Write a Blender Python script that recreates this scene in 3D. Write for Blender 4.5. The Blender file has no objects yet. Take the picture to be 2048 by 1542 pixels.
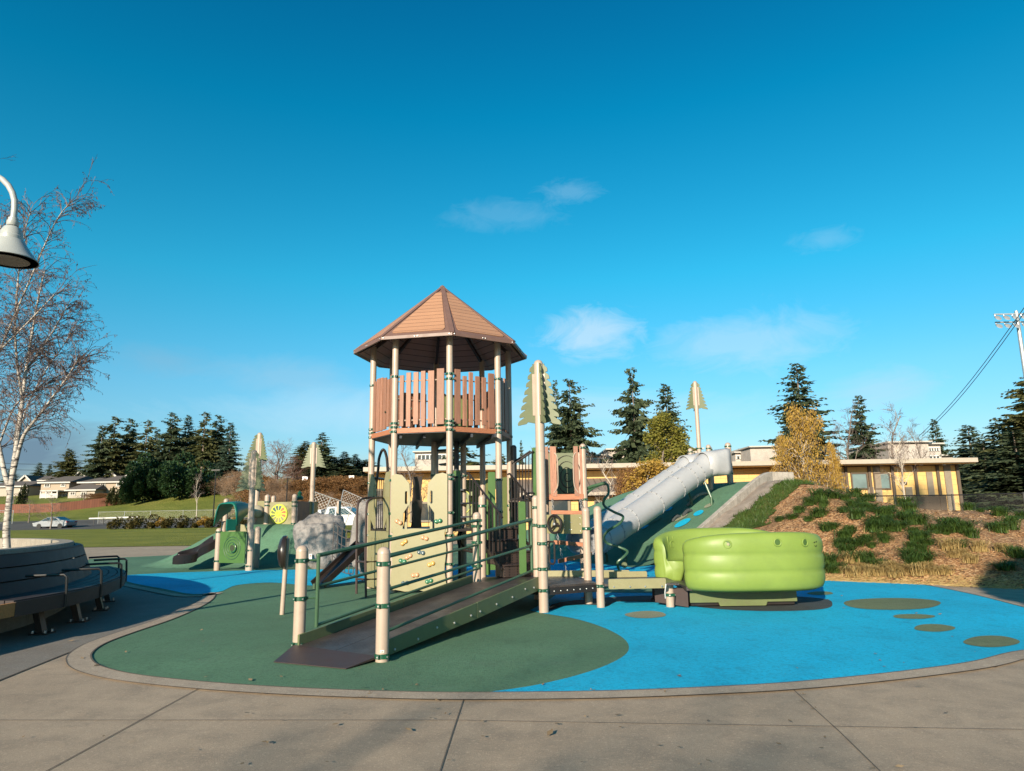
import bpy, bmesh, math, random
import numpy as np
from mathutils import Vector, Matrix, noise as mnoise
from mathutils.geometry import tessellate_polygon
rnd = random.Random(7)
PI = math.pi
scene = bpy.context.scene
COL = scene.collection
# ------------------------------------------------------------------ camera
F = 1400.0                     # focal length in pixels of a 2048 wide picture
CAMH = 1.29
pitch, roll = math.radians(10.4), math.radians(0.9)
_f = Vector((0, math.cos(pitch), math.sin(pitch)))
_r0 = Vector((1, 0, 0)); _u0 = Vector((0, -math.sin(pitch), math.cos(pitch)))
_r = _r0*math.cos(roll) - _u0*math.sin(roll)
_u = _u0*math.cos(roll) + _r0*math.sin(roll)
EYE = Vector((0, 0, CAMH))
cam = bpy.data.cameras.new('camera'); camo = bpy.data.objects.new('camera', cam)
COL.objects.link(camo); scene.camera = camo
cam.sensor_width = 36; cam.lens = 36*F/2048; cam.clip_start = 0.05; cam.clip_end = 3000
camo.matrix_world = Matrix(((_r.x, _u.x, -_f.x, EYE.x), (_r.y, _u.y, -_f.y, EYE.y), (_r.z, _u.z, -_f.z, EYE.z), (0, 0, 0, 1)))
def ray(px, py): return _f*F + _r*(px-1024) + _u*(771-py)
def G(px, py, z=0.0):          # point of a horizontal plane seen there
    d = ray(px, py); return EYE + d*((z-CAMH)/d.z)
def P(px, py, Y):              # point at distance Y ahead
    d = ray(px, py); return EYE + d*(Y/d.y)
def Z(px, py, Y): return P(px, py, Y).z
# ------------------------------------------------------------------ light
scene.view_settings.view_transform = 'Standard'; scene.view_settings.look = 'None'
scene.view_settings.exposure = 0.95; scene.view_settings.gamma = 1.0
SUN_EL, SUN_HEAD = math.radians(18.5), math.radians(22)    # light travels 22 deg right of straight ahead
sd = Vector((math.sin(SUN_HEAD)*math.cos(SUN_EL), math.cos(SUN_HEAD)*math.cos(SUN_EL), -math.sin(SUN_EL)))
sl = bpy.data.lights.new('sun', 'SUN'); sl.energy = 4.8; sl.angle = math.radians(0.53); sl.color = (1.0, 0.86, 0.68)
so = bpy.data.objects.new('sun', sl); COL.objects.link(so); so.rotation_euler = sd.to_track_quat('-Z', 'Y').to_euler(); so.location = (-20, -40, 30)
# ------------------------------------------------------------------ node helpers
class NT:
    def __init__(s, tree): s.t = tree; s.n = tree.nodes; s.l = tree.links
    def new(s, typ, **kw):
        n = s.n.new(typ)
        for k, v in kw.items():
            if k.startswith('i_'):
                key = k[2:]; key = int(key) if key.isdigit() else key.replace('_', ' ')
                s.set(n.inputs[key], v)
            else: setattr(n, k, v)
        return n
    def set(s, sock, v):
        if isinstance(v, bpy.types.NodeSocket): s.l.new(v, sock)
        else:
            if isinstance(v, (tuple, list)) and len(v) == 3 and sock.type == 'RGBA': v = (*v, 1)
            sock.default_value = v
    def math(s, op, a, b=0.0, clamp=False):
        n = s.n.new('ShaderNodeMath'); n.operation = op; n.use_clamp = clamp; s.set(n.inputs[0], a); s.set(n.inputs[1], b); return n.outputs[0]
    def mix(s, fac, a, b, typ='MIX'):
        n = s.n.new('ShaderNodeMix'); n.data_type = 'RGBA'; n.blend_type = typ
        s.set(n.inputs[0], fac); s.set(n.inputs[6], a); s.set(n.inputs[7], b); return n.outputs[2]
    def ramp(s, fac, stops, interp='LINEAR'):
        n = s.n.new('ShaderNodeValToRGB'); cr = n.color_ramp; cr.interpolation = interp
        while len(cr.elements) < len(stops): cr.elements.new(0.5)
        for e, (p, c) in zip(cr.elements, stops):
            e.position = p; e.color = (c, c, c, 1) if not isinstance(c, (tuple, list)) else (*c[:3], 1)
        s.set(n.inputs[0], fac); return n.outputs[0]
    def noise(s, vec, scale, detail=3, rough=.55, dist=0.0):
        n = s.n.new('ShaderNodeTexNoise'); n.inputs['Scale'].default_value = scale; n.inputs['Detail'].default_value = detail
        n.inputs['Roughness'].default_value = rough; n.inputs['Distortion'].default_value = dist; s.set(n.inputs['Vector'], vec); return n.outputs[0]
    def mapping(s, vec, scale=(1, 1, 1), rot=(0, 0, 0)):
        n = s.n.new('ShaderNodeMapping'); n.inputs['Scale'].default_value = scale; n.inputs['Rotation'].default_value = rot; s.set(n.inputs[0], vec); return n.outputs[0]
def sc(c, k): return tuple(max(0.0, min(1.0, x*k)) for x in c)
def new_mat(name):
    m = bpy.data.materials.new(name); m.use_nodes = True
    nt = NT(m.node_tree); b = nt.n['Principled BSDF']
    geo = nt.new('ShaderNodeNewGeometry'); tc = nt.new('ShaderNodeTexCoord')
    return m, nt, b, geo, tc
def bump(nt, b, h, strength, dist=0.01):
    n = nt.n.new('ShaderNodeBump'); n.inputs['Strength'].default_value = strength; n.inputs['Distance'].default_value = dist
    nt.set(n.inputs['Height'], h); nt.l.new(n.outputs[0], b.inputs['Normal'])
def mat(name, c, rough=.5, metal=0.0, var=.10, vs=6.0, fine=.06, fs=90.0, bmp=0.0, island=0.0, spec=.5, dirt=0.0, dirtc=(.12, .10, .08), stretch=(1, 1, 1), world=False, coat=0.0):
    """general painted / moulded / wooden surface with soft large and fine variation"""
    m, nt, b, geo, tc = new_mat(name)
    v = geo.outputs['Position'] if world else tc.outputs['Object']
    if stretch != (1, 1, 1): v = nt.mapping(v, stretch)
    n1 = nt.noise(v, vs, 4); n2 = nt.noise(v, fs, 2)
    f1 = nt.math('MULTIPLY_ADD', n1, 2*var*1.6); nt.n[-1].inputs[2].default_value = 1-var*1.6
    f2 = nt.math('MULTIPLY_ADD', n2, 2*fine*1.6); nt.n[-1].inputs[2].default_value = 1-fine*1.6
    k = nt.math('MULTIPLY', f1, f2)
    if island:
        fi = nt.math('MULTIPLY_ADD', geo.outputs['Random Per Island'], 2*island); nt.n[-1].inputs[2].default_value = 1-island
        k = nt.math('MULTIPLY', k, fi)
    vm = nt.n.new('ShaderNodeVectorMath'); vm.operation = 'SCALE'; vm.inputs[0].default_value = c; nt.set(vm.inputs[3], k)
    col = vm.outputs[0]
    if dirt:
        d = nt.noise(v, vs*1.7, 6, .65); d = nt.ramp(d, [(.48, 0.0), (.72, 1.0)])
        col = nt.mix(nt.math('MULTIPLY', d, dirt), col, dirtc)
    nt.set(b.inputs['Base Color'], col)
    r = nt.math('MULTIPLY_ADD', n1, .25); nt.n[-1].inputs[2].default_value = max(.03, rough-.12); nt.set(b.inputs['Roughness'], r)
    b.inputs['Metallic'].default_value = metal; b.inputs['Specular IOR Level'].default_value = spec; b.inputs['Coat Weight'].default_value = coat
    if bmp: bump(nt, b, n2, bmp, .006)
    return m
# ------------------------------------------------------------------ mesh builder
OFF = {}
class MB:
    def __init__(s): s.v = []; s.f = []
    def add(s, vs, fs):
        o = len(s.v); s.v += [tuple(v) for v in vs]; s.f += [tuple(i+o for i in f) for f in fs]; return s
    def obox(s, c, u, v, w):       # centre and three half axes
        c, u, v, w = map(Vector, (c, u, v, w))
        vs = [c+u*a+v*b+w*d for a in (-1, 1) for b in (-1, 1) for d in (-1, 1)]
        return s.add(vs, [(0, 1, 3, 2), (4, 6, 7, 5), (0, 4, 5, 1), (2, 3, 7, 6), (0, 2, 6, 4), (1, 5, 7, 3)])
    def box(s, c, size, rz=0.0):
        a, b, d = (x/2 for x in size); cz, sz = math.cos(rz), math.sin(rz)
        return s.obox(c, (a*cz, a*sz, 0), (-b*sz, b*cz, 0), (0, 0, d))
    def beam(s, p0, p1, w, h, up=(0, 0, 1)):   # bar of width w and height h between two points
        p0, p1 = Vector(p0), Vector(p1); d = p1-p0; l = d.length; d.normalize(); side = d.cross(Vector(up))
        if side.length < 1e-6: side = Vector((1, 0, 0))
        side.normalize(); upv = side.cross(d)
        return s.obox((p0+p1)/2, d*l/2, side*w/2, upv*h/2)
    def tube(s, pts, r, n=8, caps=True, closed=False):
        pts = [Vector(p) for p in pts]; m = len(pts); rs = r if isinstance(r, (list, tuple)) else [r]*m
        tang = []
        for i in range(m):
            if closed: t = pts[(i+1) % m]-pts[i-1]
            else: t = pts[min(i+1, m-1)]-pts[max(i-1, 0)]
            tang.append(t.normalized() if t.length > 1e-9 else Vector((0, 0, 1)))
        a = Vector((0, 0, 1)) if abs(tang[0].z) < .9 else Vector((1, 0, 0))
        x = tang[0].cross(a).normalized(); vs = []
        for i in range(m):
            t = tang[i]; x = x-t*x.dot(t)
            x = x.normalized() if x.length > 1e-6 else t.orthogonal().normalized()
            y = t.cross(x)
            for k in range(n):
                an = 2*PI*k/n; vs.append(pts[i]+(x*math.cos(an)+y*math.sin(an))*rs[i])
        fs = []
        for i in range(m if closed else m-1):
            j = (i+1) % m
            for k in range(n): fs.append((i*n+k, i*n+(k+1) % n, j*n+(k+1) % n, j*n+k))
        if caps and not closed: fs += [tuple(range(n-1, -1, -1)), tuple((m-1)*n+k for k in range(n))]
        return s.add(vs, fs)
    def cyl(s, p0, p1, r, n=12, r1=None): return s.tube([p0, p1], [r, r if r1 is None else r1], n)
    def lathe(s, prof, c, n=20, X=(1, 0, 0), Y=(0, 1, 0), A=(0, 0, 1), a0=0.0):   # profile of (radius, height)
        c, X, Y, A = map(Vector, (c, X, Y, A)); vs = []
        for r, h in prof:
            for k in range(n):
                an = a0+2*PI*k/n; vs.append(c+A*h+(X*math.cos(an)+Y*math.sin(an))*r)
        fs = []
        for i in range(len(prof)-1):
            for k in range(n): fs.append((i*n+k, i*n+(k+1) % n, (i+1)*n+(k+1) % n, (i+1)*n+k))
        fs.append(tuple(range(n-1, -1, -1))); fs.append(tuple((len(prof)-1)*n+k for k in range(n)))
        return s.add(vs, fs)
    def prism(s, poly, off):       # closed polygon of 3d points swept by off
        poly = [Vector(p) for p in poly]; off = Vector(off); n = len(poly)
        vs = poly+[p+off for p in poly]
        return s.add(vs, [tuple(range(n)), tuple(range(2*n-1, n-1, -1))]+[(i, (i+1) % n, n+(i+1) % n, n+i) for i in range(n)])
    def plate(s, loops, o, ux, uy, th):   # 2d outline and holes, in a plane, with thickness
        o, ux, uy = Vector(o), Vector(ux), Vector(uy); nrm = ux.cross(uy).normalized()*th
        tri = tessellate_polygon([[Vector((p[0], p[1], 0)) for p in lp] for lp in loops])
        flat = [p for lp in loops for p in lp]; N = len(flat)
        a = [o+ux*p[0]+uy*p[1]-nrm/2 for p in flat]; b = [p+nrm for p in a]
        fs = [tuple(t) for t in tri]+[tuple(N+i for i in reversed(t)) for t in tri]; k = 0
        for lp in loops:
            n = len(lp)
            for i in range(n): fs.append((k+i, k+(i+1) % n, N+k+(i+1) % n, N+k+i))
            k += n
        return s.add(a+b, fs)
    def torus(s, c, axis, R, r, n=32, m=8, a0=0, a1=2*PI):
        c = Vector(c); axis = Vector(axis).normalized(); x = axis.orthogonal().normalized(); y = axis.cross(x)
        full = abs(a1-a0-2*PI) < 1e-6; k = n if full else n+1
        pts = [c+(x*math.cos(a0+(a1-a0)*i/n)+y*math.sin(a0+(a1-a0)*i/n))*R for i in range(k)]
        return s.tube(pts, r, m, closed=full)
    def build(s, name, m, parent=None, smooth=35, bevel=0.0, recalc=True, subsurf=0):
        off = OFF.get(parent.name, Vector()) if parent else Vector()
        me = bpy.data.meshes.new(name)
        me.from_pydata([(v[0]-off.x, v[1]-off.y, v[2]-off.z) for v in s.v], [], s.f)
        if recalc:
            bm = bmesh.new(); bm.from_mesh(me); bmesh.ops.recalc_face_normals(bm, faces=bm.faces); bm.to_mesh(me); bm.free()
        if smooth:
            me.polygons.foreach_set('use_smooth', [True]*len(me.polygons)); me.set_sharp_from_angle(angle=math.radians(smooth))
        me.materials.append(m)
        o = bpy.data.objects.new(name, me); COL.objects.link(o)
        if parent: o.parent = parent
        OFF[o.name] = off
        if bevel:
            md = o.modifiers.new('bevel', 'BEVEL'); md.width = bevel; md.segments = 2; md.limit_method = 'ANGLE'; md.angle_limit = math.radians(40)
        if subsurf:
            md = o.modifiers.new('sub', 'SUBSURF'); md.levels = subsurf; md.render_levels = subsurf
        return o
def tag(o, label=None, cat=None, group=None, kind=None):
    if label: o['label'] = label
    if cat: o['category'] = cat
    if group: o['group'] = group
    if kind: o['kind'] = kind
    return o
def thing(name, label, cat, loc=(0, 0, 0), group=None):
    o = bpy.data.objects.new(name, None); COL.objects.link(o); o.location = loc; o.empty_display_size = .2
    OFF[o.name] = Vector(loc); return tag(o, label, cat, group)
def copy_tree(o, parent=None):
    c = o.copy(); COL.objects.link(c)
    if parent: c.parent = parent
    for ch in o.children: copy_tree(ch, c)
    return c
def kids(o): return list(o.children)
def catmull(pts, n=8, closed=False):
    pts = [Vector(p) for p in pts]; m = len(pts); out = []
    for i in range(m if closed else m-1):
        p0, p1, p2, p3 = (pts[(i+k) % m] if closed else pts[max(0, min(m-1, i+k))] for k in (-1, 0, 1, 2))
        for k in range(n):
            t = k/n; out.append(.5*((2*p1)+(p2-p0)*t+(2*p0-5*p1+4*p2-p3)*t*t+(3*p1-p0-3*p2+p3)*t**3))
    if not closed: out.append(pts[-1])
    return out
def smoothstep(a, b, x):
    t = max(0.0, min(1.0, (x-a)/(b-a))); return t*t*(3-2*t)
def offset_poly(pts, d, closed=True):      # plan offset, positive to the right of travel
    out = []; n = len(pts)
    for i in range(n):
        a = pts[(i-1) % n] if closed or i > 0 else pts[0]; b = pts[(i+1) % n] if closed or i < n-1 else pts[-1]
        t = Vector((b[0]-a[0], b[1]-a[1])); t.normalize(); out.append(Vector((pts[i][0]+t.y*d, pts[i][1]-t.x*d, pts[i][2] if len(pts[i]) > 2 else 0)))
    return out
def sheet(name, pts, z, m, kind='structure', th=0.0):
    mb = MB(); q = [(p[0], p[1], z) for p in pts]
    if th: mb.prism([(p[0], p[1], z-th) for p in pts], (0, 0, th))
    else:
        tri = tessellate_polygon([[Vector(p) for p in q]]); mb.add(q, [tuple(t) for t in tri])
    o = mb.build(name, m, smooth=0)
    if not th:
        for p in o.data.polygons:
            if p.normal.z < 0: p.flip()
    return tag(o, kind=kind)
def ribbon(name, pts, w, z, m, closed=False):   # flat strip following a plan line
    a = offset_poly(pts, w/2, closed); b = offset_poly(pts, -w/2, closed); n = len(pts)
    vs = [(p.x, p.y, z) for p in a]+[(p.x, p.y, z) for p in b]
    o = MB().add(vs, [(i, (i+1) % n, n+(i+1) % n, n+i) for i in range(n if closed else n-1)]).build(name, m, smooth=0, recalc=False)
    for p in o.data.polygons:
        if p.normal.z < 0: p.flip()
    return tag(o, kind='structure')
# ------------------------------------------------------------------ materials
def rubber(name, c, sp=(.5, .5, .5), spk=.16, worn=.22):
    m, nt, b, geo, tc = new_mat(name); v = geo.outputs['Position']
    big = nt.noise(v, .55, 5, .6); mid = nt.noise(v, 4.5, 5, .7); g3 = nt.noise(v, 15, 4, .8); g = nt.noise(v, 95, 2, .8); g2 = nt.noise(v, 38, 3, .8)
    col = nt.mix(nt.ramp(big, [(.3, 0.0), (.7, 1.0)]), sc(c, 1-worn), sc(c, 1+worn*.7))
    scuff = nt.math('MULTIPLY', nt.ramp(nt.noise(nt.mapping(v, (1.6, .8, 1)), 2.6, 8, .75), [(.53, 0.0), (.66, 1.0)]), .42)
    col = nt.mix(scuff, col, sc(c, .52))
    col = nt.mix(nt.math('MULTIPLY', nt.ramp(g2, [(.50, 0.0), (.66, 1.0)]), .55), col, sc(c, .42))
    col = nt.mix(nt.math('MULTIPLY', nt.ramp(g, [(.55, 0.0), (.68, 1.0)]), spk*2), col, sp)
    col = nt.mix(nt.math('MULTIPLY', nt.ramp(g3, [(.50, 0.0), (.68, 1.0)]), .34), col, sc(c, .5))
    lite = nt.math('MULTIPLY', nt.ramp(nt.noise(nt.mapping(v, (1, 2.2, 1)), 1.1, 7, .8), [(.52, 0.0), (.70, 1.0)]), .30); col = nt.mix(lite, col, sc(sp, .9))
    nt.set(b.inputs['Base Color'], col); b.inputs['Roughness'].default_value = .82; b.inputs['Specular IOR Level'].default_value = .3
    bump(nt, b, nt.math('ADD', g, nt.math('MULTIPLY', g2, .5)), .6, .010)
    return m
def concrete(name, c, grain=140, stain=.35, warm=(.16, .13, .10), streak=False):
    m, nt, b, geo, tc = new_mat(name); v = geo.outputs['Position']
    big = nt.noise(v, .5, 6, .65); mid = nt.noise(v, 3.5, 6, .7, .4); g = nt.noise(v, grain, 2, .7); g2 = nt.noise(v, 45, 3, .7)
    col = nt.mix(nt.ramp(big, [(.3, 0.0), (.7, 1.0)]), sc(c, .78), sc(c, 1.14))
    col = nt.mix(nt.math('MULTIPLY', nt.ramp(mid, [(.44, 0.0), (.66, 1.0)]), stain*1.25), col, warm)
    if streak:
        s = nt.noise(nt.mapping(v, (5, 5, .5)), 1.6, 6, .7)
        col = nt.mix(nt.math('MULTIPLY', nt.ramp(s, [(.5, 0.0), (.68, 1.0)]), .6), col, (.10, .095, .085))
    col = nt.mix(nt.math('MULTIPLY', nt.ramp(g, [(.50, 0.0), (.66, 1.0)]), .60), col, sc(c, .36))
    col = nt.mix(nt.math('MULTIPLY', nt.ramp(g2, [(.55, 0.0), (.70, 1.0)]), .50), col, sc(c, 1.6))
    spots = nt.ramp(nt.noise(v, 7.5, 3, .5), [(.70, 0.0), (.76, 1.0)])
    col = nt.mix(nt.math('MULTIPLY', spots, .35), col, sc(c, .55))
    nt.set(b.inputs['Base Color'], col); b.inputs['Roughness'].default_value = .85; b.inputs['Specular IOR Level'].default_value = .35
    bump(nt, b, nt.math('ADD', g, mid), .45, .006)
    return m
def wood(name, c, axis='z', var=.35):
    m, nt, b, geo, tc = new_mat(name); v = tc.outputs['Object']
    st = {'z': (9, 9, .7), 'x': (.7, 9, 9), 'none': (5, 5, 5)}[axis]
    off = nt.new('ShaderNodeVectorMath', operation='ADD'); nt.set(off.inputs[0], v)
    cmb = nt.new('ShaderNodeCombineXYZ'); nt.set(cmb.inputs[2], nt.math('MULTIPLY', geo.outputs['Random Per Island'], 37)); nt.l.new(cmb.outputs[0], off.inputs[1])
    g = nt.noise(nt.mapping(off.outputs[0], st), 7, 6, .7, .8)
    k = nt.math('MULTIPLY_ADD', geo.outputs['Random Per Island'], var*1.1); nt.n[-1].inputs[2].default_value = 1-var*.75
    vm = nt.n.new('ShaderNodeVectorMath'); vm.operation = 'SCALE'; vm.inputs[0].default_value = c; nt.set(vm.inputs[3], k)
    col = nt.mix(nt.math('MULTIPLY', nt.ramp(g, [(.42, 0.0), (.62, 1.0)]), .55), vm.outputs[0], sc(c, .45))
    nt.set(b.inputs['Base Color'], col); b.inputs['Roughness'].default_value = .6; bump(nt, b, g, .6, .006)
    return m
def foliage(name, c1, c2, rough=.6, trans=.25, s=.9):
    m, nt, b, geo, tc = new_mat(name)
    n = nt.noise(tc.outputs['Object'], s, 3); f = nt.math('ADD', nt.math('MULTIPLY', geo.outputs['Random Per Island'], .6), nt.math('MULTIPLY', n, .6), True)
    nt.set(b.inputs['Base Color'], nt.mix(f, c1, c2)); b.inputs['Roughness'].default_value = rough; b.inputs['Specular IOR Level'].default_value = .25
    if trans:
        tr = nt.new('ShaderNodeBsdfTranslucent'); nt.set(tr.inputs[0], nt.mix(f, sc(c1, 1.3), sc(c2, 1.3)))
        mx = nt.new('ShaderNodeMixShader'); mx.inputs[0].default_value = trans; out = nt.n['Material Output']
        nt.l.new(b.outputs[0], mx.inputs[1]); nt.l.new(tr.outputs[0], mx.inputs[2]); nt.l.new(mx.outputs[0], out.inputs[0])
    return m
def lined(name, c, dark, period, axis=2, width=.10, rough=.6, bmp=.5, var=.12, world=False, vs=5):
    """boards, clapboards, ribs: dark joints every period along one axis"""
    m, nt, b, geo, tc = new_mat(name); v = geo.outputs['Position'] if world else tc.outputs['Object']
    sp = nt.new('ShaderNodeSeparateXYZ'); nt.set(sp.inputs[0], v)
    f = nt.math('FRACT', nt.math('DIVIDE', sp.outputs[axis], period)); ln = nt.math('LESS_THAN', f, width)
    n = nt.noise(v, vs, 5, .6); cell = nt.math('FLOOR', nt.math('DIVIDE', sp.outputs[axis], period))
    wn = nt.new('ShaderNodeTexWhiteNoise', noise_dimensions='1D'); nt.set(wn.inputs['W'], cell)
    k = nt.math('ADD', nt.math('MULTIPLY', n, var*2), nt.math('MULTIPLY', wn.outputs[0], var)); k = nt.math('ADD', k, 1-var*1.5)
    vm = nt.n.new('ShaderNodeVectorMath'); vm.operation = 'SCALE'; vm.inputs[0].default_value = c; nt.set(vm.inputs[3], k)
    nt.set(b.inputs['Base Color'], nt.mix(ln, vm.outputs[0], dark)); b.inputs['Roughness'].default_value = rough
    bump(nt, b, nt.math('SUBTRACT', 1.0, ln), bmp, .01)
    return m
def ground_mat(name, cols, s1, s2, bmp=.8, dist=.05, rough=.9):
    m, nt, b, geo, tc = new_mat(name); v = geo.outputs['Position']
    a = nt.noise(v, s1, 5, .65); g = nt.noise(v, s2, 4, .75)
    f = nt.math('ADD', nt.math('MULTIPLY', a, .5), nt.math('MULTIPLY', g, .5))
    st = [(.34+.32*i/(len(cols)-1), c) for i, c in enumerate(cols)]
    nt.set(b.inputs['Base Color'], nt.ramp(f, st)); b.inputs['Roughness'].default_value = rough; b.inputs['Specular IOR Level'].default_value = .2
    bump(nt, b, g, bmp, dist); return m
def mulch_mat():
    m, nt, b, geo, tc = new_mat('wood_chip_mulch'); v = geo.outputs['Position']
    vo = nt.new('ShaderNodeTexVoronoi', i_Scale=34.0, i_Randomness=1.0); nt.set(vo.inputs['Vector'], nt.mapping(v, (1, 1.0, .5), (.2, .1, .5)))
    sp = nt.new('ShaderNodeSeparateColor'); nt.set(sp.inputs[0], vo.outputs['Color'])
    col = nt.ramp(sp.outputs[0], [(0, (.085, .042, .018)), (.3, (.27, .125, .048)), (.65, (.47, .24, .095)), (1, (.62, .40, .21))])
    big = nt.noise(v, .8, 4, .6); col = nt.mix(nt.math('MULTIPLY', nt.ramp(big, [(.4, 0.0), (.65, 1.0)]), .5), col, (.13, .08, .04))
    nt.set(b.inputs['Base Color'], col); b.inputs['Roughness'].default_value = .9
    bump(nt, b, nt.math('ADD', sp.outputs[1], nt.noise(v, 60, 2)), 1.0, .03); return m
def birch_mat():
    m, nt, b, geo, tc = new_mat('birch_bark'); v = tc.outputs['Object']
    s = nt.noise(nt.mapping(v, (3.5, 3.5, 26)), 1.2, 5, .7, .3); k = nt.noise(nt.mapping(v, (4, 4, 7)), 1.0, 5, .7)
    col = nt.mix(nt.math('MULTIPLY', nt.ramp(k, [(.4, 0.0), (.7, 1.0)]), .35), (.42, .38, .33), (.22, .17, .13))
    col = nt.mix(nt.ramp(s, [(.50, 0.0), (.57, 1.0)]), col, (.035, .03, .028))
    nt.set(b.inputs['Base Color'], col); b.inputs['Roughness'].default_value = .7; bump(nt, b, s, .5, .01); return m
def block_mat():
    m, nt, b, geo, tc = new_mat('yellow_block_wall'); v = geo.outputs['Position']
    sp = nt.new('ShaderNodeSeparateXYZ'); nt.set(sp.inputs[0], v); cb = nt.new('ShaderNodeCombineXYZ'); nt.l.new(sp.outputs[0], cb.inputs[0]); nt.l.new(sp.outputs[2], cb.inputs[1])
    br = nt.new('ShaderNodeTexBrick', i_Color1=(.62, .40, .15), i_Color2=(.60, .37, .13), i_Mortar=(.42, .26, .10), i_Scale=1.0)
    br.inputs['Mortar Size'].default_value = .012; br.inputs['Brick Width'].default_value = .6; br.inputs['Row Height'].default_value = .3; nt.set(br.inputs['Vector'], cb.outputs[0])
    n = nt.noise(v, .9, 5); col = nt.mix(nt.math('MULTIPLY', nt.ramp(n, [(.4, 0.0), (.7, 1.0)]), .3), br.outputs[0], (.52, .33, .12))
    nt.set(b.inputs['Base Color'], col); b.inputs['Roughness'].default_value = .85; return m
def perf_mat():
    m, nt, b, geo, tc = new_mat('perforated_tread'); v = geo.outputs['Position']
    vo = nt.new('ShaderNodeTexVoronoi', i_Scale=26.0, i_Randomness=0.0); nt.set(vo.inputs['Vector'], v)
    h = nt.math('LESS_THAN', vo.outputs['Distance'], .30)
    nt.set(b.inputs['Base Color'], nt.mix(h, nt.mix(nt.noise(v, 5, 4), (.030, .020, .017), (.055, .038, .032)), (.006, .005, .005)))
    b.inputs['Roughness'].default_value = .42; bump(nt, b, nt.math('SUBTRACT', 1.0, h), .8, .01); return m
def rampdeck_mat():
    m, nt, b, geo, tc = new_mat('ramp_decking'); v = geo.outputs['Position']
    n = nt.noise(v, 3, 6, .7); g = nt.noise(v, 70, 2, .7)
    vo = nt.new('ShaderNodeTexVoronoi', i_Scale=30.0, i_Randomness=0.0); nt.set(vo.inputs['Vector'], nt.mapping(v, (1, 1, 1), (0, 0, -.48)))
    col = nt.mix(nt.ramp(n, [(.35, 0.0), (.7, 1.0)]), (.028, .022, .020), (.062, .051, .046))
    col = nt.mix(nt.math('MULTIPLY', nt.math('LESS_THAN', vo.outputs['Distance'], .26), .55), col, (.012, .009, .008))
    col = nt.mix(nt.math('MULTIPLY', nt.ramp(g, [(.55, 0.0), (.7, 1.0)]), .3), col, (.17, .14, .12))
    nt.set(b.inputs['Base Color'], col); nt.set(b.inputs['Roughness'], nt.ramp(n, [(.3, .5), (.7, .32)])); bump(nt, b, nt.math('ADD', vo.outputs['Distance'], g), .35, .006); return m
def rock_mat():
    m, nt, b, geo, tc = new_mat('cast_rock'); v = tc.outputs['Object']
    n = nt.noise(v, 2.2, 8, .65, .5); g = nt.noise(v, 22, 5, .7); s = nt.noise(nt.mapping(v, (4, 4, .9)), 2, 6, .7, 1.0)
    col = nt.mix(nt.ramp(n, [(.3, 0.0), (.7, 1.0)]), (.15, .138, .132), (.31, .285, .265))
    col = nt.mix(nt.math('MULTIPLY', nt.ramp(s, [(.5, 0.0), (.7, 1.0)]), .6), col, (.11, .105, .105))
    col = nt.mix(nt.math('MULTIPLY', nt.ramp(g, [(.5, 0.0), (.75, 1.0)]), .35), col, (.31, .29, .27))
    nt.set(b.inputs['Base Color'], col); b.inputs['Roughness'].default_value = .8; bump(nt, b, nt.math('ADD', n, g), .9, .03); return m
def glass_mat(name, c=(.03, .04, .045)):
    m, nt, b, geo, tc = new_mat(name); nt.set(b.inputs['Base Color'], nt.mix(nt.noise(geo.outputs['Position'], 1.5, 2), sc(c, .6), sc(c, 1.5)))
    b.inputs['Roughness'].default_value = .06; b.inputs['Specular IOR Level'].default_value = .8; return m
def mesh_mat(name, c, scale, wire=.14):
    """woven wire: the openings between the wires are real gaps"""
    m, nt, b, geo, tc = new_mat(name); b.inputs['Base Color'].default_value = (*c, 1); b.inputs['Metallic'].default_value = .5; b.inputs['Roughness'].default_value = .45
    uv = nt.new('ShaderNodeUVMap'); uv.uv_map = 'weave'
    sp = nt.new('ShaderNodeSeparateXYZ'); nt.set(sp.inputs[0], uv.outputs[0])
    a = nt.math('FRACT', nt.math('MULTIPLY', nt.math('ADD', sp.outputs[0], sp.outputs[1]), scale)); d = nt.math('FRACT', nt.math('MULTIPLY', nt.math('SUBTRACT', sp.outputs[0], sp.outputs[1]), scale))
    w = nt.math('MAXIMUM', nt.math('LESS_THAN', a, wire), nt.math('LESS_THAN', d, wire))
    tr = nt.new('ShaderNodeBsdfTransparent'); mx = nt.new('ShaderNodeMixShader'); nt.set(mx.inputs[0], w)
    nt.l.new(tr.outputs[0], mx.inputs[1]); nt.l.new(b.outputs[0], mx.inputs[2]); nt.l.new(mx.outputs[0], nt.n['Material Output'].inputs[0]); return m
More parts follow.
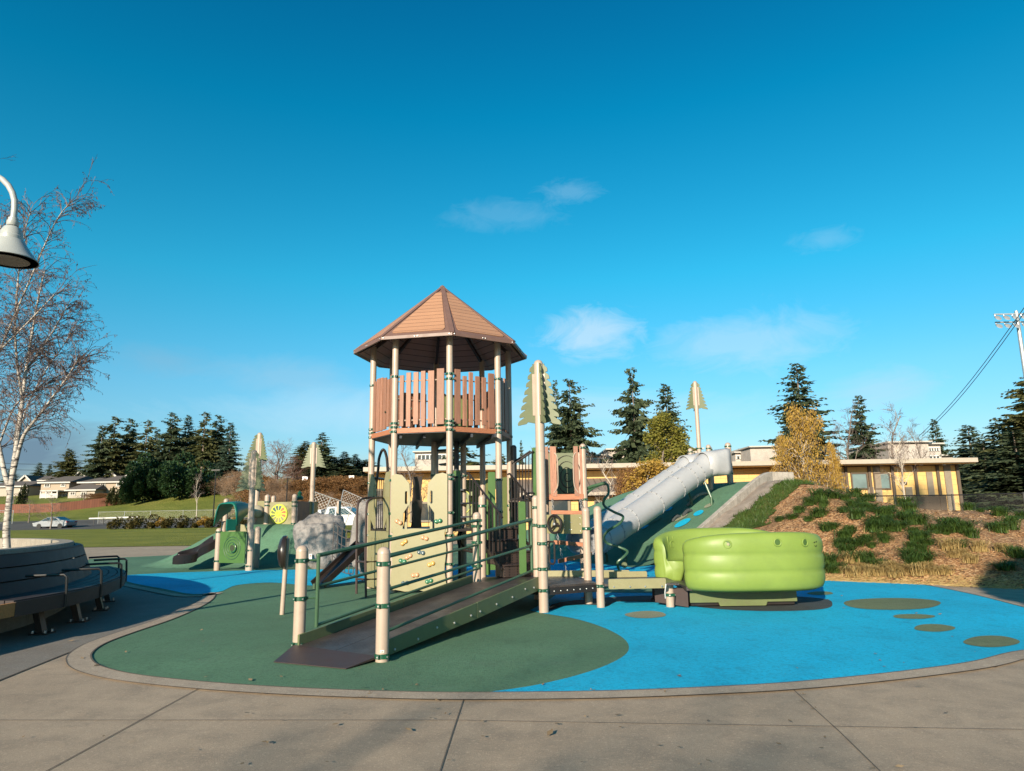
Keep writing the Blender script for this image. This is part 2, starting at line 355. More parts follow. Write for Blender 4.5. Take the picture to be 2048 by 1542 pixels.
M = dict(
    green=rubber('green_rubber', (.088, .185, .105), (.13, .19, .14)), blue=rubber('blue_rubber', (.0015, .40, .64), (.03, .36, .55), .07, .16),
    olive=rubber('olive_rubber', (.135, .17, .085), (.25, .26, .16)), beige_dot=rubber('speckled_rubber', (.26, .27, .19), (.05, .09, .06), .4), mound=rubber('mound_rubber', (.092, .195, .118), (.17, .24, .18)),
    slate=rubber('worn_grey_rubber', (.05, .06, .062), (.10, .11, .11)),
    plaza=concrete('plaza_concrete', (.365, .280, .198)), kerb=concrete('kerb_concrete', (.375, .300, .225), stain=.25), wallc=concrete('wall_concrete', (.36, .33, .29), streak=True), path=concrete('path_concrete', (.20, .18, .155)),
    joint=mat('joint_filler', (.11, .088, .068), .9), gravel=ground_mat('gravel', [(.20, .16, .13), (.33, .27, .22), (.45, .38, .32)], 3, 60), asphalt=ground_mat('asphalt', [(.055, .053, .05), (.085, .08, .075), (.12, .115, .11)], .4, 20, .3),
    lawn=ground_mat('lawn', [(.085, .105, .014), (.17, .18, .024), (.27, .25, .045)], .25, 14, 1.0, .08), rough_grass=ground_mat('rough_grass', [(.06, .085, .014), (.14, .16, .028), (.25, .22, .06)], .16, 5, 1.0, .15),
    soil=ground_mat('soil', [(.06, .045, .03), (.11, .085, .06)], 2, 20), mulch=mulch_mat(), hillgrass=ground_mat('bank_grass', [(.035, .055, .010), (.075, .105, .018), (.17, .13, .05)], 1.6, 34, 1.0, .06),
    tan=mat('tan_powder_coat', (.365, .284, .224), .38, var=.05, fine=.03, dirt=.18, dirtc=(.19, .14, .10)), band=mat('dark_green_clamp', (.008, .062, .034), .35, var=.12),
    rail=mat('green_rail', (.038, .088, .044), .36, var=.12, dirt=.25, dirtc=(.09, .12, .085)), bolt=mat('steel_bolt', (.55, .54, .52), .35, .8),
    sage=mat('sage_panel', (.215, .196, .100), .42, var=.06, dirt=.15, dirtc=(.15, .135, .06)), olivepanel=mat('olive_panel', (.11, .135, .045), .45, var=.08), leafpanel=mat('leaf_panel', (.105, .122, .060), .5, var=.1),
    board=mat('green_board', (.050, .115, .026), .42, var=.08), side=mat('ramp_side_panel', (.105, .130, .060), .45, var=.10, dirt=.35, dirtc=(.06, .065, .035)),
    plank=wood('plank_lumber', (.325, .155, .098), var=.45), beamw=wood('beam_lumber', (.40, .155, .075), 'x', .15), roofb=mat('brown_roof_frame', (.150, .085, .066), .5, var=.1, fine=.05),
    lining=lined('roof_lining', (.36, .20, .165), (.12, .06, .05), .098, 2, .10, .6, .6, .10), roofp=lined('tan_roof_panel', (.36, .190, .108), (.17, .085, .05), .098, 2, .10, .55, .6, .10), deckd=rampdeck_mat(), perf=perf_mat(), black=mat('black_plastic', (.020, .015, .013), .30, var=.2), brown=mat('dark_brown_coat', (.045, .027, .024), .55, var=.15),
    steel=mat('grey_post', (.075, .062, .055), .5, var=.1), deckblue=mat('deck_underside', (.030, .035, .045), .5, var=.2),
    lime=mat('lime_plastic', (.168, .240, .045), .46, var=.08, vs=3, fine=.04, spec=.35, dirt=.28, dirtc=(.11, .16, .045)), limed=mat('lime_recess', (.05, .10, .02), .5), glbase=mat('rocker_base', (.10, .125, .045), .5, var=.1, dirt=.4, dirtc=(.09, .08, .05)),
    slide=mat('pale_slide_plastic', (.325, .33, .34), .40, var=.05, fine=.02, dirt=.18, dirtc=(.28, .28, .28)), slideb=mat('slide_flange', (.17, .175, .18), .5),
    rock=rock_mat(), canopy=mat('teal_canopy', (.006, .115, .085), .4, var=.1), lemon=mat('lemon_disc', (.46, .50, .06), .4), orange=mat('orange_segment', (.50, .13, .05), .4), navy=mat('navy_segment', (.05, .09, .10), .4), bubble=mat('grey_bubble', (.30, .27, .20), .12, spec=.8),
    hold_r=mat('peach_hold', (.50, .25, .13), .5), hold_o=mat('orange_hold', (.52, .29, .07), .5), hold_g=mat('green_hold', (.02, .15, .075), .45), hold_b=mat('blue_hold', (.06, .10, .12), .45),
    benchw=mat('bench_plank', (.040, .031, .031), .58, var=.18, dirt=.3, dirtc=(.07, .055, .055), spec=.25), benchend=wood('bench_timber', (.42, .19, .055), 'none', .2), iron=mat('black_iron', (.018, .018, .018), .4, .3), planter=concrete('planter_concrete', (.33, .29, .235), streak=True),
    lamp=mat('grey_lamp_paint', (.33, .345, .33), .35, var=.05), lamprim=mat('lamp_rim', (.06, .06, .055), .5), lens=mat('lamp_lens', (.16, .12, .075), .3),
    birch=birch_mat(), bark=mat('grey_bark', (.16, .125, .10), .85, var=.3, bmp=.5), twig=mat('brown_twig', (.115, .082, .070), .8, var=.25), palebark=mat('pale_bark', (.40, .34, .27), .8, var=.2), twigred=mat('red_twig', (.16, .07, .045), .8, var=.25), straw_twig=mat('straw_twig', (.23, .14, .08), .8, var=.25),
    fir=foliage('fir_needles', (.018, .036, .020), (.085, .105, .052)), fir2=foliage('spruce_needles', (.020, .044, .030), (.082, .118, .075)), fir3=foliage('cedar_needles', (.030, .040, .014), (.105, .105, .038)), laurel=foliage('laurel_leaves', (.010, .026, .012), (.045, .085, .030), .4),
    gold=foliage('gold_leaves', (.17, .095, .015), (.47, .30, .06), .6, .3), lime_leaf=foliage('yellow_green_leaves', (.085, .10, .014), (.24, .21, .04), .6, .3), rust=foliage('rust_leaves', (.12, .05, .02), (.26, .14, .05)), seed=foliage('seed_catkins', (.045, .026, .024), (.105, .065, .055), .7, .1),
    tuft=foliage('tuft_blades', (.016, .046, .010), (.070, .115, .022), .5, .2, 4), straw=foliage('straw_blades', (.20, .135, .045), (.43, .31, .13), .6, .2, 4), hedge=foliage('hedge_leaves', (.035, .032, .012), (.13, .105, .03)), chips=mat('loose_chips', (.40, .25, .13), .8, island=.75),
    yellow=block_mat(), fascia=mat('white_fascia', (.36, .31, .25), .6), pil=mat('grey_pilaster', (.20, .165, .125), .8, var=.15), darktrim=mat('dark_trim', (.09, .065, .045), .7), teal_win=glass_mat('teal_glass', (.12, .17, .17)), dark_win=glass_mat('dark_glass'), metalroof=lined('standing_seam_roof', (.22, .18, .155), (.10, .08, .07), .42, 0, .14, .45, .8, .06, True),
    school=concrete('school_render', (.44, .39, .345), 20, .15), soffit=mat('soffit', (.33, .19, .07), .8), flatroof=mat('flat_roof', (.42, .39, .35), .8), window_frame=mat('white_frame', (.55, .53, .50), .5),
    siding=lined('beige_siding', (.30, .235, .17), (.30, .23, .17), .2, 2, .12, .7, .4, .05), siding2=lined('cream_siding', (.34, .29, .235), (.34, .30, .25), .2, 2, .12, .7, .4, .05), shingle=mat('shingles', (.105, .085, .072), .9, var=.25, fine=.25, fs=20), trimw=mat('white_trim', (.42, .40, .37), .6),
    fence=lined('red_fence_boards', (.165, .058, .032), (.08, .03, .016), .30, 0, .12, .8, .6, .18), chain=mesh_mat('chain_link', (.26, .26, .24), 9.0, .04), blackchain=mesh_mat('black_chain_link', (.03, .03, .03), 26.0, .09), net=mesh_mat('white_net', (.50, .49, .47), 4.0, .045), galv=mat('galvanised', (.45, .45, .44), .4, .6), whitebar=mat('white_tube', (.46, .45, .43), .45),
    carp=mat('silver_paint', (.24, .245, .255), .3, .3, var=.03, coat=.5), carw=mat('white_paint', (.42, .43, .44), .3, var=.03, coat=.5), tyre=mat('tyre', (.02, .02, .02), .8), rimm=mat('wheel_rim', (.55, .55, .56), .3, .7), redlens=mat('tail_lens', (.30, .02, .02), .25), bboard=mat('backboard', (.74, .73, .71), .5),
    cable=mat('blue_grey_cable', (.10, .16, .18), .5), redbox=mat('red_mark', (.55, .06, .03), .5), white=mat('white_mark', (.70, .68, .63), .6), facedark=mat('ink_mark', (.02, .03, .01), .7), purple=mat('purple_mark', (.09, .05, .18), .5), leaflit=mat('dry_leaf', (.22, .15, .08), .8, island=.5))
# ------------------------------------------------------------------ sky
w = bpy.data.worlds.new('World'); scene.world = w; w.use_nodes = True
nt = NT(w.node_tree); bg = nt.n['Background']
sky = nt.new('ShaderNodeTexSky', sky_type='NISHITA'); sky.sun_disc = False; sky.sun_elevation = SUN_EL; sky.altitude = 50
sky.sun_rotation = math.atan2(-sd.x, -sd.y); sky.air_density = 1.0; sky.dust_density = .6; sky.ozone_density = 2.2
tc = nt.new('ShaderNodeTexCoord'); dv = tc.outputs['Generated']
sp = nt.new('ShaderNodeSeparateXYZ'); nt.set(sp.inputs[0], dv); el = sp.outputs[2]
hs = nt.new('ShaderNodeHueSaturation', i_Saturation=1.28, i_Value=1.0, i_Hue=.484); nt.l.new(sky.outputs[0], hs.inputs['Color'])
tint = nt.mix(1.0, hs.outputs[0], nt.ramp(el, [(0.0, (.66, .70, .84)), (.06, (.72, .79, .93)), (.18, (.68, 1.00, 1.08)), (.32, (.28, 1.18, 1.18)), (.52, (.03, 1.02, 1.10)), (.72, (.02, .70, .92))]), 'MULTIPLY')
def cloud(px, py, rx, ry, amt, soft, seed, colr):
    """soft bank of cloud about one compass direction and height"""
    d = ray(px, py).normalized(); rx, ry = rx/F, ry/F
    rt = Vector((d.y, -d.x, 0)).normalized(); up = rt.cross(d)
    def dotn(vec):
        n = nt.new('ShaderNodeVectorMath', operation='DOT_PRODUCT'); nt.set(n.inputs[0], dv); n.inputs[1].default_value = vec; return n.outputs['Value']
    a = nt.math('DIVIDE', dotn(rt), rx); b = nt.math('DIVIDE', dotn(up), ry)
    r2 = nt.math('ADD', nt.math('MULTIPLY', a, a), nt.math('MULTIPLY', b, b)); fw = nt.math('GREATER_THAN', dotn(d), .3)
    mask = nt.math('SUBTRACT', 1.0, nt.math('SQRT', r2), True)
    mp = nt.mapping(dv, (1, 1, 2.2)); nt.n[-1].inputs['Location'].default_value = (seed, seed*.7, 0)
    n = nt.noise(mp, soft, 9, .66, .9)
    f = nt.math('MULTIPLY', nt.ramp(nt.math('ADD', nt.math('MULTIPLY', mask, .55), nt.math('MULTIPLY', n, .75)), [(.52, 0.0), (.86, 1.0)]), nt.math('MULTIPLY', fw, nt.math('MULTIPLY', nt.math('MINIMUM', nt.math('MULTIPLY', mask, 3.0), 1.0), amt)))
    return f, colr
cur = tint
CL = [(1190, 665, 165, 80, .50, 13, 1.3, (5.6, 6.3, 6.9)), (1500, 680, 270, 95, .34, 11, 4.1, (5.0, 6.0, 6.8)), (1140, 385, 105, 36, .14, 26, 2.2, (4.6, 6.3, 7.3)), (1000, 430, 190, 50, .11, 22, 7.7, (4.0, 5.8, 7.0)), (1650, 480, 90, 34, .14, 24, 9.1, (4.4, 5.9, 6.9)),
      (20, 905, 330, 95, .92, 4, 3.3, (1.15, 1.85, 2.55)), (330, 720, 150, 45, .28, 9, 5.2, (2.2, 3.4, 4.4)), (1760, 780, 160, 60, .35, 8, 6.6, (4.2, 5.3, 6.2)), (560, 750, 260, 60, .30, 7, 8.8, (3.0, 4.4, 5.4)), (950, 820, 900, 70, .38, 4, 12.0, (5.0, 6.2, 6.9))]
for c in CL:
    f, colr = cloud(*c); cur = nt.mix(f, cur, colr)
nt.set(bg.inputs[0], cur); bg.inputs[1].default_value = .075
# ------------------------------------------------------------------ the ground
def interp(tab, x):
    if x <= tab[0][0]: return tab[0][1]
    for (a, b), (c, d) in zip(tab, tab[1:]):
        if x <= c: t = (x-a)/(c-a); return b+(d-b)*t
    return tab[-1][1]
def mound_h(x, y):
    s = (x-2.97)*.9+(y-18.4)*.44; k = .45*s
    h = .5*(k+math.sqrt(k*k+.02)); h = 2.2-.5*((2.2-h)+math.sqrt((2.2-h)**2+.03))
    h = max(0, h)
    return h*(1-smoothstep(26, 32, y))*(1-smoothstep(-3.0, -7, x-.3*(30-y)) if x < 0 else 1)
HC = [(3.4, .30), (5, 1.0), (6.2, 1.5)]+[(P(px, py, 20.6).x, P(px, py, 20.6).z-d) for px, py, d in ((1530, 957, .02), (1575, 961, .08), (1640, 976, .16), (1700, 993, .18), (1750, 1000, .19), (1800, 1006, .17), (1880, 1012, .13), (1960, 1017, .10), (2048, 1023, .06), (2200, 1034, .1))]+[(40, .5)]
Y0 = [(3.4, 17.4), (4.2, 15.4), (5, 13.9), (6.2, 12.95), (8.3, 11.35), (11, 9.8), (20, 5)]
def hill_h(x, y):
    y0, hc = interp(Y0, x), interp(HC, x); t = (y-y0)/(21.5-y0)
    if t <= 0: return -.05+t*.3
    f = math.sin(PI/2*min(t, 1))**.92 if t < 1 else 1-.75*smoothstep(1.05, 2.6, t)
    n = mnoise.noise(Vector((x*.7, y*.7, 3)))*.10+mnoise.noise(Vector((x*2.1, y*2.1, 9)))*.035
    return max(-.06, hc*f+n*min(1, t*4))
def far_h(x, y):
    h = .32*smoothstep(45, 80, y)+.88*smoothstep(80, 102, y)
    hs = interp([(-90, 5.0), (-66, 4.8), (-42, 7.6), (-25, 6.5), (-12, 3.5), (0, .6), (8, 0)], x)
    h += hs*smoothstep(97, 136, y) + mnoise.noise(Vector((x*.06, y*.06, 0)))*.5*smoothstep(95, 120, y)
    return h*(1-smoothstep(-4, 14, x)*.9)
def grid(name, m, x0, x1, y0, y1, st, hf, inside=None, lift=0.0, kind='structure'):
    nx, ny = int((x1-x0)/st)+1, int((y1-y0)/st)+1; vs, idx, fs = [], {}, []
    def vid(i, j):
        if (i, j) not in idx: x, y = x0+i*st, y0+j*st; idx[i, j] = len(vs); vs.append((x, y, hf(x, y)+lift))
        return idx[i, j]
    for i in range(nx-1):
        for j in range(ny-1):
            if inside and not inside(x0+(i+.5)*st, y0+(j+.5)*st): continue
            fs.append((vid(i, j), vid(i+1, j), vid(i+1, j+1), vid(i, j+1)))
    return tag(MB().add(vs, fs).build(name, m, smooth=60, recalc=False), kind=kind)
def pip(x, y, poly):
    c = False; n = len(poly); j = n-1
    for i in range(n):
        xi, yi, xj, yj = poly[i][0], poly[i][1], poly[j][0], poly[j][1]
        if (yi > y) != (yj > y) and x < (xj-xi)*(y-yi)/(yj-yi)+xi: c = not c
        j = i
    return c
sheet('ground', [(math.cos(a)*1500, math.sin(a)*1500) for a in [i*PI/24 for i in range(48)]], -.16, M['rough_grass'])
sheet('plaza', [(-45, -14), (40, -14), (40, 37), (-10, 37), (-16, 36.2), (-45, 34.6)], 0.0, M['plaza'])
grid('lawn', M['lawn'], -110, -9.5, 34, 81, 1.0, far_h, lambda x, y: y > 35.5+(x+9)*.03, .02)
grid('parking_lot', M['asphalt'], -9.5, 60, 36.9, 100, 2.0, lambda x, y: -.02+.3*smoothstep(60, 90, y)*0)
grid('road', M['asphalt'], -170, -9.5, 81, 101, 2.0, far_h, None, .02)
grid('hillside', M['rough_grass'], -230, 40, 101, 300, 3.0, far_h, None, .03)
# rubber play surface: outline traced along the inner edge of its kerb
EDGE = [(431, 1186), (427, 1198), (402, 1215), (345, 1240), (272, 1265), (216, 1286), (188, 1303), (182, 1318), (200, 1334), (262, 1350), (360, 1362), (480, 1372), (620, 1380), (760, 1385), (900, 1388), (1100, 1387), (1250, 1384), (1400, 1378), (1550, 1370), (1700, 1357), (1850, 1340), (1950, 1325), (2048, 1303)]
front = [G(*p) for p in EDGE]+[Vector((5.35, 6.75, 0)), Vector((6.05, 7.55, 0)), Vector((6.42, 8.5, 0))]
right = [G(2048, 1216), G(1950, 1191), G(1850, 1171), G(1780, 1162), G(1700, 1157)]
front = catmull(front+right, 5)
back = [Vector(p) for p in ((5.4, 13.3, 0), (4.6, 14.8, 0), (4.3, 16, 0), (5.2, 18, 0), (3.4, 22, 0), (0, 26, 0), (-5, 28, 0), (-11, 27.5, 0), (-14.5, 24.5, 0), (-12.5, 20.8, 0), (-10.2, 17.6, 0), (-8.2, 15.1, 0), (-6.6, 13.4, 0), (-5.5, 12.35, 0))]
outline = front+back
sheet('rubber_surface', outline, .006, M['green'])
K0 = front+[Vector((5.4, 13.3, 0))]; lead = catmull([Vector((-8.2, 15.1, 0)), Vector((-6.6, 13.4, 0)), Vector((-5.5, 12.35, 0)), front[0]], 5)[:-1]
kline = lead+K0
ko = offset_poly(kline, .098, False); ribbon('kerb', ko, .196, .012, M['kerb'])
ribbon('kerb_joint', offset_poly(kline, .200, False), .009, .014, M['joint']); ribbon('kerb_gap', offset_poly(kline, 0.0, False), .014, .015, M['joint'])
# darker path beside the bench and the sidewalk at the foot of the hill
kout = offset_poly(lead+front, .215, False); cut = [p for p in kout if p.x < -3.8 and p.y > 6.0]
tip = min(range(len(cut)), key=lambda i: (Vector((cut[i].x, cut[i].y, 0))-G(150, 1306)).length)
sheet('path', [G(-420, 1545), G(0, 1361), G(92, 1324)]+[G(150, 1300)]+list(reversed(cut[:tip]))+[Vector((-10.4, 17.7, 0)), Vector((-12.7, 20.9, 0)), Vector((-20, 24, 0)), Vector((-24, 12, 0)), Vector((-14, 2, 0))], .004, M['path'])
ribbon('path_joint', [G(-420, 1545), G(0, 1361), G(92, 1324), G(152, 1300)], .02, .007, M['joint'])
for a in ([(415, 1368), (95, 1542), (-40, 1612)], [(930, 1391), (905, 1466), (880, 1544)], [(1588, 1381), (1625, 1415), (1680, 1465), (1762, 1545)]):
    ribbon('plaza_joint', [G(*p) for p in a], .008, .004, M['joint'])
ribbon('plaza_joint', [G(x, 1441+max(0, x-900)*.0165) for x in range(-600, 2700, 100)], .0075, .004, M['joint'])
ribbon('plaza_joint', [G(2048, 1318), G(2030, 1312)]+[G(1990, 1322)], .01, .004, M['joint'])
# blue pool poured into the green
lobe = [(1086, 1228), (1150, 1239), (1205, 1256), (1245, 1277), (1258, 1298), (1240, 1319), (1180, 1345), (1080, 1371), (975, 1387)]
i0 = min(range(len(front)), key=lambda i: (front[i]-G(975, 1388)).length)
blue = [p for p in front[i0:]]+[Vector((5.2, 13.1, 0)), Vector((4.4, 14.8, 0)), Vector((4.0, 16, 0)), Vector((4.2, 17.6, 0)), Vector((3.3, 18.6, 0)), Vector((2.2, 19.5, 0)), Vector((.8, 20.5, 0)), Vector((-.9, 19.4, 0)), Vector((-2.0, 17.6, 0)), Vector((-4.5, 17.9, 0)), Vector((-7.2, 17.9, 0)), Vector((-9.2, 17.0, 0)), Vector((-8.2, 15.3, 0)), Vector((-6.6, 13.6, 0)), Vector((-5.6, 12.6, 0)), G(440, 1184), G(475, 1171), G(545, 1166), G(640, 1172), G(760, 1158), G(860, 1140), Vector((-.9, 14.6, 0)), Vector((.2, 14.2, 0)), Vector((.75, 12.9, 0)), G(1110, 1192), G(1060, 1222)]
nb = len(front[i0:])
bl = blue[:nb]+catmull(blue[nb-1:], 5)[1:]+catmull([blue[-1]]+[G(*p) for p in lobe], 6)[1:-1]
sheet('rubber_pool', bl, .010, M['blue'])
def blob(name, px, py, rx, ry, m, z=.014, seed=0):
    c = G(px, py); a = (G(px+rx, py)-G(px-rx, py))/2; b = (G(px, py-ry)-G(px, py+ry))/2
    sheet(name, [c+a*math.cos(t)*(1+.05*math.sin(3*t+seed))+b*math.sin(t)*(1+.06*math.cos(2*t+seed)) for t in [i*2*PI/36 for i in range(36)]], z, m)
for i, (x, y, rx, ry) in enumerate([(1784, 1209, 97, 12.5), (1827, 1235, 42, 5), (1868, 1258, 41, 7.5), (1983, 1285, 56, 11), (1641, 1188, 26, 3.5)]): blob('rubber_spot', x, y, rx, ry, M['olive'], .014, i)
blob('rubber_spot', 1292, 1231, 41, 7, M['beige_dot'], .014, 4)
sheet('worn_rubber', catmull([G(*p) for p in ((1098, 1222), (1132, 1213), (1180, 1211), (1215, 1214), (1232, 1205), (1290, 1205), (1335, 1209), (1372, 1211), (1400, 1216), (1470, 1222), (1560, 1224), (1645, 1220), (1665, 1210), (1640, 1198), (1500, 1190), (1380, 1192), (1250, 1194), (1120, 1206))], 4, True), .012, M['slate'])
sheet('green_island', catmull([G(*p) for p in ((1100, 1176), (1180, 1170), (1260, 1172), (1330, 1178), (1345, 1186), (1260, 1187), (1170, 1186), (1105, 1188))], 4, True), .0125, M['mound'])
# slide mound, mulch hill
WALL = [Vector((3.42, 17.54, 0)), Vector((5.0, 18.8, 0)), Vector((7.5, 20.8, 0)), Vector((8.15, 20.95, 0))]
def leftof(x, y):      # on the rubber side of the wall line
    a, b = WALL[0], WALL[2]; return (b.x-a.x)*(y-a.y)-(b.y-a.y)*(x-a.x) > 0
def bumps(x, y): return mound_h(x, y)+.02*mnoise.noise(Vector((x*1.3, y*1.3, 1)))*min(1, mound_h(x, y))
poly = [(2.2, 17.9), (3.42, 17.54), (7.5, 20.8), (9, 22), (9, 34), (-9, 34), (-9, 21), (1.0, 19.5)]
nrm = Vector((-.62, .78, 0))
def mound_grid():
    d = (WALL[2]-WALL[0]).normalized(); vs, fs, na, nb_ = [], [], 46, 60
    for i in range(na):
        for j in range(nb_):
            p = WALL[0]-d*1.6+d*(i*.2)+nrm*(j*.25); vs.append((p.x, p.y, max(-.03, bumps(p.x, p.y))))
    for i in range(na-1):
        for j in range(nb_-1): fs.append((i*nb_+j, (i+1)*nb_+j, (i+1)*nb_+j+1, i*nb_+j+1))
    o = MB().add(vs, fs).build('slide_mound', M['mound'], smooth=60); return tag(o, kind='structure')
mound_grid()
def mound_spot(px, py, rx, ry, m, lift=.02):    # patch of coloured rubber laid on the slope
    lo, hi = 12.0, 26.0
    for _ in range(40):
        Y = (lo+hi)/2; p = P(px, py, Y)
        if p.z < bumps(p.x, p.y): hi = Y
        else: lo = Y
    p = P(px, py, hi); k = hi/F; mb = MB(); n = 20; vs = [(p.x, p.y, bumps(p.x, p.y)+lift)]
    for i in range(n):
        t = 2*PI*i/n; x, y = p.x+rx*k*math.cos(t)*.95, p.y+rx*k*.3*math.cos(t)+ry*k*2.4*math.sin(t); vs.append((x, y, bumps(x, y)+lift))
    mb.add(vs, [(0, 1+i, 1+(i+1) % n) for i in range(n)]).build('rubber_spot', m, smooth=60); tag(bpy.context.scene.objects[-1] if False else COL.objects[-1], kind='structure'); return p
for a in ((1365, 1047, 18, 7, 'blue'), (1397, 1027, 11, 6, 'blue'), (1337, 1019, 9, 5, 'blue'), (1363, 1036, 15, 4, 'beige_dot'), (1417, 1012, 10, 4, 'beige_dot'), (1290, 1055, 8, 3, 'blue'), (1384, 997, 12, 5, 'olive'), (1310, 1043, 14, 3, 'olive')): mound_spot(a[0], a[1], a[2], a[3], M[a[4]])
def on_mound(px, py):
    lo, hi = 12.0, 26.0
    for _ in range(40):
        Y = (lo+hi)/2; p = P(px, py, Y)
        if p.z < bumps(p.x, p.y): hi = Y
        else: lo = Y
    return P(px, py, hi)
def on_hill(px, py, hf=hill_h, lo=9.0, hi=24.0):
    Y = lo
    while Y < hi:
        p = P(px, py, Y)
        if p.z < hf(p.x, p.y): return p
        Y += .04
    return None
grid('mulch_hill', M['mulch'], 3.4, 30, 9.0, 34, .15, hill_h, lambda x, y: not leftof(x, y-.0) and y > interp(Y0, x)-.5)
d_ = (WALL[2]-WALL[0]).normalized(); rn = Vector((.62, -.78, 0))
def wall_uv(x, y): q = Vector((x, y, 0))-WALL[0]; return q.dot(d_), q.dot(rn)
def wob(x, y, k=1.0): return .35*mnoise.noise(Vector((x*1.1, y*1.1, 5)))*k+.18*mnoise.noise(Vector((x*3.3, y*3.3, 7)))
def gravel_in(x, y):
    a, b = wall_uv(x, y); return 0.02 < b < .55+.20*a*.45+.75*smoothstep(3, 5.5, a)+wob(x, y) and .3 < a < 8.2
def bank_in(x, y):
    a, b = wall_uv(x, y); return .02 < b < 1.75+.06*a+wob(x, y, 2.6) and -.8 < a < 6.4 and y < 21.6 and hill_h(x, y) > .02
grid('grass_bank', M['hillgrass'], 3.2, 12, 14, 24, .10, hill_h, lambda x, y: bank_in(x, y) and not gravel_in(x, y), .02)
grid('gravel_path', M['gravel'], 3.2, 13, 15, 24.5, .10, hill_h, gravel_in, .03)
# low wall that holds the rubber slope
t = thing('retaining_wall', 'weathered grey concrete wall climbing the right edge of the green slide mound', 'wall', (WALL[1].x, WALL[1].y, 0))
mb = MB(); vs = []; N = 24; pts = [WALL[0]+(WALL[2]-WALL[0])*(i/N) for i in range(N+1)]+[WALL[3]]
for i, p in enumerate(pts):
    top = mound_h(p.x, p.y)+.10+.14*smoothstep(.5, 2.2, mound_h(p.x, p.y)) if i <= N else mound_h(WALL[2].x, WALL[2].y)+.22
    q = rn*.15 if i <= N else Vector((.1, -.2, 0))
    vs += [(p.x, p.y, -.2), (p.x, p.y, top), (p.x+q.x, p.y+q.y, top), (p.x+q.x, p.y+q.y, -.2)]
fs = []
for i in range(len(pts)-1):
    for k in range(4): fs.append((4*i+k, 4*i+(k+1) % 4, 4*i+4+(k+1) % 4, 4*i+4+k))
fs += [(0, 1, 2, 3), tuple(4*(len(pts)-1)+k for k in (3, 2, 1, 0))]
mb.add(vs, fs).build('wall', M['wallc'], t, smooth=20, bevel=.012)
# toddler mound on the left
TM = [(-9.2, 20.6, 1.15, 3.2, 3.0), (-7.1, 20.8, 1.15, 2.6, 2.6), (-11.2, 20.2, .5, 3.0, 2.4)]
def tmound(x, y):
    h = 0
    a = (x+7.6)/3.4 if x < -7.6 else (max(0, x+6.2))/1.1
    b = (y-21.4)/2.5 if y < 21.4 else max(0, y-22.4)/3.2
    r = math.sqrt(a*a+b*b); h = 1.10*(1-smoothstep(.12, 1.0, r)); return h
grid('toddler_mound', M['mound'], -12, -4, 17.6, 26, .14, tmound, lambda x, y: tmound(x, y) > .001, .004)
# ------------------------------------------------------------------ playground furniture
UP = Vector((0, 0, 1))
def post(parent, x, y, z0, h, r=.058, bands=(), m=None, name='post', cap=True):
    prof = [(r, 0), (r, h-r*1.05)]
    if cap: prof += [(r*1.03, h-r*1.04), (r*1.03, h-r*.95), (r*.97, h-r*.70), (r*.85, h-r*.42), (r*.6, h-r*.15), (r*.3, h-r*.03), (.004, h)]
    else: prof += [(r, h)]
    o = MB().lathe(prof, (x, y, z0), 20).build(name, m or M['tan'], parent)
    if bands:
        an = rnd.random()*1.0-1.2
        for b in bands:
            mb = MB(); bt = MB(); mb.lathe([(r*.99, -.020), (r+.009, -.020), (r+.009, .020), (r*.99, .020)], (x, y, b), 20)
            for k in (an, an+PI, an-1.0):
                p = Vector((x+math.cos(k)*(r+.014), y+math.sin(k)*(r+.014), b)); mb.box(p, (.030, .026, .034), k)
                q = Vector((math.cos(k), math.sin(k), 0)); bt.cyl(p+q*.010, p+q*.021, .008, 8)
            mb.build('clamp_band', M['band'], o); bt.build('bolt', M['bolt'], o)
    return o
def xy(px, py, z=0.0): p = G(px, py, z); return p.x, p.y
# ---- access ramp
Bp = G(764, 1324); Cp = G(1088, 1226); Ap0 = G(597, 1299)
ru = (Cp-Bp); RL = ru.length; ru.normalize(); rw = Vector((-ru.y, ru.x, 0)); RW = (Ap0-Bp).dot(rw); Ap = Ap0; Dp = Cp+rw*RW
Dp = Dp+ru*.22
DZ = .345
def rp(t, s, z): return Bp+ru*t+rw*s+UP*z          # along, across, up
slope = DZ/(RL+.30)
def rz(t): return max(0.02, .02+slope*(t+.30))
ramp = thing('access_ramp', 'dark decked ramp with green side panels and handrails climbing to the play deck', 'ramp', tuple(rp(RL/2, RW/2, 0)))
i0, i1 = .08, RW-.08
mb = MB()
for a, b in ((i0, (i0+i1)/2-.003), ((i0+i1)/2+.003, i1)):
    for t0, t1 in ((-.02, RL*.5-.003), (RL*.5+.003, RL+.02)):
        mb.add([rp(t0, a, rz(t0)), rp(t1, a, rz(t1)), rp(t1, b, rz(t1)), rp(t0, b, rz(t0)), rp(t0, a, rz(t0)-.04), rp(t1, a, rz(t1)-.04), rp(t1, b, rz(t1)-.04), rp(t0, b, rz(t0)-.04)], [(0, 1, 2, 3), (7, 6, 5, 4), (0, 4, 5, 1), (1, 5, 6, 2), (2, 6, 7, 3), (3, 7, 4, 0)])
mb.build('ramp_surface', M['deckd'], ramp, smooth=0)
gl_, gr__ = G(547, 1327), G(692, 1341); MB().add([gr__+UP*.016, rp(-.02, .03, rz(-.02)+.006), rp(.06, RW-.02, rz(.06)+.006), gl_+UP*.016, gr__+UP*.011, rp(-.02, .03, rz(-.02)-.015), rp(.06, RW-.02, rz(.06)-.015), gl_+UP*.011], [(0, 1, 2, 3), (7, 6, 5, 4), (0, 4, 5, 1), (1, 5, 6, 2), (2, 6, 7, 3), (3, 7, 4, 0)]).build('entry_plate', M['brown'], ramp, smooth=0)
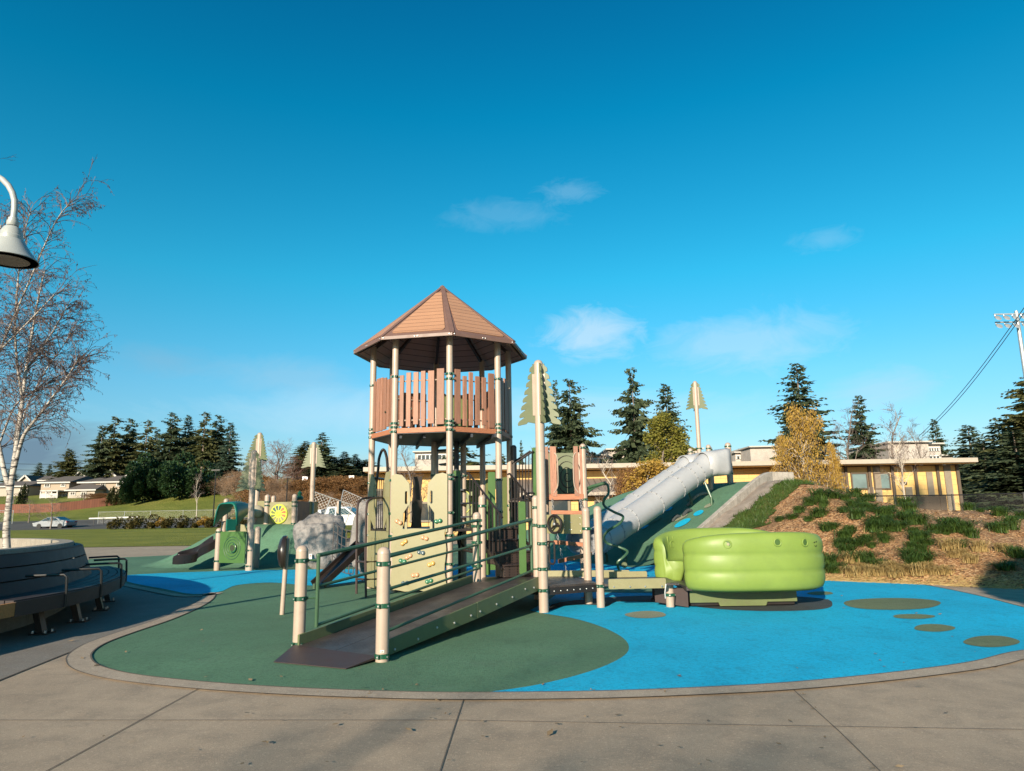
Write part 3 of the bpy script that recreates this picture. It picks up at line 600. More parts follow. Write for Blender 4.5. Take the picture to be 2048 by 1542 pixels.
for s in (.065, RW-.065):
    hb, ht = .075, .10
    mb = MB(); bt = MB()
    for t0, t1 in ((.07, RL*.52-.004), (RL*.52+.004, RL-.03)):
        a, b = s-.012, s+.012; q = []
        for t in (t0, t1):
            zt, zb = rz(t)+ht, max(.015, rz(t)-hb); q += [rp(t, a, zb), rp(t, a, zt), rp(t, b, zt), rp(t, b, zb)]
        mb.add(q, [(0, 1, 2, 3), (7, 6, 5, 4), (0, 4, 5, 1), (1, 5, 6, 2), (2, 6, 7, 3), (3, 7, 4, 0)])
    sg = -1 if s < .3 else 1
    for t in (.25, .62, .95, 1.28, 1.62, 1.82, 2.2, 2.6, 2.95, 3.2):
        if t < RL-.1: bt.lathe([(.013, 0), (.013, .006), (.007, .013)], rp(t, s+sg*.012, rz(t)+.0+(.02 if int(t*10) % 2 else -.01)), 8, ru, UP, rw*sg)
    o = mb.build('side_panel', M['side'], ramp, smooth=0, bevel=.004); bt.build('bolt', M['bolt'], o)
HTOP = G(766, 1092); hB = 1.03
zB = 1.01
post(ramp, Bp.x, Bp.y, 0, zB, .060, (.055, .49, .86))
post(ramp, Ap.x, Ap.y, 0, zB, .060, (.055, .49, .86))
post(ramp, Dp.x, Dp.y, 0, DZ+.98, .058, (DZ+.22, DZ+.55, DZ+.78, DZ+.86))
def handrail(s, ins, tops):
    mb = MB(); t0, t1 = (.13, RL-.10) if s < .5 else (.26, RL+.06)
    for k, (h0, h1, r) in enumerate(tops):
        mb.tube([rp(t0, s, h0), rp(t1, s, h1)], r, 10)
        for t, h in ((t0, h0), (t1, h1)): mb.lathe([(.004, -r*1.1), (r*1.15, -r*.6), (r*1.2, 0), (r*1.15, r*.6), (.004, r*1.1)], rp(t, s, h), 10, ru, rw, UP)
    for t in (t0, t1): 
        f = (t-t0)/(t1-t0); mb.tube([rp(t, s, tops[-1][0]+(tops[-1][1]-tops[-1][0])*f-.02), rp(t, s, tops[0][0]+(tops[0][1]-tops[0][0])*f)], .019, 10)
    m_ = t0+(t1-t0)*.47
    for t, za, zb in ((t0, .49, .86), (t1, DZ+.22, DZ+.78)):
        for z in (za, zb): mb.tube([rp(t, s, z), rp(t+(-.13 if t == t0 else .10), ins, z)], .012, 6)
    mb.build('handrail', M['rail'], ramp)
tops = [(.905, DZ+.865, .0215), (.60, DZ+.525, .0155), (.22, DZ+.20, .0155)]
handrail(.115, 0.0, tops); handrail(RW-.115, RW, tops)
mb = MB(); th = Vector((Bp.x, Bp.y, .10)); dv_ = (EYE-th); dv_.z = 0; dv_.normalize(); sv = Vector((-dv_.y, dv_.x, 0)); c = th+dv_*.0605
mb.obox(c, sv*.018, dv_*.002, UP*.011); lb = mb.build('sticker', M['white'], ramp, smooth=0)
mb = MB()
for a, b, d, e in ((-.010, 0, .003, .008), (-.005, -.005, .007, .002), (.004, 0, .003, .008), (.008, .004, .006, .002), (.009, -.004, .003, .004)): mb.obox(c+dv_*.002+sv*a+UP*b, sv*d*.8, dv_*.001, UP*e*.8)
mb.build('sticker_print', M['facedark'], lb, smooth=0)
# ---- tree shaped posts
def wing(zt, h, w, n=8, flip=False):     # serrated half of a fir outline, in (out, up)
    pts = [(.0, zt-h+.02), (.0, zt), (.03, zt)]
    for i in range(n):
        f0, f1 = (i+.15)/n, (i+1.0)/n; wo = w*(.16+.84*f1**.92); wi = w*(.10+.80*f0)*.74
        pts += [(wi, zt-h*f0*.98), (wo*.93, zt-h*(f1-.055)), (wo, zt-h*(f1-.02)), (wo*.97, zt-h*(f1+.015)), (wo*.82, zt-h*(f1+.005))]
    pts += [(w*.5, zt-h*.985), (.10, zt-h*.955)]
    return pts
def tree_post(label, x, y, z0, top, wh, ww, angs, r=.06, bands=(), n=8, split=None, mats=None):
    t = thing('tree_post', label, 'tree post', (x, y, z0), 'posts topped with flat fir tree panels')
    p = post(t, x, y, z0, top-z0, r, bands)
    if split: MB().lathe([(r*1.01, 0), (r*1.05, .004), (r*1.05, .012), (r*1.01, .016)], (x, y, split), 20).build('joint_ring', M['tan'], p)
    for k, a in enumerate(angs):
        d = Vector((math.cos(a), math.sin(a), 0)); nn = Vector((-d.y, d.x, 0)); o = Vector((x, y, 0))+d*(r-.004)
        l = MB().plate([wing(top-.06, wh, ww, n)], o, d, UP, .018).build('leaf_panel', (mats or [M['leafpanel']]*9)[k], t, smooth=0, bevel=.003)
        mb = MB()
        for s in (-1, 1): mb.beam(o+d*.012+nn*s*.014+UP*(top-.12-wh*.1), o+d*.012+nn*s*.014+UP*(top-wh*.92), .010, .045, d)
        mb.build('bracket', M['tan'], l, smooth=0)
    return t
Ctop = Z(1077, 720, Cp.y)
tree_post('tall tan post with flat fir panels at the top of the ramp', Cp.x, Cp.y, 0, Ctop, .86, .245, (PI*1.03, -.30, PI*.42, -1.35), .064, (DZ-.055, DZ+.22, DZ+.55, DZ+.78), 8, Z(1080, 903, Cp.y))
q = P(1400, 925, 23.0); tree_post('tall tan post with fir panels rising behind the white tube slides on the mound', q.x, 23.0, mound_h(P(1400, 940, 23.0).x, 23.0)-.05, Z(1393, 762, 23.0), .90, .30, (PI*1.02, -.12, PI*.5), .07, (Z(1399, 897, 23),), 8)
for px, py, tx, ty, Y, an, lab, wh in ((497, 1131, 503, 900, 17.9, (PI*1.05, -.35, PI*.45), 'leaning tan post with fir panels right beside the teal toddler canopy', .98), (511, 1050, 519, 865, 21.5, (PI*1.10, -.55, PI*.42), 'tan post with fir panels standing on the toddler mound behind the nearer one', .80), (622, 1060, 624, 884, 22.5, (PI*.97, .05, PI*.5), 'tan post with pale fir panels behind the grey boulder and the climbing nets', .76)):
    b = P(px, py, Y); z0 = tmound(b.x, b.y); tp = P(tx, ty, Y); tree_post(lab, b.x, Y, max(0, z0-.1), tp.z, wh, .33, an, .075, (.12, max(.3, z0+.5)) if Y < 19 else (), 9, Z((px+tx)/2, (py*2+ty)/3, Y))
# ---- raised landing deck with its posts and the steering panel
Ep = G(1202, 1216); Fx = P(1176, 1155, (CAMH-DZ)*F/(1152-1025)); Gx = Vector((.34, 11.1, 0)); Hx = Vector((-.50, 11.15, 0))
Fp = Vector((Fx.x, Fx.y, 0))
deck = thing('landing_deck', 'low dark perforated deck on tan posts between the ramp and the green rocker', 'deck', ((Cp.x+Fp.x)/2, (Cp.y+Fp.y)/2, 0))
dk = [Cp+Vector((.05, .02, 0)), Ep+Vector((-.05, 0, 0)), Fp+Vector((.02, 0, 0)), Vector((.95, 11.0, 0)), Gx+Vector((.1, .1, 0)), Hx, Dp+Vector((.05, 0, 0))]
MB().prism([(p.x, p.y, DZ-.04) for p in dk], (0, 0, .035)).build('deck_surface', M['deckd'], deck, smooth=0)
mb = MB(); bt = MB()
n = len(dk)
for i in range(n):
    a, b = dk[i], dk[(i+1) % n]; d = (b-a).normalized(); q = Vector((d.y, -d.x, 0)); mb.beam(a+UP*(DZ-.075)+q*.012, b+UP*(DZ-.075)+q*.012, .022, .095)
    if i < 2:
        for k in range(7): bt.lathe([(.010, 0), (.010, .005), (.005, .011)], a+(b-a)*(.12+.13*k)+UP*(DZ-.075)+q*.022, 8, d, UP, q)
mb.build('deck_edge', M['black'], deck, smooth=0, bevel=.003); bt.build('bolt', M['bolt'], deck)
post(deck, Ep.x, Ep.y, 0, Z(1196, 1012, Ep.y), .056, (DZ-.05,))
post(deck, Fp.x, Fp.y, 0, Z(1174, 1014, Fp.y), .056, (DZ+.72,))
post(deck, Gx.x, Gx.y, 0, Z(1062, 991, Gx.y), .056, (Z(1062, 1015, Gx.y), Z(1062, 1050, Gx.y)))
post(deck, Hx.x, Hx.y, 0, Z(958, 990, Hx.y), .056, (Z(958, 1012, Hx.y),))
l = MB(); lp = G(1182, 1203); lp = Vector((lp.x-.02, lp.y+.35, 0)); l.lathe([(.095, 0), (.095, .02), (.05, .02), (.05, DZ-.05)], lp, 16).build('support_leg', M['brown'], deck)
# steering panel spans the tall post and the far post
a = Gx+Vector((.05, -.05, 0)); b = Fp+Vector((-.05, .03, 0)); pd = (b-a); pw = pd.length; pd.normalize(); pn = Vector((pd.y, -pd.x, 0))
pn = pn if pn.y < 0 else -pn
zt, zb = Z(1130, 1029, (a.y+b.y)/2), Z(1130, 1067, (a.y+b.y)/2)
def rrect(x0, x1, y0, y1, r, n=4):
    out = []
    for cx, cy, a0 in ((x1-r, y1-r, 0), (x0+r, y1-r, PI/2), (x0+r, y0+r, PI), (x1-r, y0+r, 1.5*PI)):
        for i in range(n+1): t = a0+PI/2*i/n; out.append((cx+r*math.cos(t), cy+r*math.sin(t)))
    return out
def slot(cx, cy, w, h): return rrect(cx-w/2, cx+w/2, cy-h/2, cy+h/2, min(w, h)/2-.0005, 5)[::-1]
wp = MB().plate([rrect(0, pw, zb, zt, .03)], a, pd, UP, .02).build('wheel_panel', M['sage'], deck, smooth=0, bevel=.003)
mb = MB()
for fx, z in ((.60, zt-.09), (.60, zb+.11), (.60, zb+.07), (.955, zt-.05), (.955, zb+.04), (.03, zb+.04), (.72, zb+.06), (.755, zb+.06), (.955, (zt+zb)/2)): mb.lathe([(.008, 0), (.008, .004), (.004, .007)], a+pd*fx*pw+UP*z+pn*.010, 8, pd, UP, pn)
mb.torus(a+pd*.76*pw+UP*(zt-.10)+pn*.013, pn, .022, .003, 14, 5, -.5, 2.0)
mb.build('bolt', M['bolt'], wp)
wc = a+pd*(.45*pw)+UP*((zt+zb)/2+.0)+pn*.085; R = (zt-zb)*.46
mb = MB(); mb.torus(wc, pn, R, .019, 36, 10)
for k in range(3):
    an = PI/2+.25+2*PI*k/3; d = pd*math.cos(an)+UP*math.sin(an); mb.tube([wc+d*.01-pn*.012, wc+d*R*.55-pn*.016, wc+d*(R-.005)], [.019, .015, .013], 8)
mb.cyl(wc-pn*.085, wc, .022, 12); sw = mb.build('steering_wheel', M['black'], wp); MB().lathe([(.026, 0), (.022, .012), (.004, .02)], wc+pn*.006, 14, pd, UP, pn).build('hub_cap', M['bolt'], sw)
hl = MB(); hp = Cp+Vector((.105, .03, 0)); za, zc = DZ+.57, DZ+.28
hl.tube([hp+UP*za+pd*-.04]+[hp+pd*(.045+.03*math.cos(t))+UP*((za-.03 if t < PI else zc+.03)+.03*math.sin(t)) for t in [PI/2-i*PI/10 for i in range(0, 11)]][:6]+[hp+pd*.075+UP*(zc+.03), hp+pd*.055+UP*zc, hp+pd*.01+UP*zc, hp+pd*-.02+UP*(zc+.03), hp+pd*-.02+UP*(za-.03), hp+pd*.0+UP*za], .0125, 8)
hl.build('grab_loop', M['black'], deck)
# ---- stairs from the deck to the tower
S0, S1 = Vector((.16, 11.05, 0)), Vector((-.55, 12.25, 0)); su = (S1-S0).normalized(); sw_ = Vector((-su.y, su.x, 0))
MID = 1.05
st = thing('play_stairs', 'dark perforated metal steps with black picket rails and green boards up to the tower', 'stairs', tuple(S0))
mb = MB(); nst = 4
for k in range(nst):
    z1 = DZ+(MID-DZ)*(k+1)/nst; z0_ = DZ+(MID-DZ)*k/nst; a = S0+su*(.02+.27*k); wdt = .72
    mb.obox(a+su*.14+sw_*.0+UP*((z1+z0_)/2), su*.145, sw_*wdt/2, UP*((z1-z0_)/2))
    mb.obox(a+su*.13+UP*(z1+.004), su*.165, sw_*(wdt/2+.015), UP*.012)
mb.build('step', M['perf'], st, smooth=0, bevel=.012)
for s, zl, zh in ((-.40, 0, 0), (.40, 0, 0)):
    mb = MB(); p0 = S0+sw_*s+su*.02; p1 = S0+sw_*s+su*1.12
    lo0, lo1 = DZ+.12, MID+.10; hi0, hi1 = DZ+.80, MID+.93
    hi0 = DZ+.92
    mb.tube([p0-su*.03+UP*(hi0-.03), p0+UP*hi0, p1+UP*hi1, p1+su*.06+UP*(hi1-.01)], .017, 8); mb.beam(p0+UP*lo0, p1+UP*lo1, .02, .05)
    for k in range(10):
        f = (k+.5)/10; p = p0+(p1-p0)*f; mb.cyl(p+UP*(lo0+(lo1-lo0)*f), p+UP*(hi0+(hi1-hi0)*f), .0145, 6)
    mb.build('picket_rail', M['black'], st)
def board(c, d, w_, z0, z1, m=None, parent=st, th=.022):
    o = Vector((c[0], c[1], 0)); d = Vector(d).normalized(); return MB().plate([rrect(-w_/2, w_/2, z0, z1, .022)], o, d, UP, th).build('newel_board', m or M['board'], parent, smooth=0, bevel=.003)
face = Vector((1, .12, 0))
for px, yt, yb, Y, w_ in ((1046, 1003, 1148, 10.95, .108), (985, 944, 1140, 12.35, .125), (914, 941, 1062, 12.5, .125), (975, 1003, 1150, 11.5, .09)):
    c = P(px, yb, Y); board((c.x, Y), face, w_, max(DZ-.05, Z(px, yb, Y)), Z(px, yt, Y))
# ---- curly climbing rail and its arm
cc = thing('curly_climber', 'dark green curling tube climber in front of the tube slides', 'climber', tuple(G(1240, 1146)))
Yc = 13.2
path = catmull([P(px, py, Yc+dy) for px, py, dy in ((1166, 1003, .3), (1176, 985, .2), (1190, 974, .1), (1213, 968, 0), (1217, 986, -.1), (1208, 1000, -.25), (1209, 1012, -.1), (1228, 1024, .1), (1246, 1033, .0), (1239, 1047, -.15), (1217, 1061, -.2), (1208, 1074, 0), (1214, 1086, .15), (1238, 1094, .1), (1255, 1103, 0), (1246, 1115, -.1), (1235, 1125, -.1), (1238, 1140, -.05), (1240, 1148, 0))], 5)
MB().tube(path, .024, 10).build('tube', M['rail'], cc)
mb = MB(); mb.tube([P(1165, 982, Yc+.3), P(1183, 973, Yc+.1), P(1212, 965, Yc)], .028, 10); mb.build('arm', M['rail'], cc)
MB().lathe([(.045, -.02), (.055, 0), (.045, .02)], P(1249, 1130, Yc-.1), 14, (1, 0, 0), (0, 0, 1), (0, -1, 0)).build('foot_knob', M['leafpanel'], cc)
# ---- lookout with wooden walls, picture panel, chain ladder
Yl = 13.3; lk = thing('lookout', 'raised lookout box with brown planks and a spiral panel behind the steering wheel', 'lookout', (P(1130, 1000, Yl).x, Yl, 0))
lx0, lx1 = P(1092, 993, Yl).x, P(1167, 993, Yl).x; lz = Z(1130, 993, Yl); ltop = Z(1130, 893, Yl)
post(lk, lx1+.02, Yl+.02, 0, Z(1160, 887, Yl), .056, (lz-.06, ltop-.03, .3)); post(lk, lx0-.05, Yl+.02, 0, ltop+.05, .056, (lz-.06,))
post(lk, lx0+.05, Yl+1.05, 0, ltop-.1, .056); post(lk, lx1+.05, Yl+1.05, 0, ltop-.02, .056)
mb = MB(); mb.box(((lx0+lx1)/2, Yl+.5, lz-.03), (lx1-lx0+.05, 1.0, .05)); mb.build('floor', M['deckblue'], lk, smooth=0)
mb = MB(); mb.box(((lx0+lx1)/2, Yl-.03, lz-.01), (lx1-lx0, .04, .105)); mb.build('floor_beam', M['beamw'], lk, smooth=0, bevel=.005)
for xs in ((lx0+.02, lx0+.115, lx0+.165), (lx1-.125, lx1-.025)):
    mb = MB()
    for i, x in enumerate(xs): mb.box((x, Yl-.04+.025*(i % 2), (lz+ltop)/2+.02*(i % 2)), (.085 if i != 1 else .055, .03, ltop-lz-.03*(i % 2)))
    o = mb.build('plank_wall', M['plank'], lk, smooth=0, bevel=.004)
for s, x in ((1, lx0+.22), (-1, lx1-.17)):
    MB().tube(catmull([(x-.05*s, Yl-.05, ltop-.12), (x, Yl-.07, ltop-.2), (x+.01*s, Yl-.07, (lz+ltop)/2), (x, Yl-.07, lz+.2), (x-.07*s, Yl-.05, lz+.07)], 5), .011, 8).build('grab_rail', M['tan'], lk)
pb = MB().plate([rrect(0, lx1-lx0-.1, lz, Z(1130, 906, Yl+1.0), .03)], (lx0+.1, Yl+1.0, 0), (1, -.04, 0), UP, .02).build('picture_panel', M['leafpanel'], lk, smooth=0, bevel=.003)
sc_ = Vector(((lx0+lx1)/2+.14, Yl+.975, lz+(ltop-lz)*.46)); mb = MB()
sp_ = [sc_+Vector((math.cos(t)*(.02+.0165*t)*.8, 0, math.sin(t)*(.02+.0165*t)*1.15)) for t in [i*.22 for i in range(4, 98)]]
mb.tube(sp_, [.006+.008*abs(math.sin(i*.11)) for i in range(len(sp_))], 5); mb.build('spiral', M['black'], pb)
for k, (px, py, w_, tilt, dy) in enumerate(((1136, 1025, .62, -.01, .0), (1142, 1087, .62, -.03, -.35), (1150, 1115, .60, .06, -.6))):
    c = P(px, py, Yl-.3+dy*.4); MB().obox(c, Vector((w_/2, .0, tilt)), Vector((0, .07, 0)), UP*.035).build('ladder_step', M['beamw'], lk, smooth=0, bevel=.005)
for s in (0, 1):
    pts = [P(a, b, Yl-.1-.1*i) for i, (a, b) in enumerate((((1104, 997), (1107, 1022), (1113, 1050), (1117, 1085), (1124, 1112), (1132, 1140)), ((1160, 997), (1164, 1022), (1168, 1050), (1172, 1085), (1176, 1112), (1180, 1128)))[s])]
    mb = MB(); pts = catmull(pts, 5)
    for i in range(len(pts)-1):
        a, b = pts[i], pts[i+1]; d = (b-a); m_ = (a+b)/2; q = Vector((1, 0, 0)) if i % 2 else Vector((0, 1, 0)); q = (q-d.normalized()*q.dot(d.normalized())).normalized()
        mb.tube([m_+d*.62*math.cos(t)+q*.016*math.sin(t) for t in [j*2*PI/8 for j in range(8)]], .0055, 4, closed=True)
    mb.build('chain', M['galv'], lk)
# ---- picket bridge between tower and lookout
br = thing('picket_bridge', 'black picket railed steps joining the tower to the wooden lookout', 'steps', (P(1045, 990, 13.2).x, 13.2, 0))
for Y, dx in ((12.7, 0), (13.55, -6)):
    mb = MB(); a0, a1 = P(1029+dx, 927, Y), P(1067+dx, 902, Y); b0, b1 = P(1029+dx, 1000, Y), P(1067+dx, 992, Y)
    mb.tube([a0, a1], .018, 8); mb.tube([b0, b1], .016, 8)
    for k in range(6): f = (k+.5)/6; mb.cyl(b0+(b1-b0)*f, a0+(a1-a0)*f, .009, 6)
    mb.build('picket_rail', M['black'], br)
mb = MB(); mb.tube(catmull([P(1020, 1000, 12.7), P(1042, 995, 12.7), P(1055, 987, 12.7), P(1068, 986, 12.7)], 4), .018, 8)
mb.build('handrail', M['black'], br)
mb = MB()
for k in range(4):
    c = P(1026+k*11, 1003-k*3, 13.1); mb.box(c, (.16, .8, .03))
mb.build('step', M['perf'], br, smooth=0)
for px, Y in ((1072, 12.75),): c = P(px, 990, Y); board((c.x, Y), (1, .1, 0), .115, Z(px, 993, Y), Z(px, 895, Y), parent=br)
post(br, P(1029, 1000, 13.6).x, 13.6, 0, Z(1029, 890, 13.6), .056, m=M['steel'])
# ---- bridge to the rocker
bb = thing('boarding_bridge', 'short flat bridge with yellow green edge boards leading to the green rocker', 'bridge', tuple(G(1270, 1200)))
nl, nr = P(1216, 1158, 9.75), P(1331, 1158, 9.75)
MB().plate([rrect(0, nr.x-nl.x, -.065, .065, .02)], (nl.x, 9.72, DZ+.0), (1, .03, 0), UP, .025).build('edge_board', M['sage'], bb, smooth=0, bevel=.003)
fl, fr = P(1192, 1147, 10.75), P(1293, 1147, 10.75); fl2 = P(1098, 1144, 10.9)
MB().plate([rrect(0, fr.x-fl.x, -.045, .05, .02)], (fl.x, 10.72, DZ+.03), (1, .0, 0), UP, .025).build('edge_board', M['sage'], bb, smooth=0, bevel=.003)
MB().plate([rrect(0, 1.45, -.045, .05, .02)], (Gx.x-.05, 11.12, DZ+.03), (1, -.10, 0), UP, .025).build('edge_board', M['sage'], bb, smooth=0, bevel=.003)
MB().prism([(nl.x-.05, 9.74, DZ-.03), (nr.x+.18, 9.74, DZ-.03), (nr.x+.18, 10.70, DZ-.03), (nl.x-.05, 10.70, DZ-.03)], (0, 0, .03)).build('bridge_surface', M['deckd'], bb, smooth=0)
mb = MB()
for f in (.09, .37, .63, .92): mb.lathe([(.011, 0), (.011, .005), (.005, .011)], (nl.x+(nr.x-nl.x)*f, 9.705, DZ-.035), 8, (1, 0, 0), UP, (0, -1, 0))
mb.build('bolt', M['bolt'], bb)
s_ = G(1312, 1200); MB().lathe([(.075, 0), (.075, .03), (.052, .05), (.052, .17), (.085, .17), (.085, .20), (.048, .20), (.048, DZ-.03)], (s_.x, s_.y, 0), 16).build('support_leg', M['brown'], bb)
e = G(1341, 1215); post(bb, e.x, e.y, 0, Z(1340, 1163, e.y), .056, (.17,), cap=False)
MB().tube([P(1332, 1168, 9.3), P(1330, 1185, 9.3), P(1331, 1197, 9.3)], .009, 6).build('stay', M['galv'], bb)
# ---- green rocker
Cg = Vector((3.20, 10.25, 0)); GA, GB = 1.04, .92; gr = thing('rocker_boat', 'lime green moulded rocking boat with two curved benches facing each other', 'playground rocker', tuple(Cg))
rot = .02
def shell(a0, a1, name, holes, ribs, hA=1.0, low=.86, sx_=0.0):
    """curved double walled bench shell: bulged outer face, rolled rim, inner back, seat and front"""
    N = 44; prof_n = 0; rings = []
    for i in range(N+1):
        f = i/N; an = a0+(a1-a0)*f; ca, sa = math.cos(an), math.sin(an); e = .72
        cx, cy = GA*math.copysign(abs(ca)**e, ca), GB*math.copysign(abs(sa)**e, sa)
        nx, ny = math.copysign(abs(ca)**.9, ca)/GA, math.copysign(abs(sa)**.9, sa)/GB; l = math.hypot(nx, ny); nx, ny = nx/l, ny/l
        end = min(f, 1-f); rnd_ = math.sqrt(max(0, 1-(1-min(1, end/.06))**2)); top = low+(hA-low)*math.sin(PI*f)**.7; arm = smoothstep(.0, .16, end)
        zt = top-(1-rnd_)*.07; zb = .245+(1-rnd_)*.06
        pr = []
        bands = [(zb, .50), (.50, .715), (.715, zt)]; base_off = 0
        pr.append((-.10, zb)); 
        for (u0, u1) in bands:
            for q in range(1, 8):
                g = q/8; pr.append((.0+.017*math.sin(PI*g)**.6*(1 if u0 > .3 else .95)-(.05*(1-g)**3 if u0 == zb else 0)-(.085*max(0, g-.45)**2 if u1 == zt else 0), u0+(u1-u0)*g))
            if u1 != zt: pr.append((-.002, u1))
        pr += [(-.03, zt-.004), (-.075, zt+.004), (-.12, zt-.006), (-.15, zt-.045), (-.162, zt-.12), (-.17, .70*arm+(zt-.22)*(1-arm)), (-.185, .61), (-.22, .575), (-.42, .575), (-.46, .55), (-.44, .45), (-.40, .33), (-.38, zb+.03)]
        th = .34+.66*rnd_
        ring = []
        for o_, z in pr: 
            oo = -.19+(o_+.19)*th; zz = z
            x, y = cx+nx*oo, cy+ny*oo; ring.append(Cg+Vector((sx_, 0, 0))+Vector((x*math.cos(rot)-y*math.sin(rot), x*math.sin(rot)+y*math.cos(rot), zz)))
        rings.append(ring)
    m = len(rings[0]); vs = [v for r in rings for v in r]; fs = []
    for i in range(N):
        for k in range(m): fs.append((i*m+k, i*m+(k+1) % m, (i+1)*m+(k+1) % m, (i+1)*m+k))
    fs += [tuple(range(m)), tuple(N*m+k for k in reversed(range(m)))]
    o = MB().add(vs, fs).build(name, M['lime'], gr, smooth=50)
    for f, zf, out in holes:
        an = a0+(a1-a0)*f; ca, sa = math.cos(an), math.sin(an); cx, cy = GA*math.copysign(abs(ca)**.72, ca), GB*math.copysign(abs(sa)**.72, sa)
        nx, ny = math.copysign(abs(ca)**.9, ca)/GA, math.copysign(abs(sa)**.9, sa)/GB; nv = Vector((nx, ny, 0)).normalized(); tv = Vector((-nv.y, nv.x, 0))
        c = Cg+Vector((cx+sx_, cy, 0))+nv*out+UP*zf; s = 1 if out > 0 else -1
        MB().torus(c, nv, .047, .010, 24, 8).build('porthole_ring', M['lime'], o)
        MB().lathe([(.044, 0), (.044, .004)], c-nv*s*.004, 20, tv, UP, nv*s).build('porthole', M['limed'], o)
        if s > 0 and f < .4: MB().lathe([(.018, 0), (.018, .003)], c+nv*.003+tv*.008, 12, tv, UP, nv).build('painted_porthole_light', M['hillgrass'] if False else M['sage'], o)  # pale disc, painted as light showing through the closed porthole
    mb = MB()
    for f in ribs:
        an = a0+(a1-a0)*f; ca, sa = math.cos(an), math.sin(an); cx, cy = GA*math.copysign(abs(ca)**.72, ca), GB*math.copysign(abs(sa)**.72, sa)
        nv = Vector((math.copysign(abs(ca)**.9, ca)/GA, math.copysign(abs(sa)**.9, sa)/GB, 0)).normalized(); c = Cg+Vector((cx+sx_, cy, 0))-nv*.166
        mb.tube([c+UP*.62+nv*0, c+UP*.80+nv*.006, c+UP*.92+nv*.012], .011, 6)
    if ribs: mb.build('back_rib', M['lime'], o)
    return o
ns = shell(PI+.42, 2*PI-.12, 'bench_shell', [(.33, .86, .019), (.485, .875, .019), (.625, .865, .019)], [], 1.0, .87)
fs_ = shell(.25, PI-.32, 'bench_shell', [(.80, .80, -.166)], [.55, .60, .66, .72, .78, .86], 1.03, .86, -.14)
# drawn face on the near shell
an = PI+.42+(PI-.54)*.715; ca, sa = math.cos(an), math.sin(an); c = Cg+Vector((GA*math.copysign(abs(ca)**.72, ca), GB*math.copysign(abs(sa)**.72, sa), 0)); nv = Vector((math.copysign(abs(ca)**.9, ca)/GA, math.copysign(abs(sa)**.9, sa)/GB, 0)).normalized(); tv = Vector((-nv.y, nv.x, 0))
mb = MB(); fc = c+nv*.020+UP*.84
mb.tube([fc-tv*.035+UP*.018, fc-tv*.016+UP*.026], .006, 5); mb.tube([fc+tv*.012+UP*.022, fc+tv*.026+UP*.034], .006, 5); mb.tube([fc-tv*.03-UP*.016+nv*.002, fc-tv*.01-UP*.032+nv*.003, fc+tv*.012-UP*.026+nv*.003, fc+tv*.024-UP*.012+nv*.001], .0032, 5)
mb.build('drawn_face', M['facedark'], ns)
mb = MB(); mb.box(Cg+Vector((-.06, 0, .275)), (1.72, 1.15, .05)); mb.build('rocker_floor', M['deckd'], gr, smooth=0)
x0, x1 = P(1390, 1195, 9.55).x, P(1610, 1195, 9.55).x
poly_ = [(0, .26), (0, .075), (.38, .075), (.40, .025), (1.02, .025), (1.04, .075), (x1-x0, .075), (x1-x0, .26)]
MB().plate([poly_], (x0, 9.83, 0), (1, 0, 0), UP, .02).build('skirt_panel', M['glbase'], gr, smooth=0, bevel=.002)
mb = MB(); mb.box((x0+(x1-x0)/2, 10.27, .14), (x1-x0-.04, .8, .22)); mb.build('base', M['black'], gr, smooth=0)
MB().add([(x0-.03, 9.81, .02), (x0-.03, 9.81, .26), (x0-.42, 10.1, .26), (x0-.42, 10.1, .06), (x0-.03, 9.87, .02), (x0-.03, 9.87, .26), (x0-.40, 10.15, .26), (x0-.40, 10.15, .06)], [(0, 1, 2, 3), (7, 6, 5, 4), (0, 4, 5, 1), (1, 5, 6, 2), (2, 6, 7, 3), (3, 7, 4, 0)]).build('skirt_panel', M['brown'], gr, smooth=0)
# ------------------------------------------------------------------ tower
TP = G(897, 1178); TC = Vector((P(884, 880, 13.42).x, 13.42, 0)); TR = 1.32; A0 = math.radians(11.5)
tw = thing('play_tower', 'tall eight sided play tower with plank walls under a tan and brown pointed roof', 'play tower', tuple(TC))
def tang(k): return A0+k*PI/4                      # corner k, counted to the right from the one facing us
def tdir(k): a = tang(k); return Vector((math.sin(a), -math.cos(a), 0))
def tp(k, r=TR, z=0): return TC+tdir(k)*r+UP*z
yF = tp(0).y
UDK = Z(897, 862, yF)       # upper deck level (underside of the beam)
zEave = Z(905, 664, TC.y-1.66); zApex = Z(889, 574, TC.y); RR = 1.70
print('tower', TC, UDK, zEave, zApex)
for k in range(8):
    p = tp(k); zt = zEave+.09
    bands = [MID-.10, MID+.28, MID+.85, UDK+.02, UDK+.10, UDK+.17, Z(897, 748, yF)] if k in (0, 1, 7, 6) else [MID+.4, UDK+.05]
    if k in (0,): bands += [.48, Z(897, 758, yF), Z(897, 950, yF)]
    post(tw, p.x, p.y, 0, zt, .058, bands, cap=False)
for k in range(2):   # inner lower posts under the deck
    p = TC+Vector((-.18+.55*k, .25+.3*k, 0)); post(tw, p.x, p.y, 0, UDK-.03, .058, (MID+1.0,), cap=False)
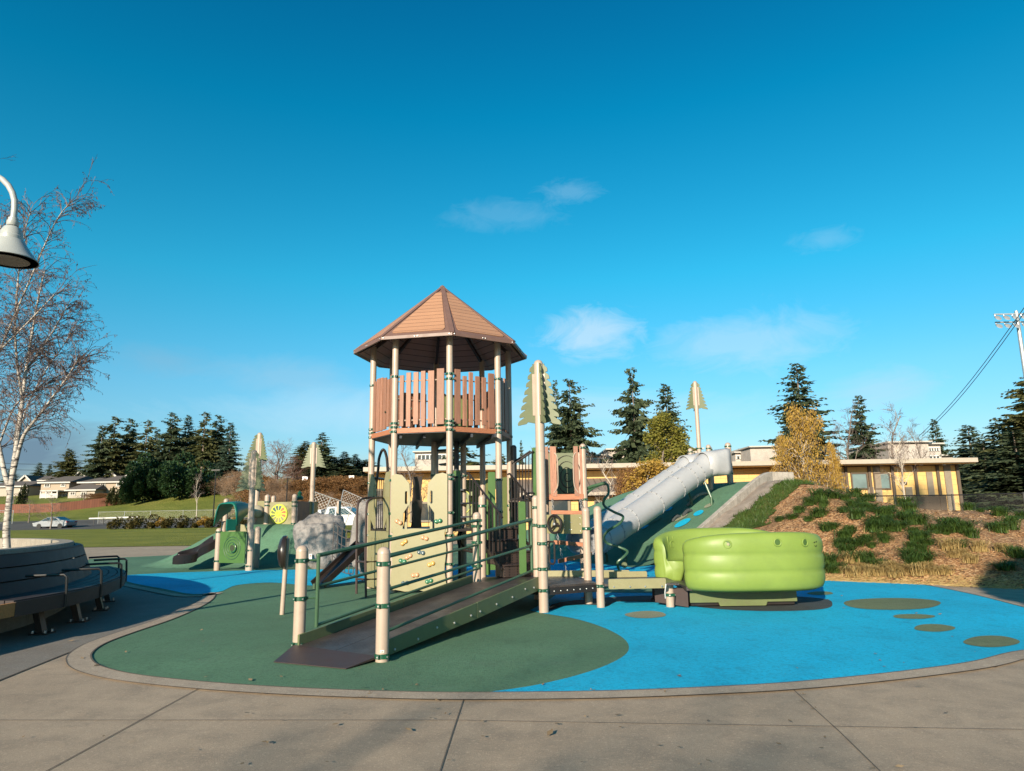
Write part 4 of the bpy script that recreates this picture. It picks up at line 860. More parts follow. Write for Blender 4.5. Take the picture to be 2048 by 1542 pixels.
# roof
cr = [TC+tdir(k)*RR+UP*zEave for k in range(8)]; ap = TC+UP*zApex
mb = MB(); v = cr+[ap]+[TC+tdir(k)*RR+UP*(zEave-.055) for k in range(8)]+[TC+tdir(k)*(RR-.04)+UP*(zEave-.055) for k in range(8)]+[TC+UP*(zApex-.12)]
fs = []
for k in range(8):
    j = (k+1) % 8; fs += [(k, j, 8), (9+k, 9+j, j, k), (17+k, 17+j, 9+j, 9+k), (25, 17+j, 17+k)]
roof = mb.add(v, fs).build('roof', M['roofb'], tw, smooth=0, recalc=True)
def inset(k, d, up, r=.10):
    a, b = cr[k], cr[(k+1) % 8]; m_ = (a+b)/2; x = (b-a).normalized(); y = (ap-m_).normalized(); H = (ap-m_).length; W = (b-a).length/2; n = x.cross(y)
    if n.z < 0: n = -n
    def hw(h): return W*(1-h/H)
    pts2 = [(-hw(.10)+d, .10), (hw(.10)-d, .10), (hw(H*.865)-d*.35, H*.865), (-hw(H*.865)+d*.35, H*.865)]; out = []
    for i in range(4):
        p0, p1, p2 = (Vector(pts2[(i+q) % 4]) for q in (-1, 0, 1)); e0 = (p0-p1); e1 = (p2-p1); rr = min(r, e0.length*.42, e1.length*.42)
        s, e = p1+e0.normalized()*rr, p1+e1.normalized()*rr
        for q in range(6): t = q/5; out.append((s*(1-t)*(1-t)+p1*2*t*(1-t)+e*t*t))
    return [m_+x*p.x+y*p.y+n*up for p in out], n
for k in range(8):
    pl, n = inset(k, .115, .003); MB().prism(pl, n*.010).build('roof_panel', M['roofp'], roof, smooth=0)
mb = MB()
for k in range(8): mb.beam(cr[k]+UP*.0, ap+UP*.01, .085, .016, (tdir(k)*.3+UP).normalized())
mb.lathe([(.09, -.06), (.03, .02), (.004, .04)], ap, 8, a0=A0); mb.build('ridge_cover', M['roofb'], roof, smooth=0)
mb = MB()
for k in range(8):
    a, b = cr[k], cr[(k+1) % 8]; q = (a+b)/2-TC; q.z = 0; q.normalize(); x = (b-a).normalized()
    for f in (.035, .48, .52, .965): mb.lathe([(.013, 0), (.013, .008), (.006, .014)], a+(b-a)*f-UP*.028+q*.0, 8, x, UP, q)
mb.build('bolt', M['bolt'], roof)
mb = MB(); lo = [TC+tdir(k)*(RR-.10)+UP*(zEave-.045) for k in range(8)]; la = TC+UP*(zApex-.16)
for k in range(8): mb.add([lo[k], lo[(k+1) % 8], la], [(0, 2, 1)])
mb.build('roof_lining', M['lining'], roof, smooth=0)
mb = MB()
for k in range(8): mb.beam(tp(k, TR, zEave+.05), TC+UP*(zApex-.22), .05, .06)
mb.build('rafter', M['brown'], roof, smooth=0)
# upper deck
oc = [TC+tdir(k)*(TR+.03) for k in range(8)]
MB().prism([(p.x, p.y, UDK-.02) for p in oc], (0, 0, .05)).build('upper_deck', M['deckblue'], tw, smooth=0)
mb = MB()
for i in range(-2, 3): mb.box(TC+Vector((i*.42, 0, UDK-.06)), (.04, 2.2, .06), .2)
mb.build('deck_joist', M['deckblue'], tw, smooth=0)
def edge(k, inset_=.075):
    a, b = tp(k), tp(k+1); d = (b-a); L = d.length; d.normalize(); q = Vector((d.y, -d.x, 0))
    if q.dot(a-TC) < 0: q = -q
    return a+d*inset_, d, L-2*inset_, q
for k in range(8):
    a, d, L, q = edge(k, .06); mb = MB(); mb.obox(a+d*L/2+q*.02+UP*(UDK+.035), d*L/2, q*.022, UP*.045); mb.build('deck_beam', M['beamw'], tw, smooth=0, bevel=.005)
ztop = Z(860, 747, yF+.1); rr_ = random.Random(5)
for k in (0, 1, 2, 7, 6, 4, 3):
    a, d, L, q = edge(k); mb = MB(); x = .02; ws = [.085, .115, .075, .09, .135, .085] if k != 0 else [.075, .115, .085, .08, .12, .085]
    rr_.shuffle(ws); gap = (L-.04-sum(ws))/5
    for i, w_ in enumerate(ws):
        zt = ztop+rr_.uniform(-.05, .05)+(.03 if w_ > .11 else 0); zb = UDK+.115+rr_.uniform(-.02, .03)
        mb.obox(a+d*(x+w_/2)+q*(.012+rr_.uniform(-.006, .006))+UP*((zt+zb)/2), d*w_/2, q*.016, UP*(zt-zb)/2); x += w_+gap
    o = mb.build('plank_barrier', M['plank'], tw, smooth=0, bevel=.004)
    mb = MB()
    for z in (UDK+.22, ztop-.12): mb.tube([a-d*.03+UP*z-q*.02, a+d*(L+.03)+UP*z-q*.02], .013, 6)
    mb.build('rail_rod', M['tan'], o)
    if k in (0, 7, 6): MB().lathe([(.020, 0), (.020, .003)], a+d*L*(.28 if k == 7 else .68)+q*.0335+UP*(UDK+.42), 12, d, UP, q).build('plank_knot', M['facedark'], o)
c = TC+Vector((.15, .55, UDK)); MB().plate([rrect(-.3, .3, .1, .95, .05)], c, (1, .2, 0), UP, .02).build('picture_panel', M['olivepanel'], tw, smooth=0)
mb = MB()
for i in range(6): mb.cyl(c+Vector((-.45+.05*i, -.02, .1)), c+Vector((-.45+.05*i, -.02, .8)), .008, 6)
mb.build('picket_rail', M['black'], tw)
# mid deck
oc = [TC+tdir(k)*(TR-.02) for k in range(8)]
MB().prism([(p.x, p.y, MID-.04) for p in oc], (0, 0, .04)).build('middle_deck', M['deckd'], tw, smooth=0)
for k in (1, 2, 3, 4, 5, 6):
    a, d, L, q = edge(k, .06); mb = MB(); mb.obox(a+d*L/2+q*.02+UP*(MID-.03), d*L/2, q*.015, UP*.045); mb.build('deck_beam', M['black'], tw, smooth=0)
# climbing wall on the edge facing us to the left (corner 7 -> 0), and the narrow entry beside it
def wavy(x0, x1, z0, z1, seed, amp=.016):
    pts = []; n = 12
    for i in range(n+1): pts.append((x0+(x1-x0)*i/n, z0+amp*.9*math.sin(i*1.3+seed)))
    for i in range(1, n): pts.append((x1+amp*math.sin(i*.9+seed*2), z0+(z1-z0)*i/n))
    for i in range(n+1): pts.append((x1+(x0-x1)*i/n, z1+amp*.3*math.sin(i*1.1+seed)))
    for i in range(1, n): pts.append((x0+amp*math.sin(i*1.0+seed*3), z1+(z0-z1)*i/n))
    return pts
a, d, L, q = edge(7, .02)
o = a+q*.10
cw = MB().plate([wavy(.0, L-.02, .05, MID+.02, .4)], o, d, UP, .02).build('climbing_wall', M['sage'], tw, smooth=0, bevel=.003)
zhi = Z(815, 948, yF); zs = [zhi-.28, zhi-.78]
def hand_panel(x0, x1, inner):      # wavy tall panel with two grip slots near its inner edge
    s = 1 if inner > x0+.01 else -1; pts = [(x0, MID-.04), (x0+(x1-x0)*.0, zhi-.02), (x0+(x1-x0)*.25, zhi+.01), (x0+(x1-x0)*.6, zhi-.015), (x1-.0, zhi-.16), (x1+.02*(1 if x1 > x0 else -1), zhi-.45), (x1-.01*(1 if x1 > x0 else -1), zhi-.70), (x1, zhi-.95), (x1-.01*(1 if x1 > x0 else -1), MID+.42), (x0+(x1-x0)*.68, MID+.28), (x0+(x1-x0)*.66, MID-.04)]
    xs_ = x1-.055*(1 if x1 > x0 else -1)
    holes = [slot(xs_, zhi-.40, .045, .22), slot(xs_, zhi-.92, .045, .22)]
    return MB().plate([pts]+holes, o-q*.012, d, UP, .02).build('hand_panel', M['sage'], tw, smooth=0, bevel=.003)
hand_panel(-.03, .30, .3); hand_panel(L+.01, L-.33, L-.3)
def hold(x, z, m, ang, parent=cw, oo=None, dd=None, qq=None):
    oo, dd, qq = oo or o, dd or d, qq or q
    c = oo+dd*x+UP*z+qq*.010; u_ = dd*math.cos(ang)+UP*math.sin(ang); mb = MB()
    v_ = -dd*math.sin(ang)+UP*math.cos(ang); prof = [(.036, 0), (.036, .016), (.028, .030), (.010, .036), (.001, .036)]
    for s in (-1, 1): mb.lathe(prof, c+u_*.034*s, 12, u_, v_, qq)
    mb.obox(c+u_*0+qq*.012, u_*.034, v_*.022, qq*.014); h = mb.build('climbing_hold', M[m], parent, smooth=50)
    bt = MB(); bt.lathe([(.008, 0), (.007, .003)], c+u_*.034+qq*.036, 8, u_, v_, qq); bt.lathe([(.008, 0), (.007, .003)], c-u_*.034+qq*.036, 8, u_, v_, qq); bt.build('bolt', M['bolt'], h)
def wall_uv2(px, py):      # position on the wall plane of a pixel
    dr = ray(px, py); k = (o-EYE).dot(q)/dr.dot(q); p = EYE+dr*k; return (p-o).dot(d), p.z
for px, py, m, an in ((798, 1044, 'hold_r', -.5), (877, 1042, 'hold_g', .15), (850, 1076, 'hold_r', -.3), (809, 1085, 'hold_o', .6), (806, 1122, 'hold_g', -.2), (843, 1105, 'hold_b', -.2), (863, 1128, 'hold_o', .35), (831, 1150, 'hold_r', .1), (859, 1162, 'hold_g', .25), (811, 1166, 'hold_b', .1), (818, 1113, 'hold_r', .5)):
    x, z = wall_uv2(px, py); hold(x, z, m, an)
# left entry with two slim panels, slotted lower panel and a looped grab rail
a, d, L, q = edge(6, .03); o2 = a+q*.05
MB().plate([rrect(0, L*.99, .04, MID-.02, .02)]+[slot(L*(.22+.11*i), .80, .022, .22) for i in range(6)]+[slot(L*(.22+.13*i), .42, .022, .30) for i in range(5)], o2, d, UP, .02).build('slotted_panel', M['sage'], tw, smooth=0, bevel=.003)
z9 = Z(765, 948, a.y)
for x0, x1, hx in ((.0, .34, .26), (L-.02, L-.28, L-.22)):
    s = 1 if x1 > x0 else -1
    pts = [(x0, MID-.04), (x0, z9), (x0+s*.16, z9-.01), (x1-s*.02, z9-.18), (x1, z9-.5), (x1-s*.03, z9-1.0), (x0+s*.10, MID+.2), (x0+s*.10, MID-.04)]
    if s < 0: pts = pts
    MB().plate([pts, slot(hx, z9-.45, .035, .5)], o2, d, UP, .02).build('hand_panel', M['sage'], tw, smooth=0, bevel=.003)
mb = MB(); gc = P(766, 915, a.y+.25); zt = Z(766, 899, a.y+.25); wv = P(775, 915, a.y+.25).x-P(757, 915, a.y+.25).x
mb.tube(catmull([(gc.x-wv*.75, gc.y, MID+.75), (gc.x-wv*.52, gc.y, MID+1.1), (gc.x-wv*.42, gc.y, zt-.16), (gc.x, gc.y, zt), (gc.x+wv*.42, gc.y, zt-.16), (gc.x+wv*.6, gc.y, MID+.95)], 6), .026, 10); mb.build('loop_rail', M['black'], tw)
# stepladder of bent black tube in front of the left entry
mb = MB(); lt = []; 
for s, (px, bx) in enumerate(((716, 713), (734, 732))):
    Yb = G(bx, 1190+6*s).y; b = G(bx, 1188+8*s); top = [P(px-2, 1060, b.y), P(px-1, 1015, b.y), P(px+4, 1001, b.y+.1), P(px+16, 996, b.y+.35), P(px+42, 995, 13.0)]
    pts = [b, P(px-3, 1120, b.y)]+top; lt.append(pts); mb.tube(catmull(pts, 4), .020, 8)
mb2 = MB()
for py in (1088, 1123, 1158): mb2.tube([P(713, py, lt[0][0].y), P(733, py+1, lt[1][0].y), P(752, py, lt[1][0].y+.5)], .017, 8)
lo = mb.build('ladder_rail', M['brown'], tw); mb2.build('ladder_rung', M['brown'], tw)
# rear: leaf panels and barriers seen through the legs
for k, m in ((3, 'olivepanel'), (2, 'olivepanel')):
    a, d, L, q = edge(k, .05); MB().plate([rrect(0, L*.92, MID+.02, MID+.95, .05)]+([slot(L*.5, MID+.6, .3, .28)] if k != 4 else []), a, d, UP, .02).build('barrier_panel', M[m], tw, smooth=0)
a, d, L, q = edge(3, .05); cs = a+d*L*.5+UP*(MID+.52)-q*.02; mb = MB(); mb.tube([cs+(d*math.cos(t)+UP*math.sin(t))*(.02+.016*t) for t in [i*.25 for i in range(2, 76)]], .010, 5); mb.build('spiral', M['lemon'], tw)
a, d, L, q = edge(1, .03); pan = MB().plate([rrect(L*.62, L*1.0, MID-.05, Z(1020, 952, a.y), .02)], a+q*.06, d, UP, .02).build('barrier_panel', M['olivepanel'], tw, smooth=0)
cs = a+d*L*.74+UP*(MID+.55)+q*.075; MB().tube([cs+(d*math.cos(t)*.6+UP*math.sin(t))*(.03+.018*t) for t in [i*.25 for i in range(2, 60)]], .012, 5).build('spiral', M['black'], pan)
a, d, L, q = edge(5, .05); mb = MB()
for i in range(9): mb.cyl(a+d*L*(i+.5)/9+UP*MID, a+d*L*(i+.5)/9+UP*(MID+.95), .009, 6)
mb.tube([a+UP*(MID+.95), a+d*L+UP*(MID+.95)], .017, 8); mb.build('picket_rail', M['black'], tw)
mb = MB()
for i in range(6):
    an = A0+.5*i; c = TC+Vector((.25, .35, 0))+Vector((math.cos(an), math.sin(an), 0))*.28; mb.box(c+UP*(MID+.2+.26*i), (.42, .24, .03), an)
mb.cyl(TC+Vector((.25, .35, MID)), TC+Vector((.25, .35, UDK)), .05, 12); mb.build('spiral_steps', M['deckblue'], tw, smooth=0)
a, d, L, q = edge(4, .03)
for x0, x1 in ((.30, .50),): MB().plate([wavy(x0, x1, MID-.02, MID+1.02, x0*5)], a-q*.02, d, UP, .02).build('hand_panel', M['steel'], tw, smooth=0)
mb = MB()
for x in (.45, .62): mb.tube(catmull([a+d*x+q*.05+UP*.25, a+d*(x+.06)+q*.22+UP*.7, a+d*(x-.02)+q*.12+UP*(MID+.1), a+d*x+q*.04+UP*(MID+.8)], 5), .02, 8)
mb.build('climbing_bar', M['black'], tw)
a, d, L, q = edge(0, .03); mb = MB()
for i in range(7): mb.cyl(a+d*L*(.05+.045*i)-q*.25+UP*MID, a+d*L*(.05+.045*i)-q*.25+UP*(MID+.9), .011, 6)
mb.tube([a-q*.25+UP*(MID+.9), a+d*L*.36-q*.25+UP*(MID+.9)], .018, 8); mb.tube([a-q*.25+UP*(MID+.06), a+d*L*.36-q*.25+UP*(MID+.06)], .016, 8); mb.build('picket_rail', M['black'], tw)
# lower crawl tube and bench seen behind the stairs
mb = MB(); mb.tube(catmull([P(922, 1050, 12.6), P(916, 1075, 12.5), P(920, 1095, 12.4), P(940, 1103, 12.3), P(955, 1104, 12.2)], 5), .018, 8); mb.tube(catmull([P(928, 1050, 12.8), P(920, 1075, 12.7), P(926, 1092, 12.6), P(944, 1099, 12.5), P(956, 1100, 12.4)], 5), .018, 8); mb.build('guard_rail', M['black'], tw)
pp = G(922, 1165); post(tw, pp.x, pp.y, 0, MID, .058, m=M['steel'], cap=False)
# ------------------------------------------------------------------ tube slides on the mound
def slide_axis(): 
    return [P(1188, 1083, 17.6)-UP*.0, P(1212, 1073, 18.1), P(1250, 1046, 18.75), P(1300, 1012, 19.45), P(1350, 975, 20.1), P(1380, 954, 20.5), P(1400, 940, 20.7), P(1416, 928, 20.85)]
ts = thing('tube_slide', 'nearer white tube slide of flanged sections running down the green mound', 'tube slide', tuple(P(1300, 1060, 19.45)), 'twin tube slides on the mound')
ax = catmull(slide_axis(), 7); n = len(ax); Rt = .345
rs = []
for i in range(n):
    f = i/(n-1); r = Rt*(.94+.06*math.sin(PI*f)); 
    if f > .83: r = Rt*(.95+.10*smoothstep(.83, 1, f))
    rs.append(r)
sec = 7; body = MB()
body.tube(ax, rs, 28, caps=False)
inner = MB(); body.tube(list(reversed([p for p in ax])), [r-.02 for r in reversed(rs)], 28, caps=False)
o = body.build('tube', M['slide'], ts, recalc=False, smooth=60)
md = o.modifiers.new('thick', 'SOLIDIFY'); md.thickness = .012
for i, f in enumerate((.10, .22, .315, .45, .575, .70, .80)):
    k = int(f*(n-1)); c, dd = ax[k], (ax[min(n-1, k+1)]-ax[k-1]).normalized(); x = dd.cross(UP).normalized(); y = x.cross(dd)
    mb = MB(); mb.lathe([(rs[k]-.004, -.012), (rs[k]+.016, -.010), (rs[k]+.016, -.002), (rs[k]+.008, 0), (rs[k]+.016, .002), (rs[k]+.016, .010), (rs[k]-.004, .012)], c, 32, x, y, dd)
    fl = mb.build('flange', M['slide'], ts); bt = MB()
    for j in range(14): a = 2*PI*j/14; bt.obox(c+(x*math.cos(a)+y*math.sin(a))*(rs[k]+.010), dd*.024, x*.008, y*.008)
    bt.build('flange_bolt', M['slideb'], fl, smooth=0)
# square entry hood at the top
e, dd = ax[-1], (ax[-1]-ax[-4]); dd.z *= .2; dd.normalize(); x = dd.cross(UP).normalized(); ring0 = []; ring1 = []
mb = MB(); vs = []; nn = 32
for st_, (off_, rad, sq) in enumerate(((-.25, Rt*.98, 0), (.12, Rt*1.0, .35), (.42, Rt*1.03, .9), (.56, Rt*1.05, 1.0))):
    for j in range(nn):
        a = 2*PI*j/nn; ca, sa = math.cos(a), math.sin(a); m_ = 1/max(abs(ca), abs(sa)); m_ = 1+(min(m_, 1.32)-1)*sq
        vs.append(e+dd*off_+x*ca*rad*m_+UP*sa*rad*m_*1.04)
fs = [(r*nn+j, r*nn+(j+1) % nn, (r+1)*nn+(j+1) % nn, (r+1)*nn+j) for r in range(3) for j in range(nn)]
hd = mb.add(vs, fs).build('entry_hood', M['slide'], ts, smooth=60, recalc=False); md = hd.modifiers.new('thick', 'SOLIDIFY'); md.thickness = .025
for px, py, b in ((1265, 1075, 0), (1293, 1000, 1), (1384, 1000, 0)):
    pass
for f in (.20, .80):
    k = int(f*(n-1)); c = ax[k]; z = mound_h(c.x, c.y); mb = MB(); q = Vector((.30, -.35, 0)); 
    g = Vector((c.x+q.x, c.y+q.y, 0)); g.z = mound_h(g.x, g.y)-.05; mb.cyl(g, g+UP*.28, .035, 10); mb.cyl(g+UP*.25, c-UP*(rs[k]-.05)+q*.6, .035, 10); mb.build('support_leg', M['rail'], ts)
g = on_mound(1461, 966); post(ts, g.x, g.y, g.z-.05, Z(1457, 885, g.y)-g.z+.05, .095, (Z(1457, 893, g.y), Z(1459, 947, g.y)))
g2 = P(1421, 960, 21.9); post(ts, g2.x, g2.y, 1.6, Z(1420, 889, 21.9)-1.6, .075, (Z(1420, 897, 21.9),))
t2 = copy_tree(ts); t2.location = ts.location+Vector((-.36, .84, -.03)); t2['label'] = 'farther white tube slide, partly hidden behind its nearer twin on the mound'
# climbing rocks and a curb moulded on the mound
for i, (px, py, w_, lab) in enumerate(((1396, 1000, .75, 'long arched pale hand hold set across the upper green mound'), (1375, 1028, .28, 'small dark stepped hand hold above the blue spots of the mound'), (1352, 1040, .26, 'small dark stepped hand hold left of the largest blue spot'))):
    c = on_mound(px, py); pts = [(c.x+w_*(f-.5)*1.0, c.y+.45*w_*(f-.5), bumps(c.x+w_*(f-.5), c.y+.45*w_*(f-.5))+.02+.12*math.sin(PI*f)*(1 if i == 0 else .6)) for f in [j/8 for j in range(9)]]
    o = MB().tube(pts, .04 if i == 0 else .05, 8).build('hand_hold', M['wallc'] if i == 0 else M['slate']); tag(o, lab, 'hand hold', 'hand holds on the mound')
# ------------------------------------------------------------------ boulders and nets
def boulder(label, cx, cy, sx, sy, sz, seed, lean=0.0):
    bm = bmesh.new(); bmesh.ops.create_icosphere(bm, subdivisions=5, radius=1.0); mb = MB()
    vs = []
    for v in bm.verts:
        p = v.co.copy(); p = Vector((math.copysign(abs(p.x)**.85, p.x), math.copysign(abs(p.y)**.85, p.y), math.copysign(abs(p.z)**.80, p.z)))
        q = p*1.15+Vector((seed, seed*2, 0)); r1 = mnoise.fractal(q*.9, 1.0, 2.0, 3)*.24; cel = mnoise.voronoi(Vector((q.x*1.6, q.y*1.6, q.z*1.1)))[0]; r2 = (cel[1]-cel[0]); r3 = mnoise.ridged_multi_fractal(Vector((q.x*2.2, q.y*2.2, q.z*1.3)), 1, 2, 5, 1, 2)*.024
        p *= 1+r1+min(.07, r2*.09)-.035-r3*1.6
        vs.append((cx+p.x*sx+lean*max(0, p.z), cy+p.y*sy, sz*.5+p.z*sz*.52))
    fs = [tuple(v.index for v in f.verts) for f in bm.faces]; bm.free()
    o = MB().add(vs, fs).build('boulder', M['rock'], smooth=50); OFF[o.name] = Vector(); return tag(o, label, 'boulder', 'grey climbing boulders')
b0 = G(630, 1140); rk = boulder('large rounded grey climbing boulder left of the play tower', b0.x-.02, b0.y+.55, .64, .58, Z(640, 1028, b0.y+.4), 1.7, -.03)
mb = MB(); sp0 = P(621, 1113, b0.y-.08); mb.obox(sp0, Vector((.035, 0, 0)), Vector((0, .004, 0)), UP*.06); o = mb.build('warning_sticker', M['white'], rk, smooth=0)
mb = MB(); mb.obox(sp0+Vector((0, -.005, .015)), Vector((.024, 0, 0)), Vector((0, .002, 0)), UP*.018); mb.build('sticker_print', M['redbox'], rk, smooth=0)
b1 = G(724, 1166); boulder('grey climbing boulder half hidden behind the black stepladder', P(725, 1100, 14.6).x+.17, 14.9, .50, .60, Z(735, 1003, 14.9), 5.3)
mb = MB(); n0 = P(688, 1075, 16.4); 
nets = thing('rope_net', 'dark rope climbing net slung between the two grey boulders', 'rope net', (n0.x, 16.3, 0))
A_, B_, C_, D_ = P(668, 1045, 16.3), P(712, 1062, 15.4), P(706, 1148, 15.2), P(664, 1128, 16.1)
for i in range(6):
    f = i/5; sag = -.06
    mb.tube([A_+(D_-A_)*f+(B_+(C_-B_)*f-A_-(D_-A_)*f)*g+UP*(sag*math.sin(PI*g)) for g in [j/6 for j in range(7)]], .011, 5); mb.tube([A_+(B_-A_)*f+(D_+(C_-D_)*f-A_-(B_-A_)*f)*g+UP*(sag*math.sin(PI*f)) for g in [j/6 for j in range(7)]], .011, 5)
mb.build('rope', M['steel'], nets)
# narrow dark slide plank
pl = thing('plank_slide', 'narrow dark inclined plank with side lips resting before the boulders', 'slide', tuple(G(650, 1175)))
p0, p1 = P(636, 1170, 13.3), P(728, 1086, 14.1); p0.z = .06; dd = (p1-p0).normalized(); x = dd.cross(UP).normalized(); nrm_ = x.cross(dd)
mb = MB(); mb.obox((p0+p1)/2, dd*(p1-p0).length/2, x*.17, nrm_*.018)
for s in (-1, 1): mb.obox((p0+p1)/2+x*.17*s+nrm_*.02, dd*(p1-p0).length/2, x*.015, nrm_*.06)
mb.build('slide_bed', M['black'], pl, smooth=0, bevel=.008); mb = MB()
for f in (.16, .85): c = p0+(p1-p0)*f; mb.cyl((c.x, c.y, 0), c, .02, 8)
mb.box((p0.x-.03, p0.y-.03, .05), (.04, .25, .10)); mb.build('support_leg', M['rail'], pl)
# edge-on panel on a slim post
sg = thing('drum_panel', 'black domed panel seen edge-on at the top of a slim tan post', 'play panel', tuple(G(564, 1230)))
g = G(564, 1230); tpz = Z(570, 1072, g.y); a_ = .10
mb = MB(); mb.tube([g, (g.x+.03, g.y, tpz-.03)], .031, 14); mb.build('post', M['tan'], sg)
c = Vector((g.x+.0, g.y-.02, Z(571, 1104, g.y))); mb = MB(); ddx = Vector((-.97, -.2, 0)).normalized(); Rr = (tpz-Z(571, 1138, g.y))/2
sg2 = Vector((-ddx.y, ddx.x, 0)); mb.lathe([(Rr, -.03), (Rr*1.02, -.01), (Rr*.99, .02), (Rr*.8, .055), (Rr*.45, .078), (.004, .085)], c, 28, sg2, UP, ddx); mb.build('dome', M['black'], sg)
# ------------------------------------------------------------------ toddler play area on the small mound
td = thing('toddler_playset', 'low toddler play panels, teal hood and dark slide set in a small green mound', 'playset', (-8.0, 20.5, 0))
def pan(px0, px1, pyt, pyb, Y0_, Y1_, m, name='play_panel', r=.03, parent=td, holes=()):
    a = P(px0, pyb, Y0_); b = P(px1, pyb, Y1_); d = Vector((b.x-a.x, b.y-a.y, 0)); L = d.length; d.normalize()
    zt, zb = (Z(px0, pyt, Y0_)+Z(px1, pyt, Y1_))/2, (Z(px0, pyb, Y0_)+Z(px1, pyb, Y1_))/2
    o = MB().plate([rrect(0, L, zb, zt, r)]+list(holes), (a.x, a.y, 0), d, UP, .025).build(name, m, parent, smooth=0, bevel=.003); return o, Vector((a.x, a.y, 0)), d, L, zt, zb
o, a, d, L, zt, zb = pan(438, 489, 1063, 1126, 18.1, 17.75, M['board'], r=.02); q = Vector((d.y, -d.x, 0)); c = a+d*L*.50+UP*((zt+zb)/2-.02)+q*.016
mb = MB()
for rr in (.28, .21, .14): mb.torus(c, q, rr*.98, .010, 30, 5)
mb.build('ring', M['rail'], o); MB().lathe([(.075, 0), (.07, .004)], c, 18, d, UP, q).build('opening', M['facedark'], o)
MB().torus(c+d*.06+q*.03, q, .10, .014, 20, 6, .3, 4.0).build('handle', M['band'], o)
for px, pyb, pyt, Y, bands in ((434, 1135, 1056, 18.2, (1064, 1122)), (500, 1131, 1057, 17.9, ()), (513, 1124, 1053, 19.0, ()), (447, 1070, 1042, 20.2, ()), (451, 1030, 997, 22.0, ()), (532, 1055, 989, 21.2, (1004, 1011, 1050)), (587, 1054, 988, 21.0, (1004, 1012, 1047)), (547, 1000, 991, 24.0, ()), (677, 1040, 1001, 24.0, ())):
    b = P(px, pyb, Y); z0 = min(b.z, tmound(b.x, Y))-.05; post(td, b.x, Y, z0, Z(px+1, pyt, Y)-z0, .075, tuple(Z(px, p, Y) for p in bands))
pan(513, 527, 1002, 1053, 21.4, 21.3, M['sage']); bz = P(515, 1023, 21.25)
MB().lathe([(.19, 0), (.185, .06), (.15, .12), (.08, .16), (.004, .175)], (bz.x, bz.y, bz.z), 24, (1, 0, 0), (0, 0, 1), (0, -1, 0)).build('bubble_window', M['bubble'], td, smooth=80)
o, a, d, L, zt, zb = pan(536, 583, 1004, 1054, 21.2, 21.0, M['sage'], r=.02); q = Vector((d.y, -d.x, 0)); c = a+d*L*.47+UP*(zb+(zt-zb)*.52); Rd = L*.37
dk_ = MB().lathe([(Rd, .0), (Rd, .03), (Rd*.93, .05), (.004, .052)], c+q*.012, 36, d, UP, q).build('spinner_disc', M['lemon'], o)
for k in range(12):
    an = PI/2-2*PI*(k+.5)/12; u_ = d*math.cos(an)+UP*math.sin(an); v_ = -d*math.sin(an)+UP*math.cos(an); m = M['orange'] if k in (1, 2, 3) else M['navy'] if k in (11, 10, 0) else M['sage'] if k < 8 else M['olivepanel']
    cc_ = c+q*.066; MB().prism([cc_+u_*Rd*.36-v_*Rd*.03, cc_+u_*Rd*.82-v_*Rd*.15, cc_+u_*Rd*.86+v_*Rd*.05, cc_+u_*Rd*.74+v_*Rd*.14, cc_+u_*Rd*.38+v_*Rd*.06], q*.006).build('disc_segment', m, dk_, smooth=0)
MB().torus(c+q*.068, q, Rd*.18, .012, 20, 6).build('disc_hub', M['lemon'], dk_)
pan(593, 617, 1003, 1052, 21.0, 22.2, M['deckblue']); pan(617, 634, 1003, 1050, 22.2, 23.0, M['board'])
c = P(599, 1000, 21.3); MB().lathe([(.11, 0), (.12, .03), (.10, .1), (.05, .14), (.07, .2), (.02, .27), (.004, .28)], c, 14).build('finial', M['band'], td)
# teal canopy: arched sheet bent down at the front and back
mb = MB(); vs = []; nx, ny = 14, 8; cl, crr = P(445, 1010, 20.4), P(492, 1010, 19.9)
for i in range(nx+1):
    f = i/nx; p = cl+(crr-cl)*f
    for j in range(ny+1):
        g = j/ny; ht = .34-.02*f+ .0; arch = math.sin(PI*f)**.35; fl_ = max(abs(f-.5)*2-.0, 0)**6
        vs.append((p.x, p.y-.55+1.1*g, Z(468, 1008, 20.2)+.02+.05*math.sin(PI*g)-(.62*fl_*(.35+.65*(1-g)))))
fs = [(i*(ny+1)+j, (i+1)*(ny+1)+j, (i+1)*(ny+1)+j+1, i*(ny+1)+j+1) for i in range(nx) for j in range(ny)]
o = mb.add(vs, fs).build('canopy', M['canopy'], td, smooth=60); md = o.modifiers.new('thick', 'SOLIDIFY'); md.thickness = .03
mb = MB(); c = P(462, 1050, 20.0); mb.obox(c, Vector((.09, .12, 0)), Vector((-.02, .02, 0)), UP*.16); mb.build('seat_back', M['canopy'], td, smooth=0, bevel=.02)
c = P(474, 1056, 20.3); MB().plate([[(-.25, 0), (.3, 0), (.22, .2), (-.02, .26)]], c-UP*.12, (1, .1, 0), UP, .1).build('seat_side', M['sage'], td, smooth=0, bevel=.02)
